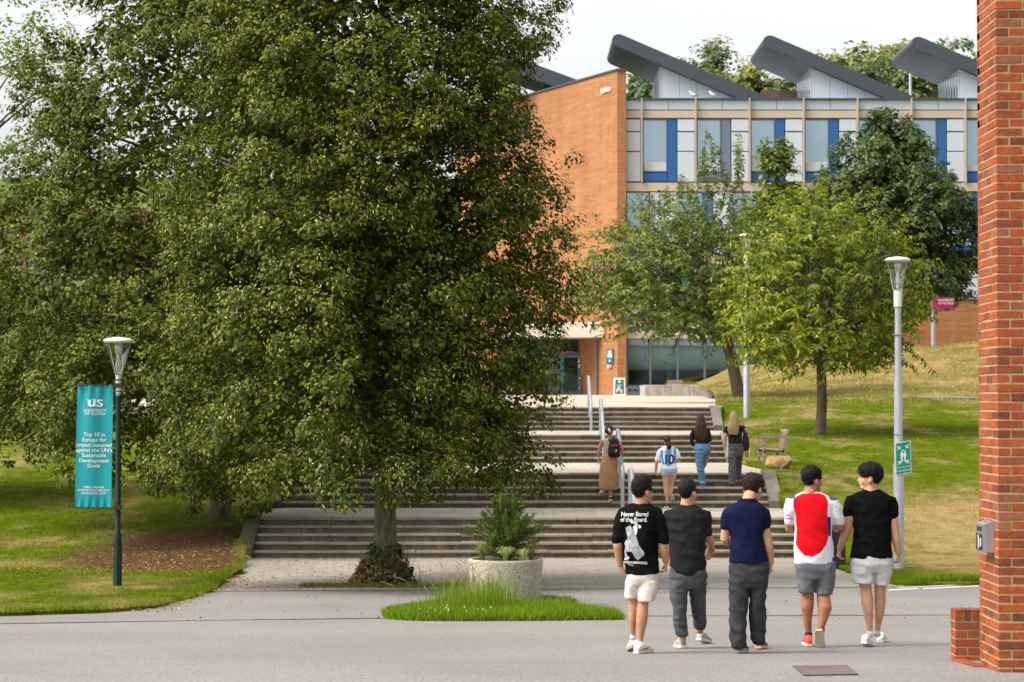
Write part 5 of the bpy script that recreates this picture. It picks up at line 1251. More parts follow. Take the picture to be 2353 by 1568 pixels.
# ================================================================ banner
BAN = thing('banner', (lx - .3, LD1, PZ(1165, LD1)), 'teal vertical banner hanging from the dark green lamp post', 'banner')
t = NT('teal_vinyl'); co = t.coord(); c = t.ramp(t.noise(t.mapping(co,(3,3,.7)), 1.5, 3), [(.3,(.004,.245,.29)),(.7,(.008,.30,.345))]); M_TEALB = t.done(t.bsdf(c, .55, 0, .35))
corners = {(0,1): P(178,886,LD1), (1,1): P(260,887,LD1), (0,0): P(171,1165,LD1), (1,0): P(256,1166,LD1)}
def ban(u, v, off=0.0):
    a = corners[(0,1)].lerp(corners[(1,1)], u); b = corners[(0,0)].lerp(corners[(1,0)], u); p = b.lerp(a, v)
    p.y += .02*sin(u*9 + 1.0)*(.4 + .6*v) + .014*sin(u*23 + v*3)*sst(.82, 1.0, v) + .012*sin(u*31)*sst(.10, 0.0, v) + .012*sin(v*7 + u*3) - off; return p
nu, nv = 40, 60; vs_, fs_ = [], []
for off in (0.0, -.004):
    b0 = len(vs_); vs_ += [tuple(ban(i/nu, j/nv, off)) for j in range(nv+1) for i in range(nu+1)]
    fs_ += [(b0+j*(nu+1)+i, b0+j*(nu+1)+i+1, b0+(j+1)*(nu+1)+i+1, b0+(j+1)*(nu+1)+i) for j in range(nv) for i in range(nu)]
m = MB(); m.add(vs_, fs_); m.build('cloth', M_TEALB, BAN, True)
bw = (corners[(1,1)] - corners[(0,1)]).length; bh = (corners[(0,1)] - corners[(0,0)]).length
def bl(u0, v0): return lambda a, b: ban(u0 + a/bw, v0 + b/bh, .004)
def vy(py): return 1 - (py - 886)/(1165 - 886)
# two-letter emblem drawn as serif strokes
def emblem():
    u = MB; P_ = []
    def arc(cx, cy, rx, ry, a0, a1, w0, w1, n=14):
        o, i = [], []
        for k in range(n+1):
            a = radians(a0 + (a1-a0)*k/n); w = w0 + (w1-w0)*sin(pi*k/n); o.append((cx + cos(a)*(rx), cy + sin(a)*(ry))); i.append((cx + cos(a)*(rx - w), cy + sin(a)*(ry - w)))
        for k in range(n): P_.append([o[k], o[k+1], i[k+1], i[k]])
    # U
    P_.append([(-.165,.20),(-.055,.20),(-.055,.18),(-.165,.18)]); P_.append([(-.145,.18),(-.085,.18),(-.085,.06),(-.145,.06)]); arc(-.067,.06,.078,.065,180,360,.06,.05)
    P_.append([(-.035,.18),(.011,.18),(.011,.06),(-.035,.06)]); P_.append([(-.055,.20),(.03,.20),(.03,.18),(-.055,.18)]); P_.append([(-.04,.02),(.011,.06),(.011,.0),(-.02,.0)])
    # S
    arc(.098,.148,.058,.055,20,180,.02,.05); arc(.098,.148,.058,.055,180,270,.05,.05); arc(.098,.052,.068,.057,90,-60,.05,.055); arc(.098,.052,.068,.057,-60,-170,.05,.02)
    P_.append([(.140,.20),(.155,.20),(.155,.135),(.140,.15)]); P_.append([(.035,.0),(.05,.0),(.045,.055),(.03,.065)])
    return P_
k_ = bw*.44/.33; fn = bl(.5, vy(934)); poly_on(lambda u, v: fn(u*k_, v*k_*.75), emblem(), M_PRINTW, BAN, 'emblem')
sc = bw/.556
letter_on(bl(.5, vy(946)), 'UNIVERSITY', .058*sc, M_PRINTW, BAN, bold=.0004, space=1.15); letter_on(bl(.5, vy(953.5)), 'OF SUSSEX', .058*sc, M_PRINTW, BAN, bold=.0004, space=1.15)
def fit_lines(lines, y0, dy, size, **kw):
    for i, s_ in enumerate(lines): letter_on(bl(.5, vy(y0 + dy*i)), s_, size, M_PRINTW, BAN, **kw)
fit_lines(['Top 10 in','Europe for','impact assessed',"against the UN\u2019s",'Sustainable','Development','Goals'], 1002.5, 11.95, .084*sc, bold=.0003, space=1.0)
fit_lines(['TIMES HIGHER','EDUCATION IMPACT','RANKINGS 2022'], 1122, 6.9, .046*sc, bold=.0003, shear=.25, space=1.12)
# banner arms and clamps
for py in (886, 1166):
    z = PZ(py, LD1); m = MB(); m.tube([(corners[(0,1)].x - .02, LD1 + .0, z + .005*(1 if py < 1000 else -1)), (lx, LD1, z - .01)], .011, 8); m.box(lx - .06, lx + .06, LD1 - .06, LD1 + .06, z - .035, z + .035); m.lathe([(.052,0),(.052,.018)], (lx, LD1, z + .08), 14); m.lathe([(.052,0),(.052,.018)], (lx, LD1, z - .10), 14); m.build('arm', simple('black_bracket', (.02,.02,.022), .5, .1), BAN)
# ================================================================ fire assembly sign
FS = thing('assembly_sign', (PX(2074,LD2), LD2 - .11, PZ(1090, LD2)), 'green and white sign with two figures and arrows on the tall grey lamp post', 'sign')
M_SIGNG = simple('sign_green', (.006,.25,.165), .45, .04, 3, 0)
c4 = [P(2057,1019,LD2-.11), P(2092.5,1012,LD2-.11), P(2094.5,1086,LD2-.11), P(2058.5,1092,LD2-.11)]
def fs(u, v, off=.006):
    p = c4[3].lerp(c4[2], u).lerp(c4[0].lerp(c4[1], u), v); p.y -= off; return p
m = MB(); m.prism([c4[3], c4[2], c4[1], c4[0]], (0, .006, 0)); m.build('plate', M_PRINTW, FS)
poly_on(lambda u, v: fs(u, v, .003), [[(.035,.018),(.965,.018),(.965,.205),(.035,.205)],[(.035,.225),(.965,.225),(.965,.982),(.035,.982)]], M_SIGNG, FS, 'green_field')
pl = []
def arrow(cx, cy, dx, dy):
    L_ = .17; n = sqrt(dx*dx + dy*dy); dx, dy = dx/n, dy/n; A = .5
    def q(a, s): return (cx + (dx*a - dy*s)*L_, cy + (dy*a + dx*s)*L_*A)
    pl.append([q(-1,-.17), q(.35,-.17), q(.35,.17), q(-1,.17)]); pl.append([q(.75,0), q(.1,.75), q(-.25,.75), q(.25,0)]); pl.append([q(.25,0), q(-.25,-.75), q(.1,-.75), q(.75,0)])
arrow(.24,.83,1,-1); arrow(.76,.83,-1,-1); arrow(.24,.36,1,1); arrow(.76,.36,-1,1)
for cx in (.40,.60):
    pl.append([(cx + .055*cos(a), .695 + .028*sin(a)) for a in np.linspace(0, 2*pi, 12)[:-1]])
    pl.append([(cx-.085,.655),(cx+.085,.655),(cx+.085,.53),(cx+.055,.53),(cx+.055,.37),(cx+.008,.37),(cx+.008,.50),(cx-.008,.50),(cx-.008,.37),(cx-.055,.37),(cx-.055,.53),(cx-.085,.53)])
pl.append([(.5 + .05*cos(a), .735 + .022*sin(a)) for a in np.linspace(0, 2*pi, 10)[:-1]])
poly_on(lambda u, v: fs(u, v, .006), pl, M_PRINTW, FS, 'pictogram')
sw = (c4[1] - c4[0]).length; sh = (c4[0] - c4[3]).length
letter_on(lambda a, b: fs(.5 + a/sw, .085 + b/sh, .006), 'Fire assembly point', .042, M_PRINTW, FS, bold=.0006)
# ================================================================ bench, boulder, bin
t = NT('weathered_teak'); co = t.coord(); n_ = t.noise(t.mapping(co,(4,4,30)), 1, 4); c = t.ramp(n_, [(.3,(.17,.115,.085)),(.7,(.36,.27,.21))]); M_TEAK = t.done(t.bsdf(c, .85, 0, .2, t.bump(n_, .4, .01)))
BDp = 60.0; bo = P(1783, 1072, BDp); bgz = right_z(bo.x, BDp) + .03
BN = thing('bench', (bo.x, BDp, bgz), 'weathered wooden bench seen end-on beside the boulder on the bank', 'bench')
s_ = BDp/FPX   # metres per photo pixel here
def bp(px, dy, py): return Vector((PX(px, BDp), BDp + dy, bgz + (1072 - py)*s_*1.0))
for dy in (0.0, 1.35):
    m = MB()
    for a, b_, w in (((1754,1072),(1757,1010),.03),((1767,1072),(1770,1012),.03)): pass
    # front leg, back leg, arm, seat rail
    for nm, pts, w in (('leg', [(1756,1072),(1757,1011)], .035), ('leg', [(1799,1072),(1801,1035),(1812,992)], .035), ('armrest', [(1751,1011),(1757,1009),(1803,1008)], .03), ('seat_rail', [(1756,1042),(1801,1040)], .03)):
        m = MB(); P0 = [bp(x, dy, y) for x, y in pts]
        for i in range(len(P0)-1):
            d_ = (P0[i+1] - P0[i]).normalized(); n2 = Vector((-d_.z, 0, d_.x))*w
            m.prism([P0[i] - n2, P0[i+1] - n2, P0[i+1] + n2, P0[i] + n2], (0, .06, 0))
        m.build(nm, M_TEAK, BN)
for i in range(6):
    x0 = 1757 + i*7.2; m = MB(); a = bp(x0, -.02, 1040 + .3*i); m.cbox(a.x, a.x + .068, BDp - .03, BDp + 1.44, a.z + .02, a.z + .045, .006); m.build('seat_slat', M_TEAK, BN)
for i in range(14):
    m = MB(); a, b_ = bp(1802, .06 + i*.095, 1034), bp(1811, .06 + i*.095, 997); m.prism([a, a + Vector((.025,0,0)), b_ + Vector((.025,0,0)), b_], (0, .05, 0)); m.build('back_slat', M_TEAK, BN)
m = MB(); a = bp(1811, -.02, 997); m.cbox(a.x - .02, a.x + .04, BDp - .03, BDp + 1.44, a.z - .03, a.z + .06, .012); m.build('top_rail', M_TEAK, BN)
RK = P(1792, 1073, 58.2); rz = right_z(RK.x, 58.2)
bm = bmesh.new(); bmesh.ops.create_icosphere(bm, subdivisions=4, radius=1)
for v in bm.verts:
    p = v.co.normalized(); q = Vector((p.x, p.y, p.z)); k = 1.0
    for nrm_, lim in (((.8,-.3,-.5),.62),((0,0,1),.70),((-.9,-.2,.3),.86),((.2,-1,.15),.74),((.9,.1,.4),.84),((-.3,-.8,.55),.80),((.4,-.7,.6),.80)):
        n3 = Vector(nrm_).normalized(); dd = q.dot(n3)*k
        if dd > lim: k *= lim/dd
    q = q*k; q += p*.05*noise.noise(p*2.5) + p*.015*noise.noise(p*9)
    v.co = Vector((q.x*.36, q.y*.27, q.z*.235))
me = bpy.data.meshes.new('boulder'); bm.to_mesh(me); bm.free(); me.polygons.foreach_set('use_smooth', [True]*len(me.polygons)); me.set_sharp_from_angle(angle=radians(32))
t = NT('sandstone'); co = t.coord(); c = t.ramp(t.noise(co, 4, 6, .65), [(.25,(.20,.115,.045)),(.55,(.38,.245,.115)),(.8,(.50,.36,.19))]); me.materials.append(t.done(t.bsdf(c, .9, 0, .2, t.bump(t.noise(co, 14, 5, .7), .7, .02))))
RKo = bpy.data.objects.new('boulder', me); RKo.location = (RK.x, 58.2, rz + .17); COL.objects.link(RKo); tag(RKo, 'brown sandstone boulder lying in front of the wooden bench', 'boulder')
# black litter bin behind the walkers
KD = 45.0; kx = PX(1912, KD); kz = road_z(kx, KD)
KB = thing('litter_bin', (kx, KD, kz), 'black litter bin with sloping hood behind the red-backed shirt', 'litter bin')
M_BIN = simple('black_plastic', (.014,.015,.016), .4, .2, 5, 0)
kw = 27*KD/FPX; kh = (1320-1178)*KD/FPX
m = MB(); m.cbox(kx - kw, kx + kw, KD - .2, KD + .3, kz, kz + kh*.62, .03); autosmooth(m.build('body', M_BIN, KB), 30)
m = MB(); pts = [(kx - kw, kz + kh*.64), (kx + kw, kz + kh*.64), (kx + kw, kz + kh*.78)] + [(kx + kw - kw*2*u, kz + kh*(.78 + .22*(1-(1-u)**2))) for u in np.linspace(.1, .8, 6)] + [(kx - kw, kz + kh*.97)]
m.prism([(x, KD - .2, z) for x, z in pts], (0, .5, 0)); autosmooth(m.build('hood', M_BIN, KB), 40)
m = MB(); m.cbox(kx - kw*.9, kx + kw*.9, KD - .18, KD + .28, kz - .01, kz + .03, .01); m.build('base', M_FRAME, KB)
# ================================================================ things by the building
A = thing('sandwich_board', (bx(1423,145), 145, plaza_z(0,145)), 'white framed green sandwich board with food picture by the brick wall', 'sandwich board')
ax0, ax1, az0, az1 = bx(1409,145), bx(1437,145), plaza_z(0,145), PZ(868.5,145)
for sg in (0, 1):
    m = MB(); y_a, y_b = 145 + sg*.55, 145 + .27; 
    m.prism([(ax0, y_a, az0), (ax1, y_a, az0), (ax1 - .02, y_b + (.02 if sg else -.02), az1), (ax0 + .04, y_b + (.02 if sg else -.02), az1)], (0, .03, 0)); m.build('board_leaf', simple('white_plastic_board', (.72,.72,.72), .5, .04), A)
def ab(u, v, off=.01): return Vector((ax0 + (ax1-ax0)*u + .03*v, 145 + .25*v - off, az0 + (az1-az0)*v))
poly_on(lambda u, v: ab(u, v, .012), [[(.14,.08),(.88,.08),(.86,.90),(.16,.90)]], simple('board_dark_green', (.018,.085,.07), .6, .1), A, 'poster')
poly_on(lambda u, v: ab(u, v, .02), [[(.5+.15*cos(a), .78+.07*sin(a)) for a in np.linspace(0, 2*pi, 14)[:-1]]], simple('board_pale_green', (.45,.62,.55), .6, .1), A, 'roundel')
poly_on(lambda u, v: ab(u, v, .02), [[(cx+r*cos(a), cy+r*.72*sin(a)) for a in np.linspace(0, 2*pi, 14)[:-1]] for cx, cy, r in ((.38,.34,.13),(.62,.30,.10),(.48,.46,.10),(.66,.20,.10),(.30,.22,.09))], simple('board_food', (.62,.46,.34), .6, .2, 9), A, 'food_picture')
letter_on(lambda a, b: ab(.5 + a/.75, .585 + b/1.0, .02), 'AUTUMN', .075, M_PRINTW, A); letter_on(lambda a, b: ab(.5 + a/.75, .53 + b/1.0, .02), 'FAVOURITES', .065, M_PRINTW, A)
# teal wall sign, red notice, building name
def on_wall(px, z, off=.03):
    w_, n2 = wall_pt(px); return Vector((w_.x + n2.x*off, w_.y + n2.y*off, z))
def wquad(px0, px1, py0, py1, mat, name, lab, cat):
    a, b_ = on_wall(px0, 0), on_wall(px1, 0); Dm = (a.y + b_.y)/2; z1, z0 = PZ(py0, Dm), PZ(py1, Dm); n2 = wall_pt(px0)[1]
    T_ = thing(name, ((a.x+b_.x)/2, Dm, z0), lab, cat); m = MB(); m.prism([(a.x,a.y,z0),(b_.x,b_.y,z0),(b_.x,b_.y,z1),(a.x,a.y,z1)], (n2.x*.04, n2.y*.04, 0)); m.build('plate', mat, T_); return T_, a + Vector((n2.x*.05,n2.y*.05,0)), b_ + Vector((n2.x*.05,n2.y*.05,0)), z0, z1
T_, a, b_, z0, z1 = wquad(1395.5, 1411.5, 802.5, 836, simple('sign_teal_dark', (.006,.12,.145), .5, .05), 'wall_sign', 'dark teal direction sign on the orange brick wall', 'sign')
fnw = lambda u, v: Vector((a.x + (b_.x-a.x)*u, a.y + (b_.y-a.y)*u, z0 + (z1-z0)*v))
wl_ = (b_ - a).length
for i, s2 in enumerate(('JUBILEE','LARGE','LECTURE','THEATRE')): letter_on(lambda p, q2, i=i: fnw(.5 + p/wl_*1.0, .78 - i*.125 + q2/(z1-z0)), s2, .17, M_PRINTW, T_, bold=.004)
poly_on(fnw, [[(.42,.12),(.58,.12),(.58,.2),(.66,.2),(.5,.30),(.34,.2),(.42,.2)]], M_PRINTW, T_, 'arrow')
T_, a2, b2_, y0_, y1_ = wquad(1398, 1408, 838, 847, simple('notice_red', (.52,.10,.09), .6, .2, 12), 'wall_notice', 'small red and white notice under the teal wall sign', 'notice')
poly_on(lambda u, v: Vector((a2.x + (b2_.x-a2.x)*u, a2.y + (b2_.y-a2.y)*u, y0_ + (y1_-y0_)*v)), [[(.02,.05),(.38,.05),(.38,.95),(.02,.95)],[(.5,.55),(.9,.55),(.9,.7),(.5,.7)]], M_PRINTW, T_, 'white_field')
N_ = thing('building_name', tuple(on_wall(1395, PZ(210,150))), 'white raised letters of the building name high on the brick wall', 'lettering')
p0, p1 = on_wall(1383.5, 0, .12), on_wall(1407, 0, .12); zb = PZ(213, 149); ln_ = (p1 - p0).length
v_, f_ = text_mesh('Jubilee', 1.0, .012); xs_ = [q_[0] for q_ in v_]; W_ = max(xs_) - min(xs_); mn = min(xs_)
m = MB(); H_ = (PZ(199.6,149) - PZ(213.5,149))/.76
m.add([p0.lerp(p1, (q_[0]-mn)/W_) + Vector((0, 0, zb + q_[1]*H_*.95 )) for q_ in v_], f_); m.build('letters', M_PRINTW, N_)
# crimson campus sign on a post, near the maple
CD = 112.5; CS = thing('campus_sign', (PX(2145,CD), CD, right_z(PX(2145,CD), CD)), 'crimson university sign on a grey post beyond the mound', 'sign')
m = MB(); m.tube([(PX(2145,CD), CD, CZ + 1.6), (PX(2145,CD), CD, PZ(690,CD))], .10, 10); m.build('post', M_POLE, CS)
m = MB(); m.box(PX(2142,CD), PX(2192,CD), CD - .16, CD - .10, PZ(711,CD), PZ(684,CD)); m.build('plate', simple('crimson_panel', (.30,.006,.085), .5, .05), CS)
for i, s2 in enumerate(('UNIVERSITY','OF SUSSEX')): letter_on(lambda u, v, i=i: Vector((PX(2173,CD) + u, CD - .175, PZ(693 + 7*i,CD) + v)), s2, .15, M_PRINTW, CS)
# concrete planter box with grass, plastic seats, slatted bench
M_PALEC = concrete('pale_concrete', (.40,.37,.32), (.58,.54,.48), (.24,.22,.19))
QD = 137.0; Q = thing('concrete_bed', (PX(1600,QD), QD, plaza_z(0,QD)), 'long pale concrete raised bed with grass on top before the glazing', 'raised bed')
m = MB(); x = PX(1481,QD); seg = [1481,1536,1585,1648,1712,1776]
for i in range(5): s2 = MB(); s2.cbox(PX(seg[i],QD) + .01, PX(seg[i+1],QD) - .01, QD - .02*(i > 0), QD + 5.5, plaza_z(0,QD) - .3, PZ(884 + (0 if i else 1), QD), .02); s2.build('wall_block', M_PALEC, Q)
rng = np.random.default_rng(5); gp = np.stack([rng.uniform(PX(1540,QD), PX(1780,QD), 2200), rng.uniform(QD + .3, QD + 5, 2200), np.full(2200, PZ(884.5,QD))], 1); blades('bed_grass', gp, .22, .03, M_WEED, .4, 6, Q)['kind'] = 'stuff'
for i in range(3):
    x0 = PX(1440 + i*13.5, 142); S = thing('plastic_seat', (x0, 142, plaza_z(0,142)), 'dark grey moulded block by the ground-floor glazing, ' + ('nearest the sandwich board','middle of three','nearest the raised bed')[i], 'seat block', 'dark moulded blocks by the glazing')
    m = MB(); m.cbox(x0, x0 + .34, 142, 142.5, plaza_z(0,142), PZ(890,142), .03); m.build('block', M_FRAME, S); m = MB(); m.box(x0 + .07, x0 + .27, 141.985, 142.02, PZ(900,142), PZ(894,142)); m.build('hand_hole', M_INT, S)
S = thing('slatted_seat', (PX(1702,QD), QD + .8, PZ(884,QD)), 'pinkish slatted wooden seat on the concrete raised bed', 'seat'); xs0 = PX(1672,QD); n_ = 14
xs0, xs1 = (PX((2100+1120/1.96)*.5745, QD), PX((2100+1240/1.96)*.5745, QD))
for i in range(12): m = MB(); w_ = (xs1-xs0)/12; m.box(xs0 + i*w_, xs0 + i*w_ + w_*.75, QD + .3, QD + .36, PZ(885,QD), PZ(873.5,QD)); m.build('slat', simple('pink_weathered_wood', (.30,.21,.17), .85, .2, 3), S)
# gulls on the parapet
for i, (a_, lab) in enumerate(((757,'white gull on the parapet, nearer the brick wall'),(853,'white gull on the parapet, nearer the second sawtooth roof'))):
    gx = bx(zx(a_), BD + .4); gzz = bz(226.2); G_ = thing('gull', (gx, BD + .4, gzz), lab, 'gull', 'gulls on the roof parapet'); m = MB()
    m.tube([(gx + .30, BD + .4, gzz + .20), (gx + .15, BD + .4, gzz + .22), (gx, BD + .4, gzz + .25), (gx - .12, BD + .4, gzz + .33), (gx - .19, BD + .4, gzz + .43), (gx - .25, BD + .4, gzz + .47), (gx - .30, BD + .4, gzz + .46)], [.02,.07,.11,.09,.05,.055,.03], 10); m.build('body', simple('gull_white', (.72,.72,.72), .7, .05), G_, True)
    m = MB(); m.tube([(gx + .36, BD + .39, gzz + .22), (gx + .1, BD + .33, gzz + .28), (gx - .06, BD + .33, gzz + .28)], [.02,.06,.04], 8, ell=.4); m.build('wing', simple('gull_grey', (.36,.38,.40), .7, .05), G_, True)
    m = MB(); m.tube([(gx - .29, BD + .4, gzz + .46), (gx - .37, BD + .4, gzz + .44)], [.018,.006], 6); m.build('beak', simple('gull_beak', (.55,.30,.03), .6, .05), G_)
    m = MB(); m.tube([(gx, BD + .38, gzz), (gx, BD + .38, gzz + .17)], .012, 5); m.tube([(gx + .04, BD + .43, gzz), (gx + .04, BD + .43, gzz + .17)], .012, 5); m.build('legs', simple('gull_leg', (.45,.32,.25), .6, .05), G_)
# ================================================================ people
def voxel(m, vox, smooth=4, name='tmp'):
    """fuse overlapping closed shapes into one continuous surface"""
    me = m.mesh(name); ob = bpy.data.objects.new(name, me); COL.objects.link(ob)
    r = ob.modifiers.new('r', 'REMESH'); r.mode = 'VOXEL'; r.voxel_size = vox
    if smooth: s = ob.modifiers.new('s', 'SMOOTH'); s.factor = .5; s.iterations = smooth
    dg = bpy.context.evaluated_depsgraph_get(); out = bpy.data.meshes.new_from_object(ob.evaluated_get(dg))
    bpy.data.objects.remove(ob); bpy.data.meshes.remove(me)
    out.polygons.foreach_set('use_smooth', [True]*len(out.polygons)); return out
def displace(me, fn):
    n = len(me.vertices); co = np.empty(n*3); me.vertices.foreach_get('co', co); co = co.reshape(-1,3); no = np.array([tuple(v.normal) for v in me.vertices])
    d = np.array([fn(Vector(p)) for p in co]); me.vertices.foreach_set('co', (co + no*d[:,None]).ravel()); me.update()
def folds(amp, sx=7.0, sz=10.0, seed=0.0, base=None):
    def f(p):
        q = Vector((p.x*sx, p.y*sx*.6, p.z*sz + p.x*3)); a = noise.noise(q + Vector((seed,0,0))); b = noise.noise(Vector((p.x*18, p.y*10, p.z*9 + seed*3)))
        return amp*(abs(a)*-2.0 + .75 + .35*b)
    return f
def paint(me, fn, name='Col'):
    at = me.color_attributes.new(name, 'FLOAT_COLOR', 'POINT'); buf = []
    for v in me.vertices: buf += [*fn(v.co, v.normal), 1.0]
    at.data.foreach_set('color', buf)
def cloth(name, col=None, var=.18, rough=.9, scale=9, weave=260, attr=False, spec=.15, bump=.25, fine=.2):
    if name in MAT: return MAT[name]
    t = NT(name); co = t.coord()
    if attr: a = t.n('ShaderNodeAttribute'); a.attribute_name = 'Col'; c = a.outputs['Color']
    else: c = t.ramp(t.noise(co, scale, 4), [(.3, tuple(x*(1-var) for x in col)), (.7, tuple(x*(1+var) for x in col))])
    c = t.mix(.8, c, t.ramp(t.noise(co, 120, 2), [(.3,(1-fine,)*3),(.7,(1+fine,)*3)]), 'MULTIPLY')
    h = t.math('ADD', t.noise(co, weave, 2), t.math('MULTIPLY', t.noise(co, 22, 3), 1.5))
    MAT[name] = t.done(t.bsdf(c, rough, 0, spec, t.bump(h, bump, .01), Sheen_Weight=.0)); return MAT[name]
def skin(name, col):
    if name in MAT: return MAT[name]
    t = NT(name); co = t.coord(); c = t.ramp(t.noise(co, 14, 4), [(.3, (col[0]*.86, col[1]*.82, col[2]*.8)), (.7, (min(1,col[0]*1.1), col[1]*1.1, col[2]*1.1))])
    MAT[name] = t.done(t.bsdf(c, .5, 0, .35, t.bump(t.noise(co, 160, 2), .12, .004), Subsurface_Weight=.08, Subsurface_Scale=.02)); return MAT[name]
def hairmat(name, c0, c1, stretch=(60,60,10), spec=.2):
    if name in MAT: return MAT[name]
    t = NT(name); co = t.coord(); n_ = t.noise(t.mapping(co, stretch), 1.5, 4, .7, .6)
    MAT[name] = t.done(t.bsdf(t.ramp(n_, [(.3,c0),(.72,c1)]), .55, 0, spec, t.bump(n_, .9, .012))); return MAT[name]
class Fig:
    """a figure laid out from photograph positions: zoom window (x0, y0, scale), distance D"""
    def __init__(s, win, D): s.x0, s.y0, s.sc = win; s.D = D; s.k = D/FPX*.5745/s.sc        # metres per window pixel
    def J(s, x, y, dy=0.0):
        return P((s.x0 + x/s.sc)*.5745, (s.y0 + y/s.sc)*.5745, s.D) + Vector((0, dy, 0))
    def inv(s, p): return ((CXP + p.x/p.y*FPX)/.5745 - s.x0)*s.sc, (HYP + (CZ - p.z)/p.y*FPX)/.5745*s.sc - s.y0*s.sc
    def tube(s, m, pts, seg=14, ell=1.0, cap=True):
        """pts: (x, y, dy, radius_px[, ell])"""
        m.tube([s.J(q[0], q[1], q[2]) for q in pts], [q[3]*s.k for q in pts], seg, ell=[(q[4] if len(q) > 4 else ell) for q in pts], up=(0,1,0) if abs((s.J(*pts[-1][:3]) - s.J(*pts[0][:3])).normalized().y) < .8 else None)
        for q, e in ((pts[0], 0), (pts[-1], 1)): m.ico(s.J(q[0], q[1], q[2]), (q[3]*s.k*.98, q[3]*s.k*.98*(q[4] if len(q) > 4 else ell), q[3]*s.k*.55), 2)
    def rings(s, m, rows, seg=28, ex=2.4):
        """rows: (y, xl, xr, depth_m, dy)"""
        v = []; f = []; n = len(rows)
        for (y, xl, xr, dep, dy) in rows:
            c = s.J((xl+xr)/2, y, dy); rx = (xr-xl)/2*s.k
            for k in range(seg):
                a = 2*pi*k/seg; ca, sa = cos(a), sin(a)
                v.append(c + Vector((abs(ca)**(2/ex)*(1 if ca > 0 else -1)*rx, abs(sa)**(2/ex)*(1 if sa > 0 else -1)*dep, 0)))
        for i in range(n-1):
            for k in range(seg): k2 = (k+1) % seg; f.append((i*seg+k, (i+1)*seg+k, (i+1)*seg+k2, i*seg+k2))
        f.append(tuple(range(seg))); f.append(tuple((n-1)*seg + k for k in range(seg-1, -1, -1))); m.add(v, f)
def add_hand(m, w, dirv, palm, side, thumb=1, curl=.9, sc=1.0):
    """w wrist point, dirv along the hand, palm = direction the palm faces, side = across towards the index finger"""
    w = Vector(w); d = Vector(dirv).normalized(); n = (Vector(palm) - d*d.dot(Vector(palm))).normalized(); sd = d.cross(n); sd = sd if sd.dot(Vector(side)) > 0 else -sd
    pl = w + d*.085*sc
    m.tube([w - d*.02, w + d*.02, w + d*.055*sc, pl], [.024*sc, .032*sc, .040*sc, .038*sc], 12, ell=.42, up=tuple(n))
    for i, (o, L) in enumerate(((.030,.074),(.010,.082),(-.010,.076),(-.029,.060))):
        p = pl + sd*o*sc - d*.01; ang = .25; pts = [p - d*.012]; a_ = .3 + .10*i
        for L_ in (.45, .32, .25):
            a_ += curl*.42; v = d*cos(a_) + n*sin(a_); p = p + v*L*L_*sc; pts.append(p.copy())
        m.tube(pts, [.0105*sc, .010*sc, .009*sc, .0075*sc], 8); m.ico(pts[-1], .0075*sc, 1)
    t0 = w + d*.022*sc + sd*.026*sc; t1 = t0 + (d*.55 + sd*.55 + n*.45).normalized()*.042*sc; t2 = t1 + (d*.85 + sd*.05 + n*.5).normalized()*.034*sc
    m.tube([t0, t1, t2], [.014*sc, .012*sc, .009*sc], 8); m.ico(t2, .009*sc, 1)
def head_M(c, yaw, pitch, roll=0.0): return Matrix.Translation(Vector(c)) @ Matrix.Rotation(-radians(yaw), 4, 'Z') @ Matrix.Rotation(radians(pitch), 4, 'X') @ Matrix.Rotation(radians(roll), 4, 'Y')
def add_head(m, M, sc=1.0):
    def pt(x, y, z): return M @ Vector((x*sc, y*sc, z*sc))
    R = M.to_3x3()
    def el(c, r): m.ico(pt(*c), (r[0]*sc, r[1]*sc, r[2]*sc), 3, M=R)
    el((0,-.014,.138), (.074,.096,.090)); el((0,.030,.088), (.066,.064,.088)); el((0,.010,.048), (.064,.068,.052)); el((0,.058,.012), (.038,.032,.024)); el((0,.080,.118), (.048,.016,.012)); el((0,.090,.044), (.024,.012,.012))
    el((.040,.060,.070), (.022,.022,.026)); el((-.040,.060,.070), (.022,.022,.026))
    m.tube([pt(0,.088,.112), pt(0,.104,.090), pt(0,.116,.072)], [.009*sc,.011*sc,.014*sc], 8); m.ico(pt(0,.108,.068), .013*sc, 2)
    for sg in (-1, 1): el((sg*.083,-.012,.090), (.011,.023,.034)); el((sg*.076,-.004,.070), (.010,.013,.013))
def hair_mesh(M, sc, grow, hl, amp, freq, seed, ears=True):
    """short hair: a shell over the skull that dives inside the head below the hairline. grow(p)->thickness, hl(y)->hairline height"""
    bm = bmesh.new(); bmesh.ops.create_icosphere(bm, subdivisions=5, radius=1)
    for v in bm.verts:
        u = v.co.normalized(); q = Vector((u.x*.075, -.014 + u.y*.097, .138 + u.z*.091)); th = grow(q, u); e = hl(q) if not ears else max(hl(q), .114*sst(-.055,-.030,q.y)*sst(.040,.056,abs(q.x))); k = sst(-.014, .006, q.z - e)
        nz = noise.noise(u*freq + Vector((seed,0,0))) + .5*noise.noise(u*freq*2.2 + Vector((0,seed,0)))
        r = -.016*(1-k) + k*(th + amp*nz); lat = 1 - .75*sst(.45,.95,abs(u.x))*sst(.18,.10,q.z); q = q + u*(r*lat if r > 0 else r); v.co = M @ Vector((q.x*sc, q.y*sc, q.z*sc))
    me = bpy.data.meshes.new('hair'); bm.to_mesh(me); bm.free(); me.polygons.foreach_set('use_smooth', [True]*len(me.polygons)); return me
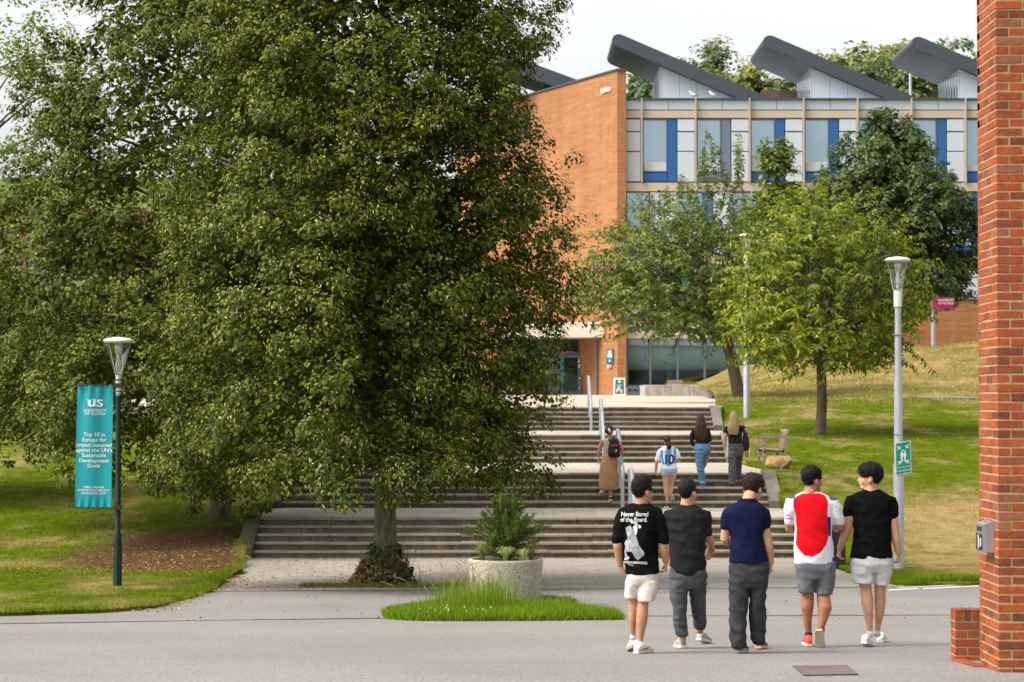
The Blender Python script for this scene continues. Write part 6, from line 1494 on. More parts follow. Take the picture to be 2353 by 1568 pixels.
def strands(parent, me, M, mat, n, L, comb, wild, seed, zmin=.05, sc=1.0):
    """fine locks standing off the hair so that its outline is not a clean shell"""
    rng = np.random.default_rng(seed); Mi = M.inverted(); V = [(v.co.copy(), v.normal.copy()) for v in me.vertices]
    ps, ns, ds = [], [], []
    for i in rng.permutation(len(V))[:n*2]:
        p, nn = V[i]; q = Mi @ p
        if q.z < zmin + max(0, q.y)*1.0 or len(ps) >= n: continue
        c_ = M.to_3x3() @ Vector(comb(q)); d = nn*.55 + c_*.9 + Vector(rng.normal(size=3))*wild
        ps.append(p - nn*.004); ns.append(unit(np.array([nn + Vector(rng.normal(size=3))*.4]))[0]); ds.append(d.normalized())
    k = len(ps); o = leaves('hair_locks', np.array(ps), np.array(ns), np.array([tuple(d) for d in ds]), L*rng.uniform(.6,1.4,k), rng.uniform(.003,.006,k), 'kite', mat, parent); o['kind'] = 'stuff'
def add_eyes(M, parent, sc=1.0):
    m = MB()
    for sg in (-1, 1): m.ico(M @ Vector((sg*.031*sc, .079*sc, .100*sc)), .0095*sc, 2)
    m.build('eyes', simple('eye_white', (.34,.31,.28), .3, .05), parent, True); m = MB()
    for sg in (-1, 1):
        m.ico(M @ Vector((sg*.031*sc, .0865*sc, .100*sc)), .0050*sc, 1); m.tube([M @ Vector((sg*.014*sc,.097*sc,.121*sc)), M @ Vector((sg*.032*sc,.097*sc,.126*sc)), M @ Vector((sg*.050*sc,.080*sc,.121*sc))], .005*sc, 6)
    m.build('eyebrows', simple('brow_dark', (.015,.010,.008), .7, .1), parent, True)
def shoe(parent, toe_ball, theta, pitch, upper, sole, L=.285, z_sole=.024, accent=None, w=1.0, name='shoe', high=0.0):
    """toe_ball: ground point under the ball of the foot; theta: heading from +Y towards +X (deg); pitch: heel raised (deg)"""
    M = Matrix.Translation(Vector(toe_ball)) @ Matrix.Rotation(-radians(theta), 4, 'Z') @ Matrix.Rotation(-radians(pitch), 4, 'X') @ Matrix.Translation(Vector((0,-.195*L/.285,0)))
    k = L/.285; secs = [(.0,.022,.052),(.012,.031,.075),(.04,.036,.092+high),(.08,.038,.100+high),(.115,.039,.092+high*.6),(.15,.041,.078),(.19,.0455,.064),(.225,.046,.054),(.255,.039,.047),(.275,.024,.040),(.285,.006,.030)]
    m = MB(); seg = 16; v = []; f = []
    for (y, ww, zt) in secs:
        zb = z_sole*.8; cz = (zt+zb)/2; rz = (zt-zb)/2
        for q in range(seg):
            a = 2*pi*q/seg; ca, sa = cos(a), sin(a); v.append(M @ Vector((abs(ca)**.75*(1 if ca > 0 else -1)*ww*w, y*k, cz + abs(sa)**.85*(1 if sa > 0 else -1)*rz)))
    for i in range(len(secs)-1):
        for q in range(seg): q2 = (q+1) % seg; f.append((i*seg+q, i*seg+q2, (i+1)*seg+q2, (i+1)*seg+q))
    f.append(tuple(range(seg-1,-1,-1))); f.append(tuple((len(secs)-1)*seg+q for q in range(seg))); m.add(v, f); sh = autosmooth(m.build(name, upper, parent), 60)
    m = MB(); v = []; f = []; n = len(secs)
    for (y, ww, zt) in secs:
        ww = (ww + .004)*w; bend = .012*max(0, (y-.22)/.065)**2
        v += [M @ Vector((-ww, y*k, .002+bend)), M @ Vector((ww, y*k, .002+bend)), M @ Vector((ww+.001, y*k, z_sole+bend*.6)), M @ Vector((-ww-.001, y*k, z_sole+bend*.6))]
    for i in range(n-1):
        b = i*4; c = b+4
        for q in range(4): f.append((b+q, b+(q+1) % 4, c+(q+1) % 4, c+q))
    f.append((3,2,1,0)); f.append(((n-1)*4, (n-1)*4+1, (n-1)*4+2, (n-1)*4+3)); m.add(v, f); autosmooth(m.build('sole', sole, sh), 45)
    m = MB()
    for j in range(4): y = .125 + j*.02; z = .092 - j*.0085 + high*.3; m.tube([M @ Vector((-.022*w, y*k, z-.006)), M @ Vector((0, y*k, z+.003)), M @ Vector((.022*w, y*k, z-.006))], .004, 5)
    m.build('laces', sole if accent is None else upper, sh)
    if accent:
        for sg in (1, -1):
            m = MB(); pts = [(.055,.052),(.09,.036),(.125,.040),(.185,.060),(.125,.050),(.085,.046)]; m.add([M @ Vector((sg*(.0400 + .008*sst(.06,.2,y))*w, y*k, z)) for y, z in pts], [tuple(range(6))]); m.build('side_stripe', accent, sh)
    return sh
def cast_print(F, me_obj, polys, off=.003):
    """lay flat outlines (window pixels) on the back of a garment"""
    bvh = BVHTree.FromPolygons([v.co.copy() for v in me_obj.data.vertices], [tuple(p.vertices) for p in me_obj.data.polygons]); cam0 = Vector((0,0,CZ))
    def fn(x, y):
        t_ = F.J(x, y); d_ = (t_ - cam0).normalized(); h = bvh.ray_cast(cam0, d_); p = h[0] if h[0] is not None else t_
        return p - d_*off
    return fn
def densify(poly, n=6):
    out = []
    for i in range(len(poly)):
        a, b = poly[i], poly[(i+1) % len(poly)]; L = max(1, int(math.hypot(b[0]-a[0], b[1]-a[1])/n))
        out += [(a[0]+(b[0]-a[0])*k/L, a[1]+(b[1]-a[1])*k/L) for k in range(L)]
    return out
def print_poly(fn, poly, mat, parent, name, step=10):
    """triangulated patch following the cloth"""
    pts = [Vector(p) for p in densify(poly, step*.6)]; nb = len(pts); bp_ = [(p.x, p.y) for p in pts]; y = min(p[1] for p in bp_)
    while y < max(p[1] for p in bp_):
        x = min(p[0] for p in bp_)
        while x < max(p[0] for p in bp_):
            if inside(bp_, x, y): pts.append(Vector((x, y)))
            x += step
        y += step
    r = delaunay_2d_cdt(pts, [(i, (i+1) % nb) for i in range(nb)], [list(range(nb))], 1, 1e-4); m = MB(); m.add([fn(p.x, p.y) for p in r[0]], [tuple(q) for q in r[2]]); return m.build(name, mat, parent)
def print_text(fn, body, x, y, size, mat, parent, bold=0.0, shear=0.0, space=1.0, align='CENTER', sy=1.0):
    v, f = text_mesh(body, size, bold*size, align, shear, space); m = MB(); m.add([fn(x + a, y - b*sy) for a, b, _ in v], f); return m.build('lettering', mat, parent)
def person(F, gx, gy, label):
    b = F.J(gx, gy); return thing('person', (b.x, b.y, b.z), label, 'person')
def finish(F, T, m, mat, vox=.0085, sm=3): return obj_from('body', voxel(m, vox, sm, 'body'), mat, T)
def garment(name, m, mat, T, vox=.009, sm=5, amp=.006, seed=0.0, sx=7, sz=10, painter=None):
    me = voxel(m, vox, sm, name)
    if amp: displace(me, folds(amp, sx, sz, seed))
    if painter: paint(me, painter)
    return obj_from(name, me, mat, T)
def base_D(px, py):
    """distance at which the road is seen at this photo pixel"""
    return road_hit(px, py).y
W5 = (2440, 1880, 1.961); W6 = (2850, 1880, 1.961); W7 = (3100, 1800, 1.866)
def wpx(win, x, y): return (win[0] + x/win[2])*.5745, (win[1] + y/win[2])*.5745
SK_TAN = skin('skin_tan', (.44,.225,.125)); SK_BROWN = skin('skin_brown', (.36,.165,.085)); SK_FAIR = skin('skin_fair', (.50,.275,.175)); SK_WARM = skin('skin_warm', (.50,.26,.15))
H_BLACK = hairmat('hair_black_brown', (.003,.0025,.002), (.016,.011,.009)); H_BROWN = hairmat('hair_dark_brown', (.008,.005,.004), (.050,.028,.017), (45,45,45))
M_SHOEW = simple('white_leather', (.66,.66,.66), .5, .04, 10); M_SOLEW = simple('white_rubber', (.58,.57,.54), .7, .06, 10); M_SHOEG = simple('grey_mesh_shoe', (.36,.36,.35), .8, .15, 40, .4, 200); M_SOLEC = simple('cream_rubber', (.50,.43,.33), .75, .08, 12); M_SOLEB = simple('dark_rubber', (.05,.045,.04), .8, .1); M_SHOER = simple('red_suede', (.34,.015,.02), .7, .15, 20); M_SHOEO = simple('orange_red_leather', (.72,.075,.018), .45, .06, 20); M_SOCKB = simple('black_sock', (.02,.02,.022), .9, .1); M_SOCKW = simple('white_sock', (.62,.62,.62), .9, .05)
def sock(F, T, pts, mat): m = MB(); F.tube(m, pts, 12); m.build('sock', mat, T, True)

# ---------------------------------------------------------------- 1: black printed tee, pale shorts, glasses
F = Fig(W5, base_D(*wpx(W5, 240, 1440))); T = person(F, 240, 1440, 'man in black printed T-shirt, pale shorts and glasses, walking nearest the planter')
M = head_M(F.J(262, 256, -.01), 52, 4); m = MB(); add_head(m, M, .98)
F.tube(m, [(238,300,-.01,60),(245,262,-.012,52),(258,205,-.012,50)])
F.rings(m, [(290,150,330,.07,0),(330,110,360,.09,0),(480,130,340,.085,0),(800,150,355,.085,0),(900,155,352,.085,0)])
F.tube(m, [(98,350,0,36),(68,480,-.02,36),(60,600,-.02,38),(70,680,.01,33),(82,752,.03,24)]); F.tube(m, [(372,350,0,36),(398,480,-.02,36),(415,600,-.03,38),(430,670,-.02,33),(440,728,.0,24)])
add_hand(m, F.J(82,752,.03), (.45,.25,-.9), (.8,.5,.3), (.2,1,0), 1, 1.15); add_hand(m, F.J(440,728,0), (-.12,.12,-1), (-.9,.2,0), (0,1,.2), 1, 1.2)
F.tube(m, [(180,860,0,46),(182,960,.03,42),(188,1050,.05,39),(182,1120,.05,36),(178,1180,.05,34),(180,1250,.06,24),(184,1310,.08,19)]); F.tube(m, [(285,860,0,48),(275,960,-.01,46),(258,1055,-.02,43),(250,1140,-.03,48),(247,1190,-.03,45),(240,1280,-.02,29),(234,1350,-.01,22)])
finish(F, T, m, SK_TAN)
ho = obj_from('hair', hair_mesh(M, 1.0, lambda q, u: .004 + .024*sst(.14,.22,q.z)*(1 + .6*sst(-.02,.08,q.y)), lambda q: (.028 if q.y < -.03 else .028 + (q.y+.03)*.80) + (.02 if abs(q.x) > .06 and q.y > .0 else 0), .0045, 7, 1.0), H_BLACK, T); add_eyes(M, T, .98)
strands(T, ho.data, M, H_BLACK, 2400, 0.024, lambda q: (.2*q.x*10, .9 if q.z > .16 else -.2, .35 if q.z > .17 else -.5), 0.3, 301)
m = MB()
for sg in (-1, 1):
    c_ = [M @ Vector((sg*(.033 + .024*cos(a)), .104, .100 + .020*sin(a))) for a in np.linspace(0, 2*pi, 14)]; m.tube(c_, .0032, 6, cap=False); m.tube([M @ Vector((sg*.058,.100,.106)), M @ Vector((sg*.079,.05,.106)), M @ Vector((sg*.082,-.012,.102))], .003, 6)
m.tube([M @ Vector((-.01,.106,.104)), M @ Vector((.01,.106,.104))], .003, 6); m.build('glasses', M_BLACK, T)
m = MB(); F.rings(m, [(262,180,290,.055,-.01),(276,140,328,.085,0),(305,104,366,.108,0),(360,84,388,.122,0),(450,88,384,.128,0),(560,94,378,.128,0),(700,104,378,.125,0),(816,122,382,.122,0)])
F.tube(m, [(125,325,0,62),(92,420,-.01,62),(72,500,-.015,54),(58,562,-.02,46)], ell=1.05); F.tube(m, [(345,325,0,62),(378,420,-.01,60),(402,500,-.02,54),(415,562,-.025,48)], ell=1.05)
M_T1 = cloth('black_cotton', (.0058,.0058,.0066), .2, spec=.05); sh = garment('t_shirt', m, M_T1, T, .009, 6, .011, 1.0)
fn = cast_print(F, sh, None); M_SHP = simple('shirt_print_white', (.70,.70,.68), .8, .04, 20); M_SHG = simple('shirt_print_grey', (.30,.31,.32), .85, .45, 28, 0, 60, 0, .2, 6)
print_text(fn, 'Never Bored', 193, 364, 41, M_SHP, T, .008, .08, .98, sy=1.25); print_text(fn, 'of the Board.', 186, 407, 41, M_SHP, T, .008, .08, .98, sy=1.25)
print_poly(fn, [(120,455),(158,434),(178,470),(205,520),(226,590),(272,652),(262,672),(218,710),(196,690),(170,645),(150,640),(140,600),(136,520)], M_SHG, T, 'print_board')
print_poly(fn, [(178,452),(196,428),(214,440),(216,470),(204,516),(190,486)], M_SHP, T, 'print_board_tail'); print_poly(fn, [(128,640),(150,642),(162,628),(150,560),(128,545),(112,575),(122,600),(112,640),(118,690),(138,706),(150,690),(134,676)], M_SHG, T, 'print_truck')
for a_, b_, r_ in ((172,408,12),(232,446,12),(205,418,9),(120,700,8),(142,690,9)): print_poly(fn, [(a_+r_*cos(q), b_+r_*1.2*sin(q)) for q in np.linspace(0,2*pi,10)[:-1]], M_SHP, T, 'print_wheel', 6)
print_poly(fn, [(168,400),(238,438),(234,446),(166,410)], M_SHP, T, 'print_axle', 6)
for y_, a_, b_ in ((717,96,290),(724,104,294),(731,112,294),(743,140,182)): print_poly(fn, [(a_,y_-2),(b_,y_+8-2),(b_,y_+8+1),(a_,y_+1)], M_SHP, T, 'print_line', 12)
m = MB(); F.rings(m, [(790,136,378,.112,0),(850,130,380,.118,0),(900,140,364,0.099,0)]); F.rings(m, [(870,124,236,.10,.02),(940,120,222,.095,.03),(1008,118,214,.09,.05)]); F.rings(m, [(870,222,380,.108,-.01),(950,218,368,.10,-.02),(1026,216,350,.095,-.03)])
garment('shorts', m, cloth('pale_pink_cotton', (.60,.53,.49), .06), T, .009, 9, .009, 2.0)
sock(F, T, [(184,1300,.08,22),(180,1335,.09,24)], M_SOCKW); sock(F, T, [(234,1345,-.01,25),(232,1375,0,27)], M_SOCKW)
p = F.J(250,1440,0); zg = road_z(p.x, p.y); shoe(T, (p.x + .045, p.y + .05, zg + .002), 34, 2, M_SHOEW, M_SOLEW, .285, .026, M_BLACK)
p = F.J(168,1420,.22); shoe(T, (p.x + .02, p.y + .12, road_z(p.x, p.y) + .002), -6, 13, M_SHOEW, simple('gum_sole', (.30,.24,.19), .8, .1), .28, .026)

# ---------------------------------------------------------------- 2: charcoal tee, grey joggers
F = Fig(W5, base_D(*wpx(W5, 560, 1402))); T = person(F, 600, 1402, 'man in charcoal T-shirt and grey joggers, second from the planter')
M = head_M(F.J(612, 263, -.01), 38, 2); m = MB(); add_head(m, M, .98)
F.tube(m, [(600,305,-.01,60),(602,265,-.015,50),(608,215,-.01,48)])
F.rings(m, [(300,505,690,.07,0),(350,470,740,.09,0),(560,492,722,.085,0),(800,500,735,.09,0)])
F.tube(m, [(742,380,0,34),(757,480,.02,35),(778,545,.06,36),(800,575,.12,33),(808,605,.2,24)]); F.tube(m, [(458,390,.02,34),(455,520,.03,38),(462,600,.03,34),(468,680,.05,26)])
add_hand(m, F.J(808,600,.2), (-.25,.15,-.95), (-.2,-.95,.1), (1,0,0), 1, .25); add_hand(m, F.J(468,685,.05), (0,.2,-1), (.9,0,0), (0,1,0), 1, .9)
F.tube(m, [(540,900,0,60),(558,1290,.02,24)]); F.tube(m, [(690,900,.05,60),(722,1260,.25,24)]); finish(F, T, m, SK_WARM)
ho = obj_from('hair', hair_mesh(M, 1.0, lambda q, u: .005 + .013*sst(.10,.22,q.z), lambda q: (.022 if q.y < -.03 else .022 + (q.y+.03)*.82) + (.012 if abs(q.x) > .06 and q.y > 0 else 0), .0025, 11, 2.0), H_BLACK, T); add_eyes(M, T, .98)
strands(T, ho.data, M, H_BLACK, 2400, 0.012, lambda q: (0, .2, -.2), 0.35, 302)
m = MB(); F.rings(m, [(276,548,660,.055,-.01),(290,512,700,.085,0),(320,466,748,.108,0),(370,444,764,.122,0),(460,450,752,.126,0),(600,462,744,.126,0),(740,472,752,.13,0),(790,496,738,.132,-.005),(816,550,678,.122,-.01)])
F.tube(m, [(725,345,0,60),(748,420,.01,56),(757,505,.03,50)], ell=1.05); F.tube(m, [(480,345,0,58),(460,430,.01,52),(452,520,.03,48)], ell=1.05)
garment('t_shirt', m, cloth('charcoal_cotton', (.020,.0185,.020), .22, spec=.08), T, .009, 6, .012, 3.0)
m = MB(); F.rings(m, [(735,486,738,.10,0),(770,476,750,.112,0),(815,466,764,.124,0),(880,466,760,.126,.01),(930,482,742,0.101,0.01)])
F.rings(m, [(880,466,618,.108,0),(1000,474,606,.10,0),(1100,486,600,.098,0),(1200,500,600,.092,.01),(1262,508,608,.085,.01),(1290,514,612,.080,.01),(1306,528,604,.062,.01)]); F.rings(m, [(880,606,762,.108,.03),(1000,634,752,.10,.09),(1100,650,756,.094,.14),(1200,664,766,.088,.2),(1240,674,768,.082,.24),(1258,680,764,.078,.25),(1274,692,750,.06,.25)])
garment('joggers', m, cloth('grey_jersey', (.075,.078,.088), .2), T, .009, 9, .010, 4.0, 8, 13)
sock(F, T, [(572,1300,.01,26),(570,1340,.0,27)], SK_WARM); sock(F, T, [(722,1265,.25,24),(726,1295,.27,25)], SK_WARM)
p = F.J(562,1402,0); shoe(T, (p.x - .01, p.y + .2, road_z(p.x, p.y + .2) + .002), -8, 4, M_SHOEG, M_SOLEW, .285, .03); p = F.J(728,1366,.3); g_ = road_hit(*wpx(W5, 735, 1366)); shoe(T, (g_.x + .03, g_.y + .1, g_.z + .002), 27, 12, M_SHOEG, M_SOLEW, .285, .03)

# ---------------------------------------------------------------- 3: navy polo, head bowed, charcoal trousers
F = Fig(W6, base_D(*wpx(W6, 215, 1440))); T = person(F, 260, 1440, 'man in navy polo shirt and charcoal trousers, curly head bowed, middle of five')
M = head_M(F.J(316, 240, .06), 34, -24, -6); m = MB(); add_head(m, M, .98)
F.tube(m, [(272,285,-.01,62),(282,238,.0,54),(300,185,.04,48)])
F.rings(m, [(280,170,370,.07,0),(330,120,420,.09,0),(560,165,390,.08,0),(740,160,410,.085,0)])
F.tube(m, [(118,370,0,32),(104,430,0,34),(98,545,.02,37),(118,572,.10,33),(155,566,.26,25)]); F.tube(m, [(398,370,0,34),(412,470,-.01,39),(430,560,-.02,38),(446,640,-.01,34),(460,735,.02,25)])
add_hand(m, F.J(155,566,.26), (.4,.9,0), (0,0,1), (1,0,0), 1, .9); add_hand(m, F.J(460,738,.02), (-.05,.1,-1), (-.9,.3,0), (.2,1,0), 1, .75)
F.tube(m, [(205,900,0,60),(205,1380,0,24)]); F.tube(m, [(365,900,0,60),(370,1370,.1,24)]); finish(F, T, m, SK_WARM)
ho = obj_from('hair', hair_mesh(M, .98, lambda q, u: .014 + .022*sst(.06,.20,q.z), lambda q: (.030 if q.y < .0 else .030 + q.y*.9),   .011, 9, 3.0, False), H_BROWN, T); add_eyes(M, T, .98)
strands(T, ho.data, M, H_BROWN, 2600, 0.03, lambda q: (0, -.2, -.5), 0.9, 303)
m = MB()
for sg in (-1, 1): m.tube([M @ Vector((sg*(.033 + .022*cos(a)), .104, .098 + .019*sin(a))) for a in np.linspace(0, 2*pi, 14)], .0018, 6, cap=False); m.tube([M @ Vector((sg*.056,.101,.104)), M @ Vector((sg*.082,-.01,.100))], .0018, 5)
m.build('glasses', M_STEEL, T)
m = MB(); F.rings(m, [(246,205,340,.060,-.012),(262,178,372,.085,-.005),(292,125,412,.105,0),(340,95,432,.118,0),(430,120,425,.122,0),(560,148,402,.118,0),(650,140,420,.122,0),(731,130,438,.125,0)])
F.tube(m, [(145,325,0,58),(116,390,0,54),(103,448,0,42)], ell=1.05); F.tube(m, [(388,325,0,58),(405,390,-.005,54),(410,444,-.01,44)], ell=1.05)
sh = garment('polo_shirt', m, cloth('navy_pique', (.0065,.0095,.036), .18, weave=400, spec=.08), T, .009, 6, .010, 5.0)
m = MB(); F.rings(m, [(222,212,336,.062,0),(232,200,344,.074,-.004),(250,190,352,.080,-.006)]); garment('collar', m, cloth('navy_pique_collar', (.006,.0085,.032), .15, spec=.08), T, .006, 2, .001)
m = MB(); F.rings(m, [(715,136,436,.118,0),(780,132,438,.124,0),(860,132,438,.124,0),(920,146,422,0.099,0)])
F.rings(m, [(870,130,290,.108,0),(1000,132,278,.10,0),(1150,130,266,.098,0),(1300,134,262,.096,0),(1372,142,262,.092,0),(1396,150,255,.08,.01)]); F.rings(m, [(870,284,438,.108,.01),(1000,296,420,.10,.03),(1150,294,422,.098,.06),(1300,306,420,.094,.1),(1362,322,416,.088,.11),(1380,330,408,.075,.12)])
garment('trousers', m, cloth('charcoal_jersey', (.040,.040,.043), .2, spec=.1), T, .009, 9, .012, 6.0, 8, 12)
g_ = road_hit(*wpx(W6, 210, 1442)); shoe(T, (g_.x + .05, g_.y + .19, g_.z + .002), 22, 9, M_SHOER, M_SOLEC, .285, .026); g_ = road_hit(*wpx(W6, 375, 1407)); shoe(T, (g_.x + .03, g_.y + .10, g_.z + .002), 18, 4, M_SHOER, M_SOLEC, .285, .026)

# ---------------------------------------------------------------- 4: red and white football shirt
F = Fig(W7, base_D(*wpx(W7, 255, 1470))); T = person(F, 290, 1470, 'man in red and white football shirt and grey shorts, fourth from the planter')
M = head_M(F.J(283, 305, -.01), 58, 3); m = MB(); add_head(m, M, .98)
F.tube(m, [(262,335,-.01,60),(266,298,-.015,50),(278,250,-.01,47)])
F.rings(m, [(330,175,365,.07,0),(385,130,420,.09,0),(600,165,400,.085,0),(850,172,415,.085,0)])
F.tube(m, [(122,430,0,34),(110,520,.01,40),(112,590,.04,36),(135,600,.16,32),(175,590,.3,25)]); F.tube(m, [(440,430,0,34),(468,510,0,40),(492,575,.02,36),(470,588,.12,33),(425,555,.28,25)])
add_hand(m, F.J(175,590,.3), (.5,.8,.1), (0,0,1), (1,0,0), 1, .9); add_hand(m, F.J(425,555,.28), (-.4,.8,.2), (0,0,1), (-1,0,0), 1, .9)
F.tube(m, [(232,950,0,48),(240,1040,.01,47),(246,1110,.02,48),(242,1180,.02,48),(245,1270,.03,33),(256,1372,.05,23)]); F.tube(m, [(366,950,0,50),(360,1050,0,49),(362,1120,-.02,52),(368,1180,-.04,54),(352,1260,-.06,36),(330,1330,-.08,25)])
finish(F, T, m, SK_BROWN)
ho = obj_from('hair', hair_mesh(M, 1.0, lambda q, u: .005 + .020*sst(.11,.21,q.z), lambda q: (.030 if q.y < -.03 else .030 + (q.y+.03)*.80) + (.016 if abs(q.x) > .06 and q.y > 0 else 0), .005, 8, 4.0), H_BLACK, T); add_eyes(M, T, .98)
strands(T, ho.data, M, H_BLACK, 2400, 0.02, lambda q: (q.x*3, .5 if q.z > .15 else -.2, .3 if q.z > .16 else -.5), 0.35, 304)
m = MB(); F.rings(m, [(312,214,325,.056,-.01),(326,180,362,.085,-.004),(352,135,412,.108,0),(400,112,444,.120,0),(480,128,438,.126,0),(600,148,420,.128,0),(720,144,432,.130,0),(852,147,444,.128,0)])
F.tube(m, [(145,375,0,60),(122,450,0,58),(114,548,.01,42)], ell=1.05); F.tube(m, [(415,385,0,62),(448,455,0,58),(478,545,.01,44)], ell=1.05)
RED = [(205,322),(330,322),(375,340),(392,390),(386,520),(397,640),(378,705),(335,768),(275,797),(215,787),(172,742),(150,698),(158,600),(148,480),(133,420),(136,368),(166,340)]
def paint4(p, n):
    x, y = F.inv(p)
    if n.y < .25 and inside(RED, x, y): return (.66,.004,.010)
    if n.y < .5 and 384 < x < 412 and 500 < y < 640: return (.03,.03,.16)
    if x > 424 and y > 800: return (.04,.03,.16)
    if y < 318 and 200 < x < 340 and n.y < .4: return (.05,.06,.20) if int(y/4) % 2 else (.70,.70,.74)
    if (p.z > F.J(0,400).z) and n.z > .55 and (x < 150 or x > 400): return (.06,.07,.16)
    return (.70,.70,.75)
sh = garment('football_shirt', m, cloth('football_jersey', attr=True, bump=.15, fine=.06), T, .0072, 8, .007, 7.0, 6, 9, paint4)
fn = cast_print(F, sh, None); print_text(fn, 'VISIT', 96, 494, 17, simple('sleeve_red', (.6,.02,.03), .8, .1), T, .03, -.2); print_text(fn, 'RWANDA', 100, 518, 17, simple('sleeve_red', (.6,.02,.03), .8, .1), T, .03, -.2)
m = MB(); c_ = [F.J(266 + 38*cos(a), 300 + 3*sin(a), -.01 + .062*sin(a)) for a in np.linspace(0, 2*pi, 24)]; m.tube(c_, .010, 6, cap=False); m.build('lanyard', simple('neon_lanyard', (.45,.62,.02), .6, .1), T)
m = MB(); F.rings(m, [(830,152,446,.122,0),(890,156,450,.128,0),(960,174,434,0.106,0)]); F.rings(m, [(930,162,300,.108,.01),(1000,172,296,.102,.01),(1064,182,290,.095,.01)]); F.rings(m, [(930,296,448,.112,0),(1000,302,440,.106,0),(1076,306,426,.10,0)])
garment('shorts', m, cloth('grey_marl', (.13,.14,.155), .12, fine=.3), T, .009, 9, .012, 8.0)
sock(F, T, [(255,1366,.05,26),(254,1400,.06,28)], M_SOCKB); sock(F, T, [(336,1318,-.08,28),(330,1352,-.08,31)], M_SOCKB)
g_ = road_hit(*wpx(W7, 256, 1472)); shoe(T, (g_.x, g_.y + .19, g_.z + .002), 0, 1, M_SHOEO, M_SOLEW, .285, .03, None, 1.0, 'shoe', .01)
g_ = road_hit(*wpx(W7, 335, 1482)); shoe(T, (g_.x + .01, g_.y + .06, g_.z + .010), 14, 58, M_SHOEO, M_SOLEC, .285, .028, M_SOLEW)

# ---------------------------------------------------------------- 5: plain black tee, light grey shorts
F = Fig(W7, base_D(*wpx(W7, 720, 1465))); T = person(F, 735, 1465, 'man in plain black T-shirt and light grey shorts, nearest the brick pillar')
M = head_M(F.J(704, 290, -.01), -78, 2); m = MB(); add_head(m, M, 1.0)
F.tube(m, [(715,325,-.01,62),(714,285,-.012,52),(708,240,-.01,47)])
F.rings(m, [(325,625,800,.07,0),(380,580,850,.09,0),(560,610,840,.085,0),(800,600,840,.085,0)])
F.tube(m, [(566,410,0,36),(551,500,-.01,39),(538,575,-.02,38),(512,660,-.01,33),(486,738,.02,24)]); F.tube(m, [(860,410,0,36),(877,500,-.01,39),(888,585,-.02,38),(905,680,-.02,34),(922,772,.0,25)])
add_hand(m, F.J(486,742,.02), (-.15,.2,-.95), (.9,.2,0), (0,1,0), 1, 1.2); add_hand(m, F.J(922,775,0), (.0,.12,-1), (-.7,.6,0), (.3,1,0), 1, 1.25)
F.tube(m, [(658,890,0,50),(668,980,0,47),(680,1060,.0,44),(688,1130,-.01,48),(694,1200,-.02,40),(704,1300,-.01,25),(710,1365,0,22)]); F.tube(m, [(800,890,0,50),(792,990,.02,46),(786,1070,.03,43),(790,1130,.04,44),(786,1220,.05,36),(776,1310,.07,24),(772,1365,.08,21)])
finish(F, T, m, SK_FAIR)
ho = obj_from('hair', hair_mesh(M, 1.02, lambda q, u: .008 + .024*sst(.09,.20,q.z)*(1 + .55*sst(.0,.09,q.y)), lambda q: (.012 if q.y < -.03 else .012 + (q.y+.03)*1.12) + (.0 if abs(q.x) < .06 else .012), .0055, 6, 5.0), H_BLACK, T); add_eyes(M, T, 1.0)
strands(T, ho.data, M, H_BLACK, 2600, 0.03, lambda q: (q.x*4, .7 if q.z > .16 else -.3, .15 if q.z > .17 else -.9), 0.3, 305)
m = MB(); F.rings(m, [(298,655,775,.056,-.01),(312,622,805,.085,-.004),(338,575,852,.106,0),(385,548,880,.118,0),(470,572,872,.124,0),(600,590,862,.124,0),(700,578,866,.125,0),(806,556,872,.126,0)])
F.tube(m, [(590,365,0,58),(562,425,0,54),(549,486,-.005,44)], ell=1.05); F.tube(m, [(842,370,0,58),(866,430,0,54),(878,498,-.01,42)], ell=1.05)
garment('t_shirt', m, M_T1, T, .009, 6, .010, 9.0)
m = MB(); F.rings(m, [(786,568,868,.12,0),(850,566,876,.128,0),(915,584,858,0.106,0)]); F.rings(m, [(880,572,735,.112,0),(940,576,742,.106,0),(994,582,746,.10,0)]); F.rings(m, [(880,728,874,.112,.01),(950,740,864,.106,.015),(1010,746,848,.10,.02)])
garment('shorts', m, cloth('light_grey_fleece', (.50,.49,.50), .06, fine=.1), T, .009, 9, .011, 10.0)
sock(F, T, [(710,1350,0,25),(706,1390,.01,28)], M_SOCKW); sock(F, T, [(772,1355,.08,24),(774,1390,.09,27)], M_SOCKW)
g_ = road_hit(*wpx(W7, 690, 1474)); shoe(T, (g_.x + .03, g_.y + .16, g_.z + .002), 20, 10, M_SHOEW, M_SOLEW, .29, .028); g_ = road_hit(*wpx(W7, 790, 1438)); shoe(T, (g_.x + .03, g_.y + .14, g_.z + .002), 12, 1, M_SHOEW, M_SOLEW, .29, .028)

# ================================================================ four women on the steps
WA = (2360, 1650, 3.92); WB = (2700, 1600, 3.92)
H_RED = hairmat('hair_reddish_brown', (.016,.009,.007), (.085,.040,.030), (40,40,14)); H_BLOND = hairmat('hair_blonde', (.17,.10,.045), (.42,.29,.15), (50,50,7)); H_DKBR = hairmat('hair_soft_brown', (.012,.008,.007), (.055,.030,.025), (40,40,20))
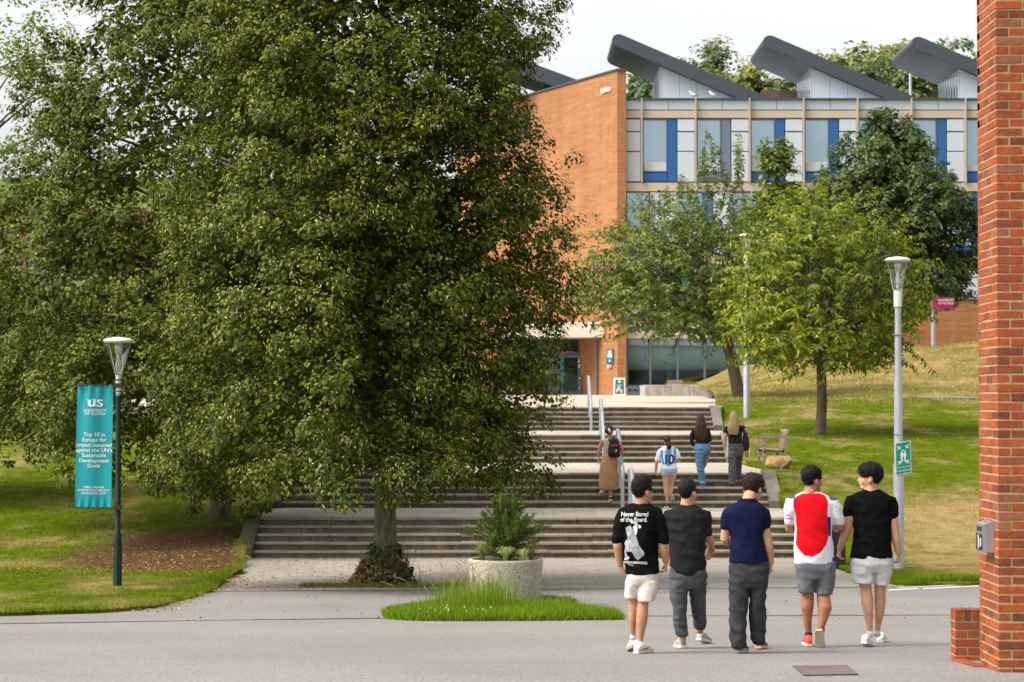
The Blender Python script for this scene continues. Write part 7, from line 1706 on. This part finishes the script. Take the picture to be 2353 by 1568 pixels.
# tan skirt, black backpack
F = Fig(WA, 54.75); T = person(F, 310, 1390, 'woman in long tan skirt wearing a black backpack, beside the handrail')
M = head_M(F.J(304, 372, 0), 8, -4); m = MB(); add_head(m, M, .95); F.tube(m, [(308,430,-.01,42),(304,385,-.01,38)])
F.rings(m, [(425,215,400,.06,0),(470,200,420,.08,0),(640,220,410,.085,0),(700,200,430,.1,0)])
F.tube(m, [(195,440,0,34),(160,540,0,31),(138,620,.0,28),(128,730,.05,19)]); F.tube(m, [(440,450,0,34),(480,540,0,30),(500,600,.02,27),(508,660,.1,19)])
add_hand(m, F.J(128,735,.05), (0,.2,-1), (1,0,0), (0,1,0), 1, 1.0, .9); add_hand(m, F.J(508,660,.1), (0,.6,-.6), (-1,0,0), (0,1,0), 1, 1.0, .9)
F.tube(m, [(225,900,0,60),(208,1180,.05,32),(206,1250,.08,20)]); F.tube(m, [(320,900,0,60),(318,1200,0,34),(320,1330,0,20)]); finish(F, T, m, SK_TAN, .0125, 3)
me = hair_mesh(M, .97, lambda q, u: .012 + .012*sst(.1,.2,q.z), lambda q: (.035 if q.y < .0 else .035 + q.y*1.1), .006, 7, 6.0, False); obj_from('hair', me, H_DKBR, T)
m = MB(); m.ico(F.J(285,285,-.10), (.085,.06,.085), 3); obj_from('hair_bun', voxel(m, .008, 2), H_DKBR, T)
m = MB(); a_ = F.J(298,275,-.17); m.tube([F.J(285,250,-.155), F.J(300,285,-.175), F.J(318,320,-.15)], [.018,.03,.014], 8, ell=.5); m.build('hair_clip', M_SHOEW, T, True)
m = MB(); F.rings(m, [(412,225,395,.065,0),(432,190,428,.085,0),(500,205,430,.095,0),(590,212,428,.09,0),(625,225,415,.088,0)]); garment('top', m, cloth('beige_knit', (.50,.43,.34), .08), T, .012, 3, .004, 1.5)
m = MB(); F.rings(m, [(640,205,436,.11,0),(700,190,440,.13,0),(780,160,438,.145,0),(900,150,430,.15,0),(1050,146,422,.155,0),(1150,142,418,.16,0),(1212,170,410,.15,0)])
me = voxel(m, .010, 3); displace(me, lambda p: .012*sin(math.atan2(p.x - F.J(290,900).x, p.y - F.D)*22 + p.z*2)*sst(F.J(0,700).z, F.J(0,1100).z, p.z) - .004*abs(noise.noise(p*9)))
obj_from('skirt', me, cloth('tan_pleated_cotton', (.42,.235,.125), .10), T)
sock(F, T, [(206,1225,.08,22),(200,1262,.09,26)], M_SOCKW); sock(F, T, [(320,1310,0,24),(318,1345,0,27)], M_SOCKW)
p = F.J(318,1398,0); zt1 = CZ - 2.40 + RISER; shoe(T, (p.x, 54.5 + .12, zt1 + .005), 0, 4, M_BLACK, M_SOLEW, .25, .03); p = F.J(190,1325,0); shoe(T, (p.x, 54.5 + .42, zt1 + RISER + .012), -12, 20, M_SOLEC, M_SOLEW, .25, .03)
BP = thing('backpack', tuple(F.J(375,700,-.2)), 'black backpack with red lettering and a white numeral on the woman in the tan skirt', 'backpack')
m = MB(); F.rings(m, [(405,330,420,.06,-.16),(430,305,440,.09,-.17),(520,288,455,.115,-.18),(620,276,470,.125,-.19),(680,280,474,.11,-.18),(702,310,450,.08,-.17)], ex=3.0); me = voxel(m, .010, 4); M_BAG = cloth('black_nylon', (.014,.014,.016), .25, .6); bpo = obj_from('bag', me, M_BAG, BP)
m = MB(); F.rings(m, [(565,292,458,.04,-.29),(640,286,466,.055,-.30),(685,300,460,.04,-.28)], ex=3.0); obj_from('front_pocket', voxel(m, .010, 3), M_BAG, BP)
for xs_ in ((300,420,285,610), (425,415,470,600)): m = MB(); m.tube([F.J(xs_[0],xs_[1],-.1), F.J((xs_[0]+xs_[2])/2 - 10, (xs_[1]+xs_[3])/2, -.02), F.J(xs_[2],xs_[3],-.12)], .018, 6); m.build('strap', M_BAG, BP)
fn = cast_print(F, bpo, None, .006); print_text(fn, 'CASE', 385, 530, 46, simple('bag_red', (.5,.03,.03), .7, .1), BP, .02); fn2 = lambda x, y: F.J(x, y, -.36); print_text(fn2, '7', 398, 622, 60, M_SHP, BP, .02)
m = MB(); m.lathe([(.03,0),(.033,.02),(.033,.13),(.015,.16),(.015,.19)], F.J(128,815,.0), 12); o = m.build('water_bottle', M_LAMPGLASS); tag(o, 'clear bottle in the hand of the woman in the tan skirt', 'bottle')
# striped football shirt, number ten
F = Fig(WA, 54.30); T = person(F, 1215, 1510, 'woman in sky blue and white striped shirt numbered ten, denim shorts')
M = head_M(F.J(1210, 520, 0), 0, -3); m = MB(); add_head(m, M, .95); F.tube(m, [(1216,580,-.01,44),(1212,535,-.01,38)])
F.rings(m, [(560,1140,1300,.06,0),(620,1120,1330,.085,0),(860,1130,1340,.09,0),(960,1130,1345,.09,0)])
F.tube(m, [(1095,620,0,36),(1060,740,0,33),(1042,810,.0,29),(1034,930,.06,19)]); F.tube(m, [(1350,620,0,36),(1390,720,0,32),(1392,760,.05,29),(1370,775,.2,20)])
add_hand(m, F.J(1034,935,.06), (.1,.3,-1), (1,0,0), (0,1,0), 1, 1.0, .9); add_hand(m, F.J(1370,775,.2), (-.3,.9,.1), (0,0,1), (-1,0,0), 1, .9, .9)
F.tube(m, [(1178,960,0,66),(1190,1080,.0,52),(1196,1160,.0,42),(1200,1240,-.01,42),(1208,1340,.0,28),(1212,1430,.01,20)]); F.tube(m, [(1302,960,.02,64),(1290,1060,.06,50),(1280,1110,.08,40),(1276,1180,.05,36),(1274,1240,.02,26),(1270,1290,.0,19)]); finish(F, T, m, SK_FAIR, .0125, 3)
obj_from('hair', hair_mesh(M, .97, lambda q, u: .010, lambda q: (.03 if q.y < .0 else .03 + q.y*1.1), .003, 9, 7.0, False), H_RED, T)
m = MB(); F.tube(m, [(1212,470,-.11,34),(1232,515,-.12,46),(1236,545,-.12,38),(1225,562,-.11,20)]); me = voxel(m, .008, 2); displace(me, lambda p: .008*noise.noise(p*30)); obj_from('ponytail', me, H_RED, T)
m = MB(); F.rings(m, [(528,1160,1285,.065,0),(550,1120,1325,.09,0),(600,1102,1345,.105,0),(700,1112,1350,.11,0),(800,1112,1352,.115,0),(885,1106,1370,.12,0)])
F.tube(m, [(1120,590,0,46),(1085,660,0,48),(1058,752,.0,44)]); F.tube(m, [(1330,590,0,46),(1365,650,0,46),(1385,712,.01,40)])
def paint10(p, n):
    x, y = F.inv(p)
    if n.y < .3:
        for a, b in ((1196,1262),): 
            if a < x < b and 540 < y < 842: return (.045,.27,.62)
        if 1108 + max(0, y-700)*.25 < x < 1140 + max(0, y-700)*.28 and 590 < y < 820: return (.045,.27,.62)
        if 1312 < x < 1346 and 560 < y < 800: return (.045,.27,.62)
    return (.72,.73,.78)
sh = garment('football_shirt', m, cloth('football_jersey', attr=True), T, .009, 4, .005, 2.5, 6, 9, paint10); fn = cast_print(F, sh, None, .006)
M_NUM = simple('shirt_number_black', (.02,.022,.03), .7, .1); print_text(fn, '10', 1232, 806, 200, M_NUM, T, .03, 0, .82, sy=1.05)
print_text(fn, 'MESSI', 1222, 636, 46, simple('shirt_name_grey', (.30,.30,.28), .7, .1), T, .01)
m = MB(); F.rings(m, [(868,1108,1368,.118,0),(930,1106,1368,.128,0),(960,1120,1352,0.106,0.01)]); F.rings(m, [(925,1106,1240,.118,0),(985,1106,1238,.112,0)]); F.rings(m, [(925,1234,1366,.118,.02),(992,1240,1364,.112,.03)]); garment('shorts', m, cloth('light_denim', (.30,.39,.47), .14), T, .010, 7, .007, 3.5)
p = F.J(1205,1508,0); shoe(T, (p.x - .01, F.D + .10, CZ - 2.40 + .004), -5, 3, M_BLACK, M_SOLEW, .25, .035); p = F.J(1290,1350,0); shoe(T, (p.x + .02, 54.5 + .15, CZ - 2.40 + RISER + .03), 15, 42, M_BLACK, M_SOLEW, .25, .035)
m = MB(); m.box(*[q for q in (F.J(1045,0).x, F.J(1072,0).x)], F.D + .03, F.D + .05, F.J(0,990).z, F.J(0,950).z); o = m.build('wafer', simple('orange_wafer', (.55,.30,.13), .7, .1)); tag(o, 'small orange snack held low by the woman in the striped shirt', 'snack')
# long dark hair, black top, blue jeans
zt3 = CZ - 2.40 + 3*RISER; F = Fig(WB, 55.35); T = person(F, 435, 1355, 'woman with long dark hair, black top and blue jeans on the second flight')
M = head_M(F.J(398, 375, 0), -5, -3); m = MB(); add_head(m, M, .95); F.tube(m, [(398,440,-.01,42),(398,390,-.01,38)])
F.rings(m, [(430,310,480,.06,0),(500,300,510,.085,0),(680,330,530,.09,0),(760,330,545,.11,0)])
F.tube(m, [(275,480,0,36),(262,580,0,32),(268,660,.02,27),(288,722,.05,20)]); F.tube(m, [(515,480,0,36),(535,560,0,32),(545,620,.02,28),(552,670,.06,20)])
add_hand(m, F.J(288,722,.05), (0,.2,-1), (1,0,0), (0,1,0), 1, 1.0, .9); add_hand(m, F.J(552,670,.06), (0,.2,-1), (-1,0,0), (0,1,0), 1, 1.0, .9)
F.tube(m, [(385,850,0,60),(385,1000,0,48),(430,1310,0,24)]); F.tube(m, [(490,850,.1,58),(470,1000,.2,48),(450,1080,.25,26)]); finish(F, T, m, SK_WARM, .0125, 3)
m = MB(); M2 = F.J(398,290,-.02); m.ico(M2, (.093,.11,.115), 3); F.rings(m, [(270,340,456,.10,-.03),(340,322,478,.09,-.06),(420,305,492,.075,-.10),(500,292,505,.06,-.12),(580,300,502,.05,-.12),(640,370,450,.03,-.11)]); me = voxel(m, .009, 3); displace(me, lambda p: .010*noise.noise(Vector((p.x*26, p.y*16, p.z*7))) + .006*noise.noise(p*34)); obj_from('hair', me, H_RED, T)
m = MB(); F.rings(m, [(432,330,470,.065,0),(452,282,512,.09,0),(520,292,520,.10,0),(620,318,520,.095,0),(705,318,545,.105,0),(735,322,545,.108,0)]); F.tube(m, [(292,470,0,42),(266,560,0,38),(266,640,.01,32),(284,712,.04,26)]); F.tube(m, [(502,470,0,42),(530,550,0,38),(545,615,.02,32),(550,650,.05,26)]); garment('top', m, cloth('black_knit', (.016,.016,.019), .2), T, .011, 3, .005, 4.5)
m = MB(); F.rings(m, [(690,318,548,.11,0),(750,314,560,.13,0),(830,315,556,.13,.01),(870,332,534,0.105,0.03)]); F.rings(m, [(820,316,450,.12,0),(950,322,440,.10,0),(1080,340,452,.09,0),(1200,368,470,.085,0),(1322,388,488,.085,0)]); F.rings(m, [(820,432,556,.12,.05),(950,430,505,.10,.16),(1040,425,480,.085,.24),(1110,420,468,.07,.26)]); garment('jeans', m, cloth('blue_denim', (.10,.205,.34), .28, scale=5), T, .010, 7, .013, 5.5)
p = F.J(430,1352,0); shoe(T, (p.x + .02, p.y + .12, zt3 + .004), 8, 6, M_BLACK, M_SHOEG, .25, .03); shoe(T, (F.J(455,0).x, 55.65, zt3 + RISER + .004), 0, 2, M_BLACK, M_SHOEG, .25, .03)
# blonde, black tee, dark jeans, bag on shoulder
F = Fig(WB, 55.35); T = person(F, 900, 1355, 'blonde woman in black T-shirt and dark grey jeans, nearest the bench')
M = head_M(F.J(915, 340, 0), 10, -3); m = MB(); add_head(m, M, .95); F.tube(m, [(915,410,-.01,42),(915,355,-.01,38)])
F.rings(m, [(405,830,1000,.06,0),(470,830,1040,.085,0),(680,840,1055,.09,0),(740,840,1070,.11,0)])
F.tube(m, [(795,450,0,36),(788,560,0,33),(782,640,.02,29),(788,745,.05,20)]); F.tube(m, [(1050,430,0,36),(1110,480,.02,33),(1158,520,.04,29),(1110,500,.16,25),(1062,490,.22,20)])
add_hand(m, F.J(788,748,.05), (.1,.2,-1), (1,0,0), (0,1,0), 1, .9, .9); add_hand(m, F.J(1062,490,.22), (-.9,.3,0), (0,-1,0), (0,0,1), 1, 1.1, .9)
F.tube(m, [(900,850,0,60),(890,1330,0,26)]); F.tube(m, [(1010,850,.1,58),(1020,1200,.25,26)]); finish(F, T, m, SK_FAIR, .0125, 3)
m = MB(); m.ico(F.J(918,262,-.02), (.096,.11,.12), 3); F.rings(m, [(240,865,975,.10,-.03),(310,845,1000,.09,-.06),(390,822,1000,.072,-.10),(470,815,998,.055,-.12),(535,835,985,.04,-.12),(548,850,970,.03,-.12)]); F.tube(m, [(960,340,-.08,40),(1000,390,-.10,26),(1060,402,-.09,14)]); me = voxel(m, .009, 3); displace(me, lambda p: .006*noise.noise(Vector((p.x*34, p.y*16, p.z*4))) + .003*noise.noise(p*40)); obj_from('hair', me, H_BLOND, T)
m = MB(); F.rings(m, [(400,850,985,.065,0),(420,800,1040,.088,0),(470,800,1062,.10,0),(560,828,1045,.098,0),(650,836,1052,.098,0),(706,838,1064,.105,0)]); F.tube(m, [(815,440,0,44),(795,480,0,42),(788,510,0,38)]); F.tube(m, [(1035,425,0,42),(1070,440,.01,40),(1085,452,.02,36)]); garment('t_shirt', m, cloth('black_knit', (.016,.016,.019), .2), T, .011, 3, .005, 6.5)
m = MB(); F.rings(m, [(692,836,1066,.11,0),(760,832,1080,.13,0),(850,836,1074,.13,.01),(890,852,1054,0.105,0.03)]); F.rings(m, [(830,834,972,.12,0),(1000,836,966,.105,0),(1150,840,962,.10,0),(1335,846,948,.095,0)]); F.rings(m, [(830,956,1074,.12,.05),(1000,962,1056,.10,.15),(1120,975,1052,.09,.22),(1228,985,1052,.085,.26)]); garment('jeans', m, cloth('washed_black_denim', (.075,.078,.086), .35, scale=5), T, .010, 7, .012, 7.5)
p = F.J(892,1352,0); shoe(T, (p.x, p.y + .12, zt3 + .004), 0, 5, M_BLACK, M_BLACK, .25, .03); shoe(T, (F.J(1018,0).x, 55.68, zt3 + RISER + .004), 5, 3, M_BLACK, M_BLACK, .25, .03)
SB = thing('shoulder_bag', tuple(F.J(1110,800,-.02)), 'black rucksack slung from one shoulder of the blonde woman', 'bag')
m = MB(); F.rings(m, [(520,1075,1120,.05,0),(560,1060,1148,.08,0),(660,1058,1166,.10,0),(760,1068,1164,.09,0),(805,1085,1140,.06,0)], ex=2.6); obj_from('bag', voxel(m, .010, 4), M_BAG, SB)
m = MB(); m.tube([F.J(1045,415,-.08), F.J(1070,470,-.09), F.J(1085,540,-.07)], .02, 6); m.build('strap', M_BAG, SB); m = MB(); m.tube([F.J(1098,795,0), F.J(1110,850,0), F.J(1128,905,0), F.J(1142,870,0), F.J(1132,815,0)], .010, 6); m.build('strap', M_BAG, SB)
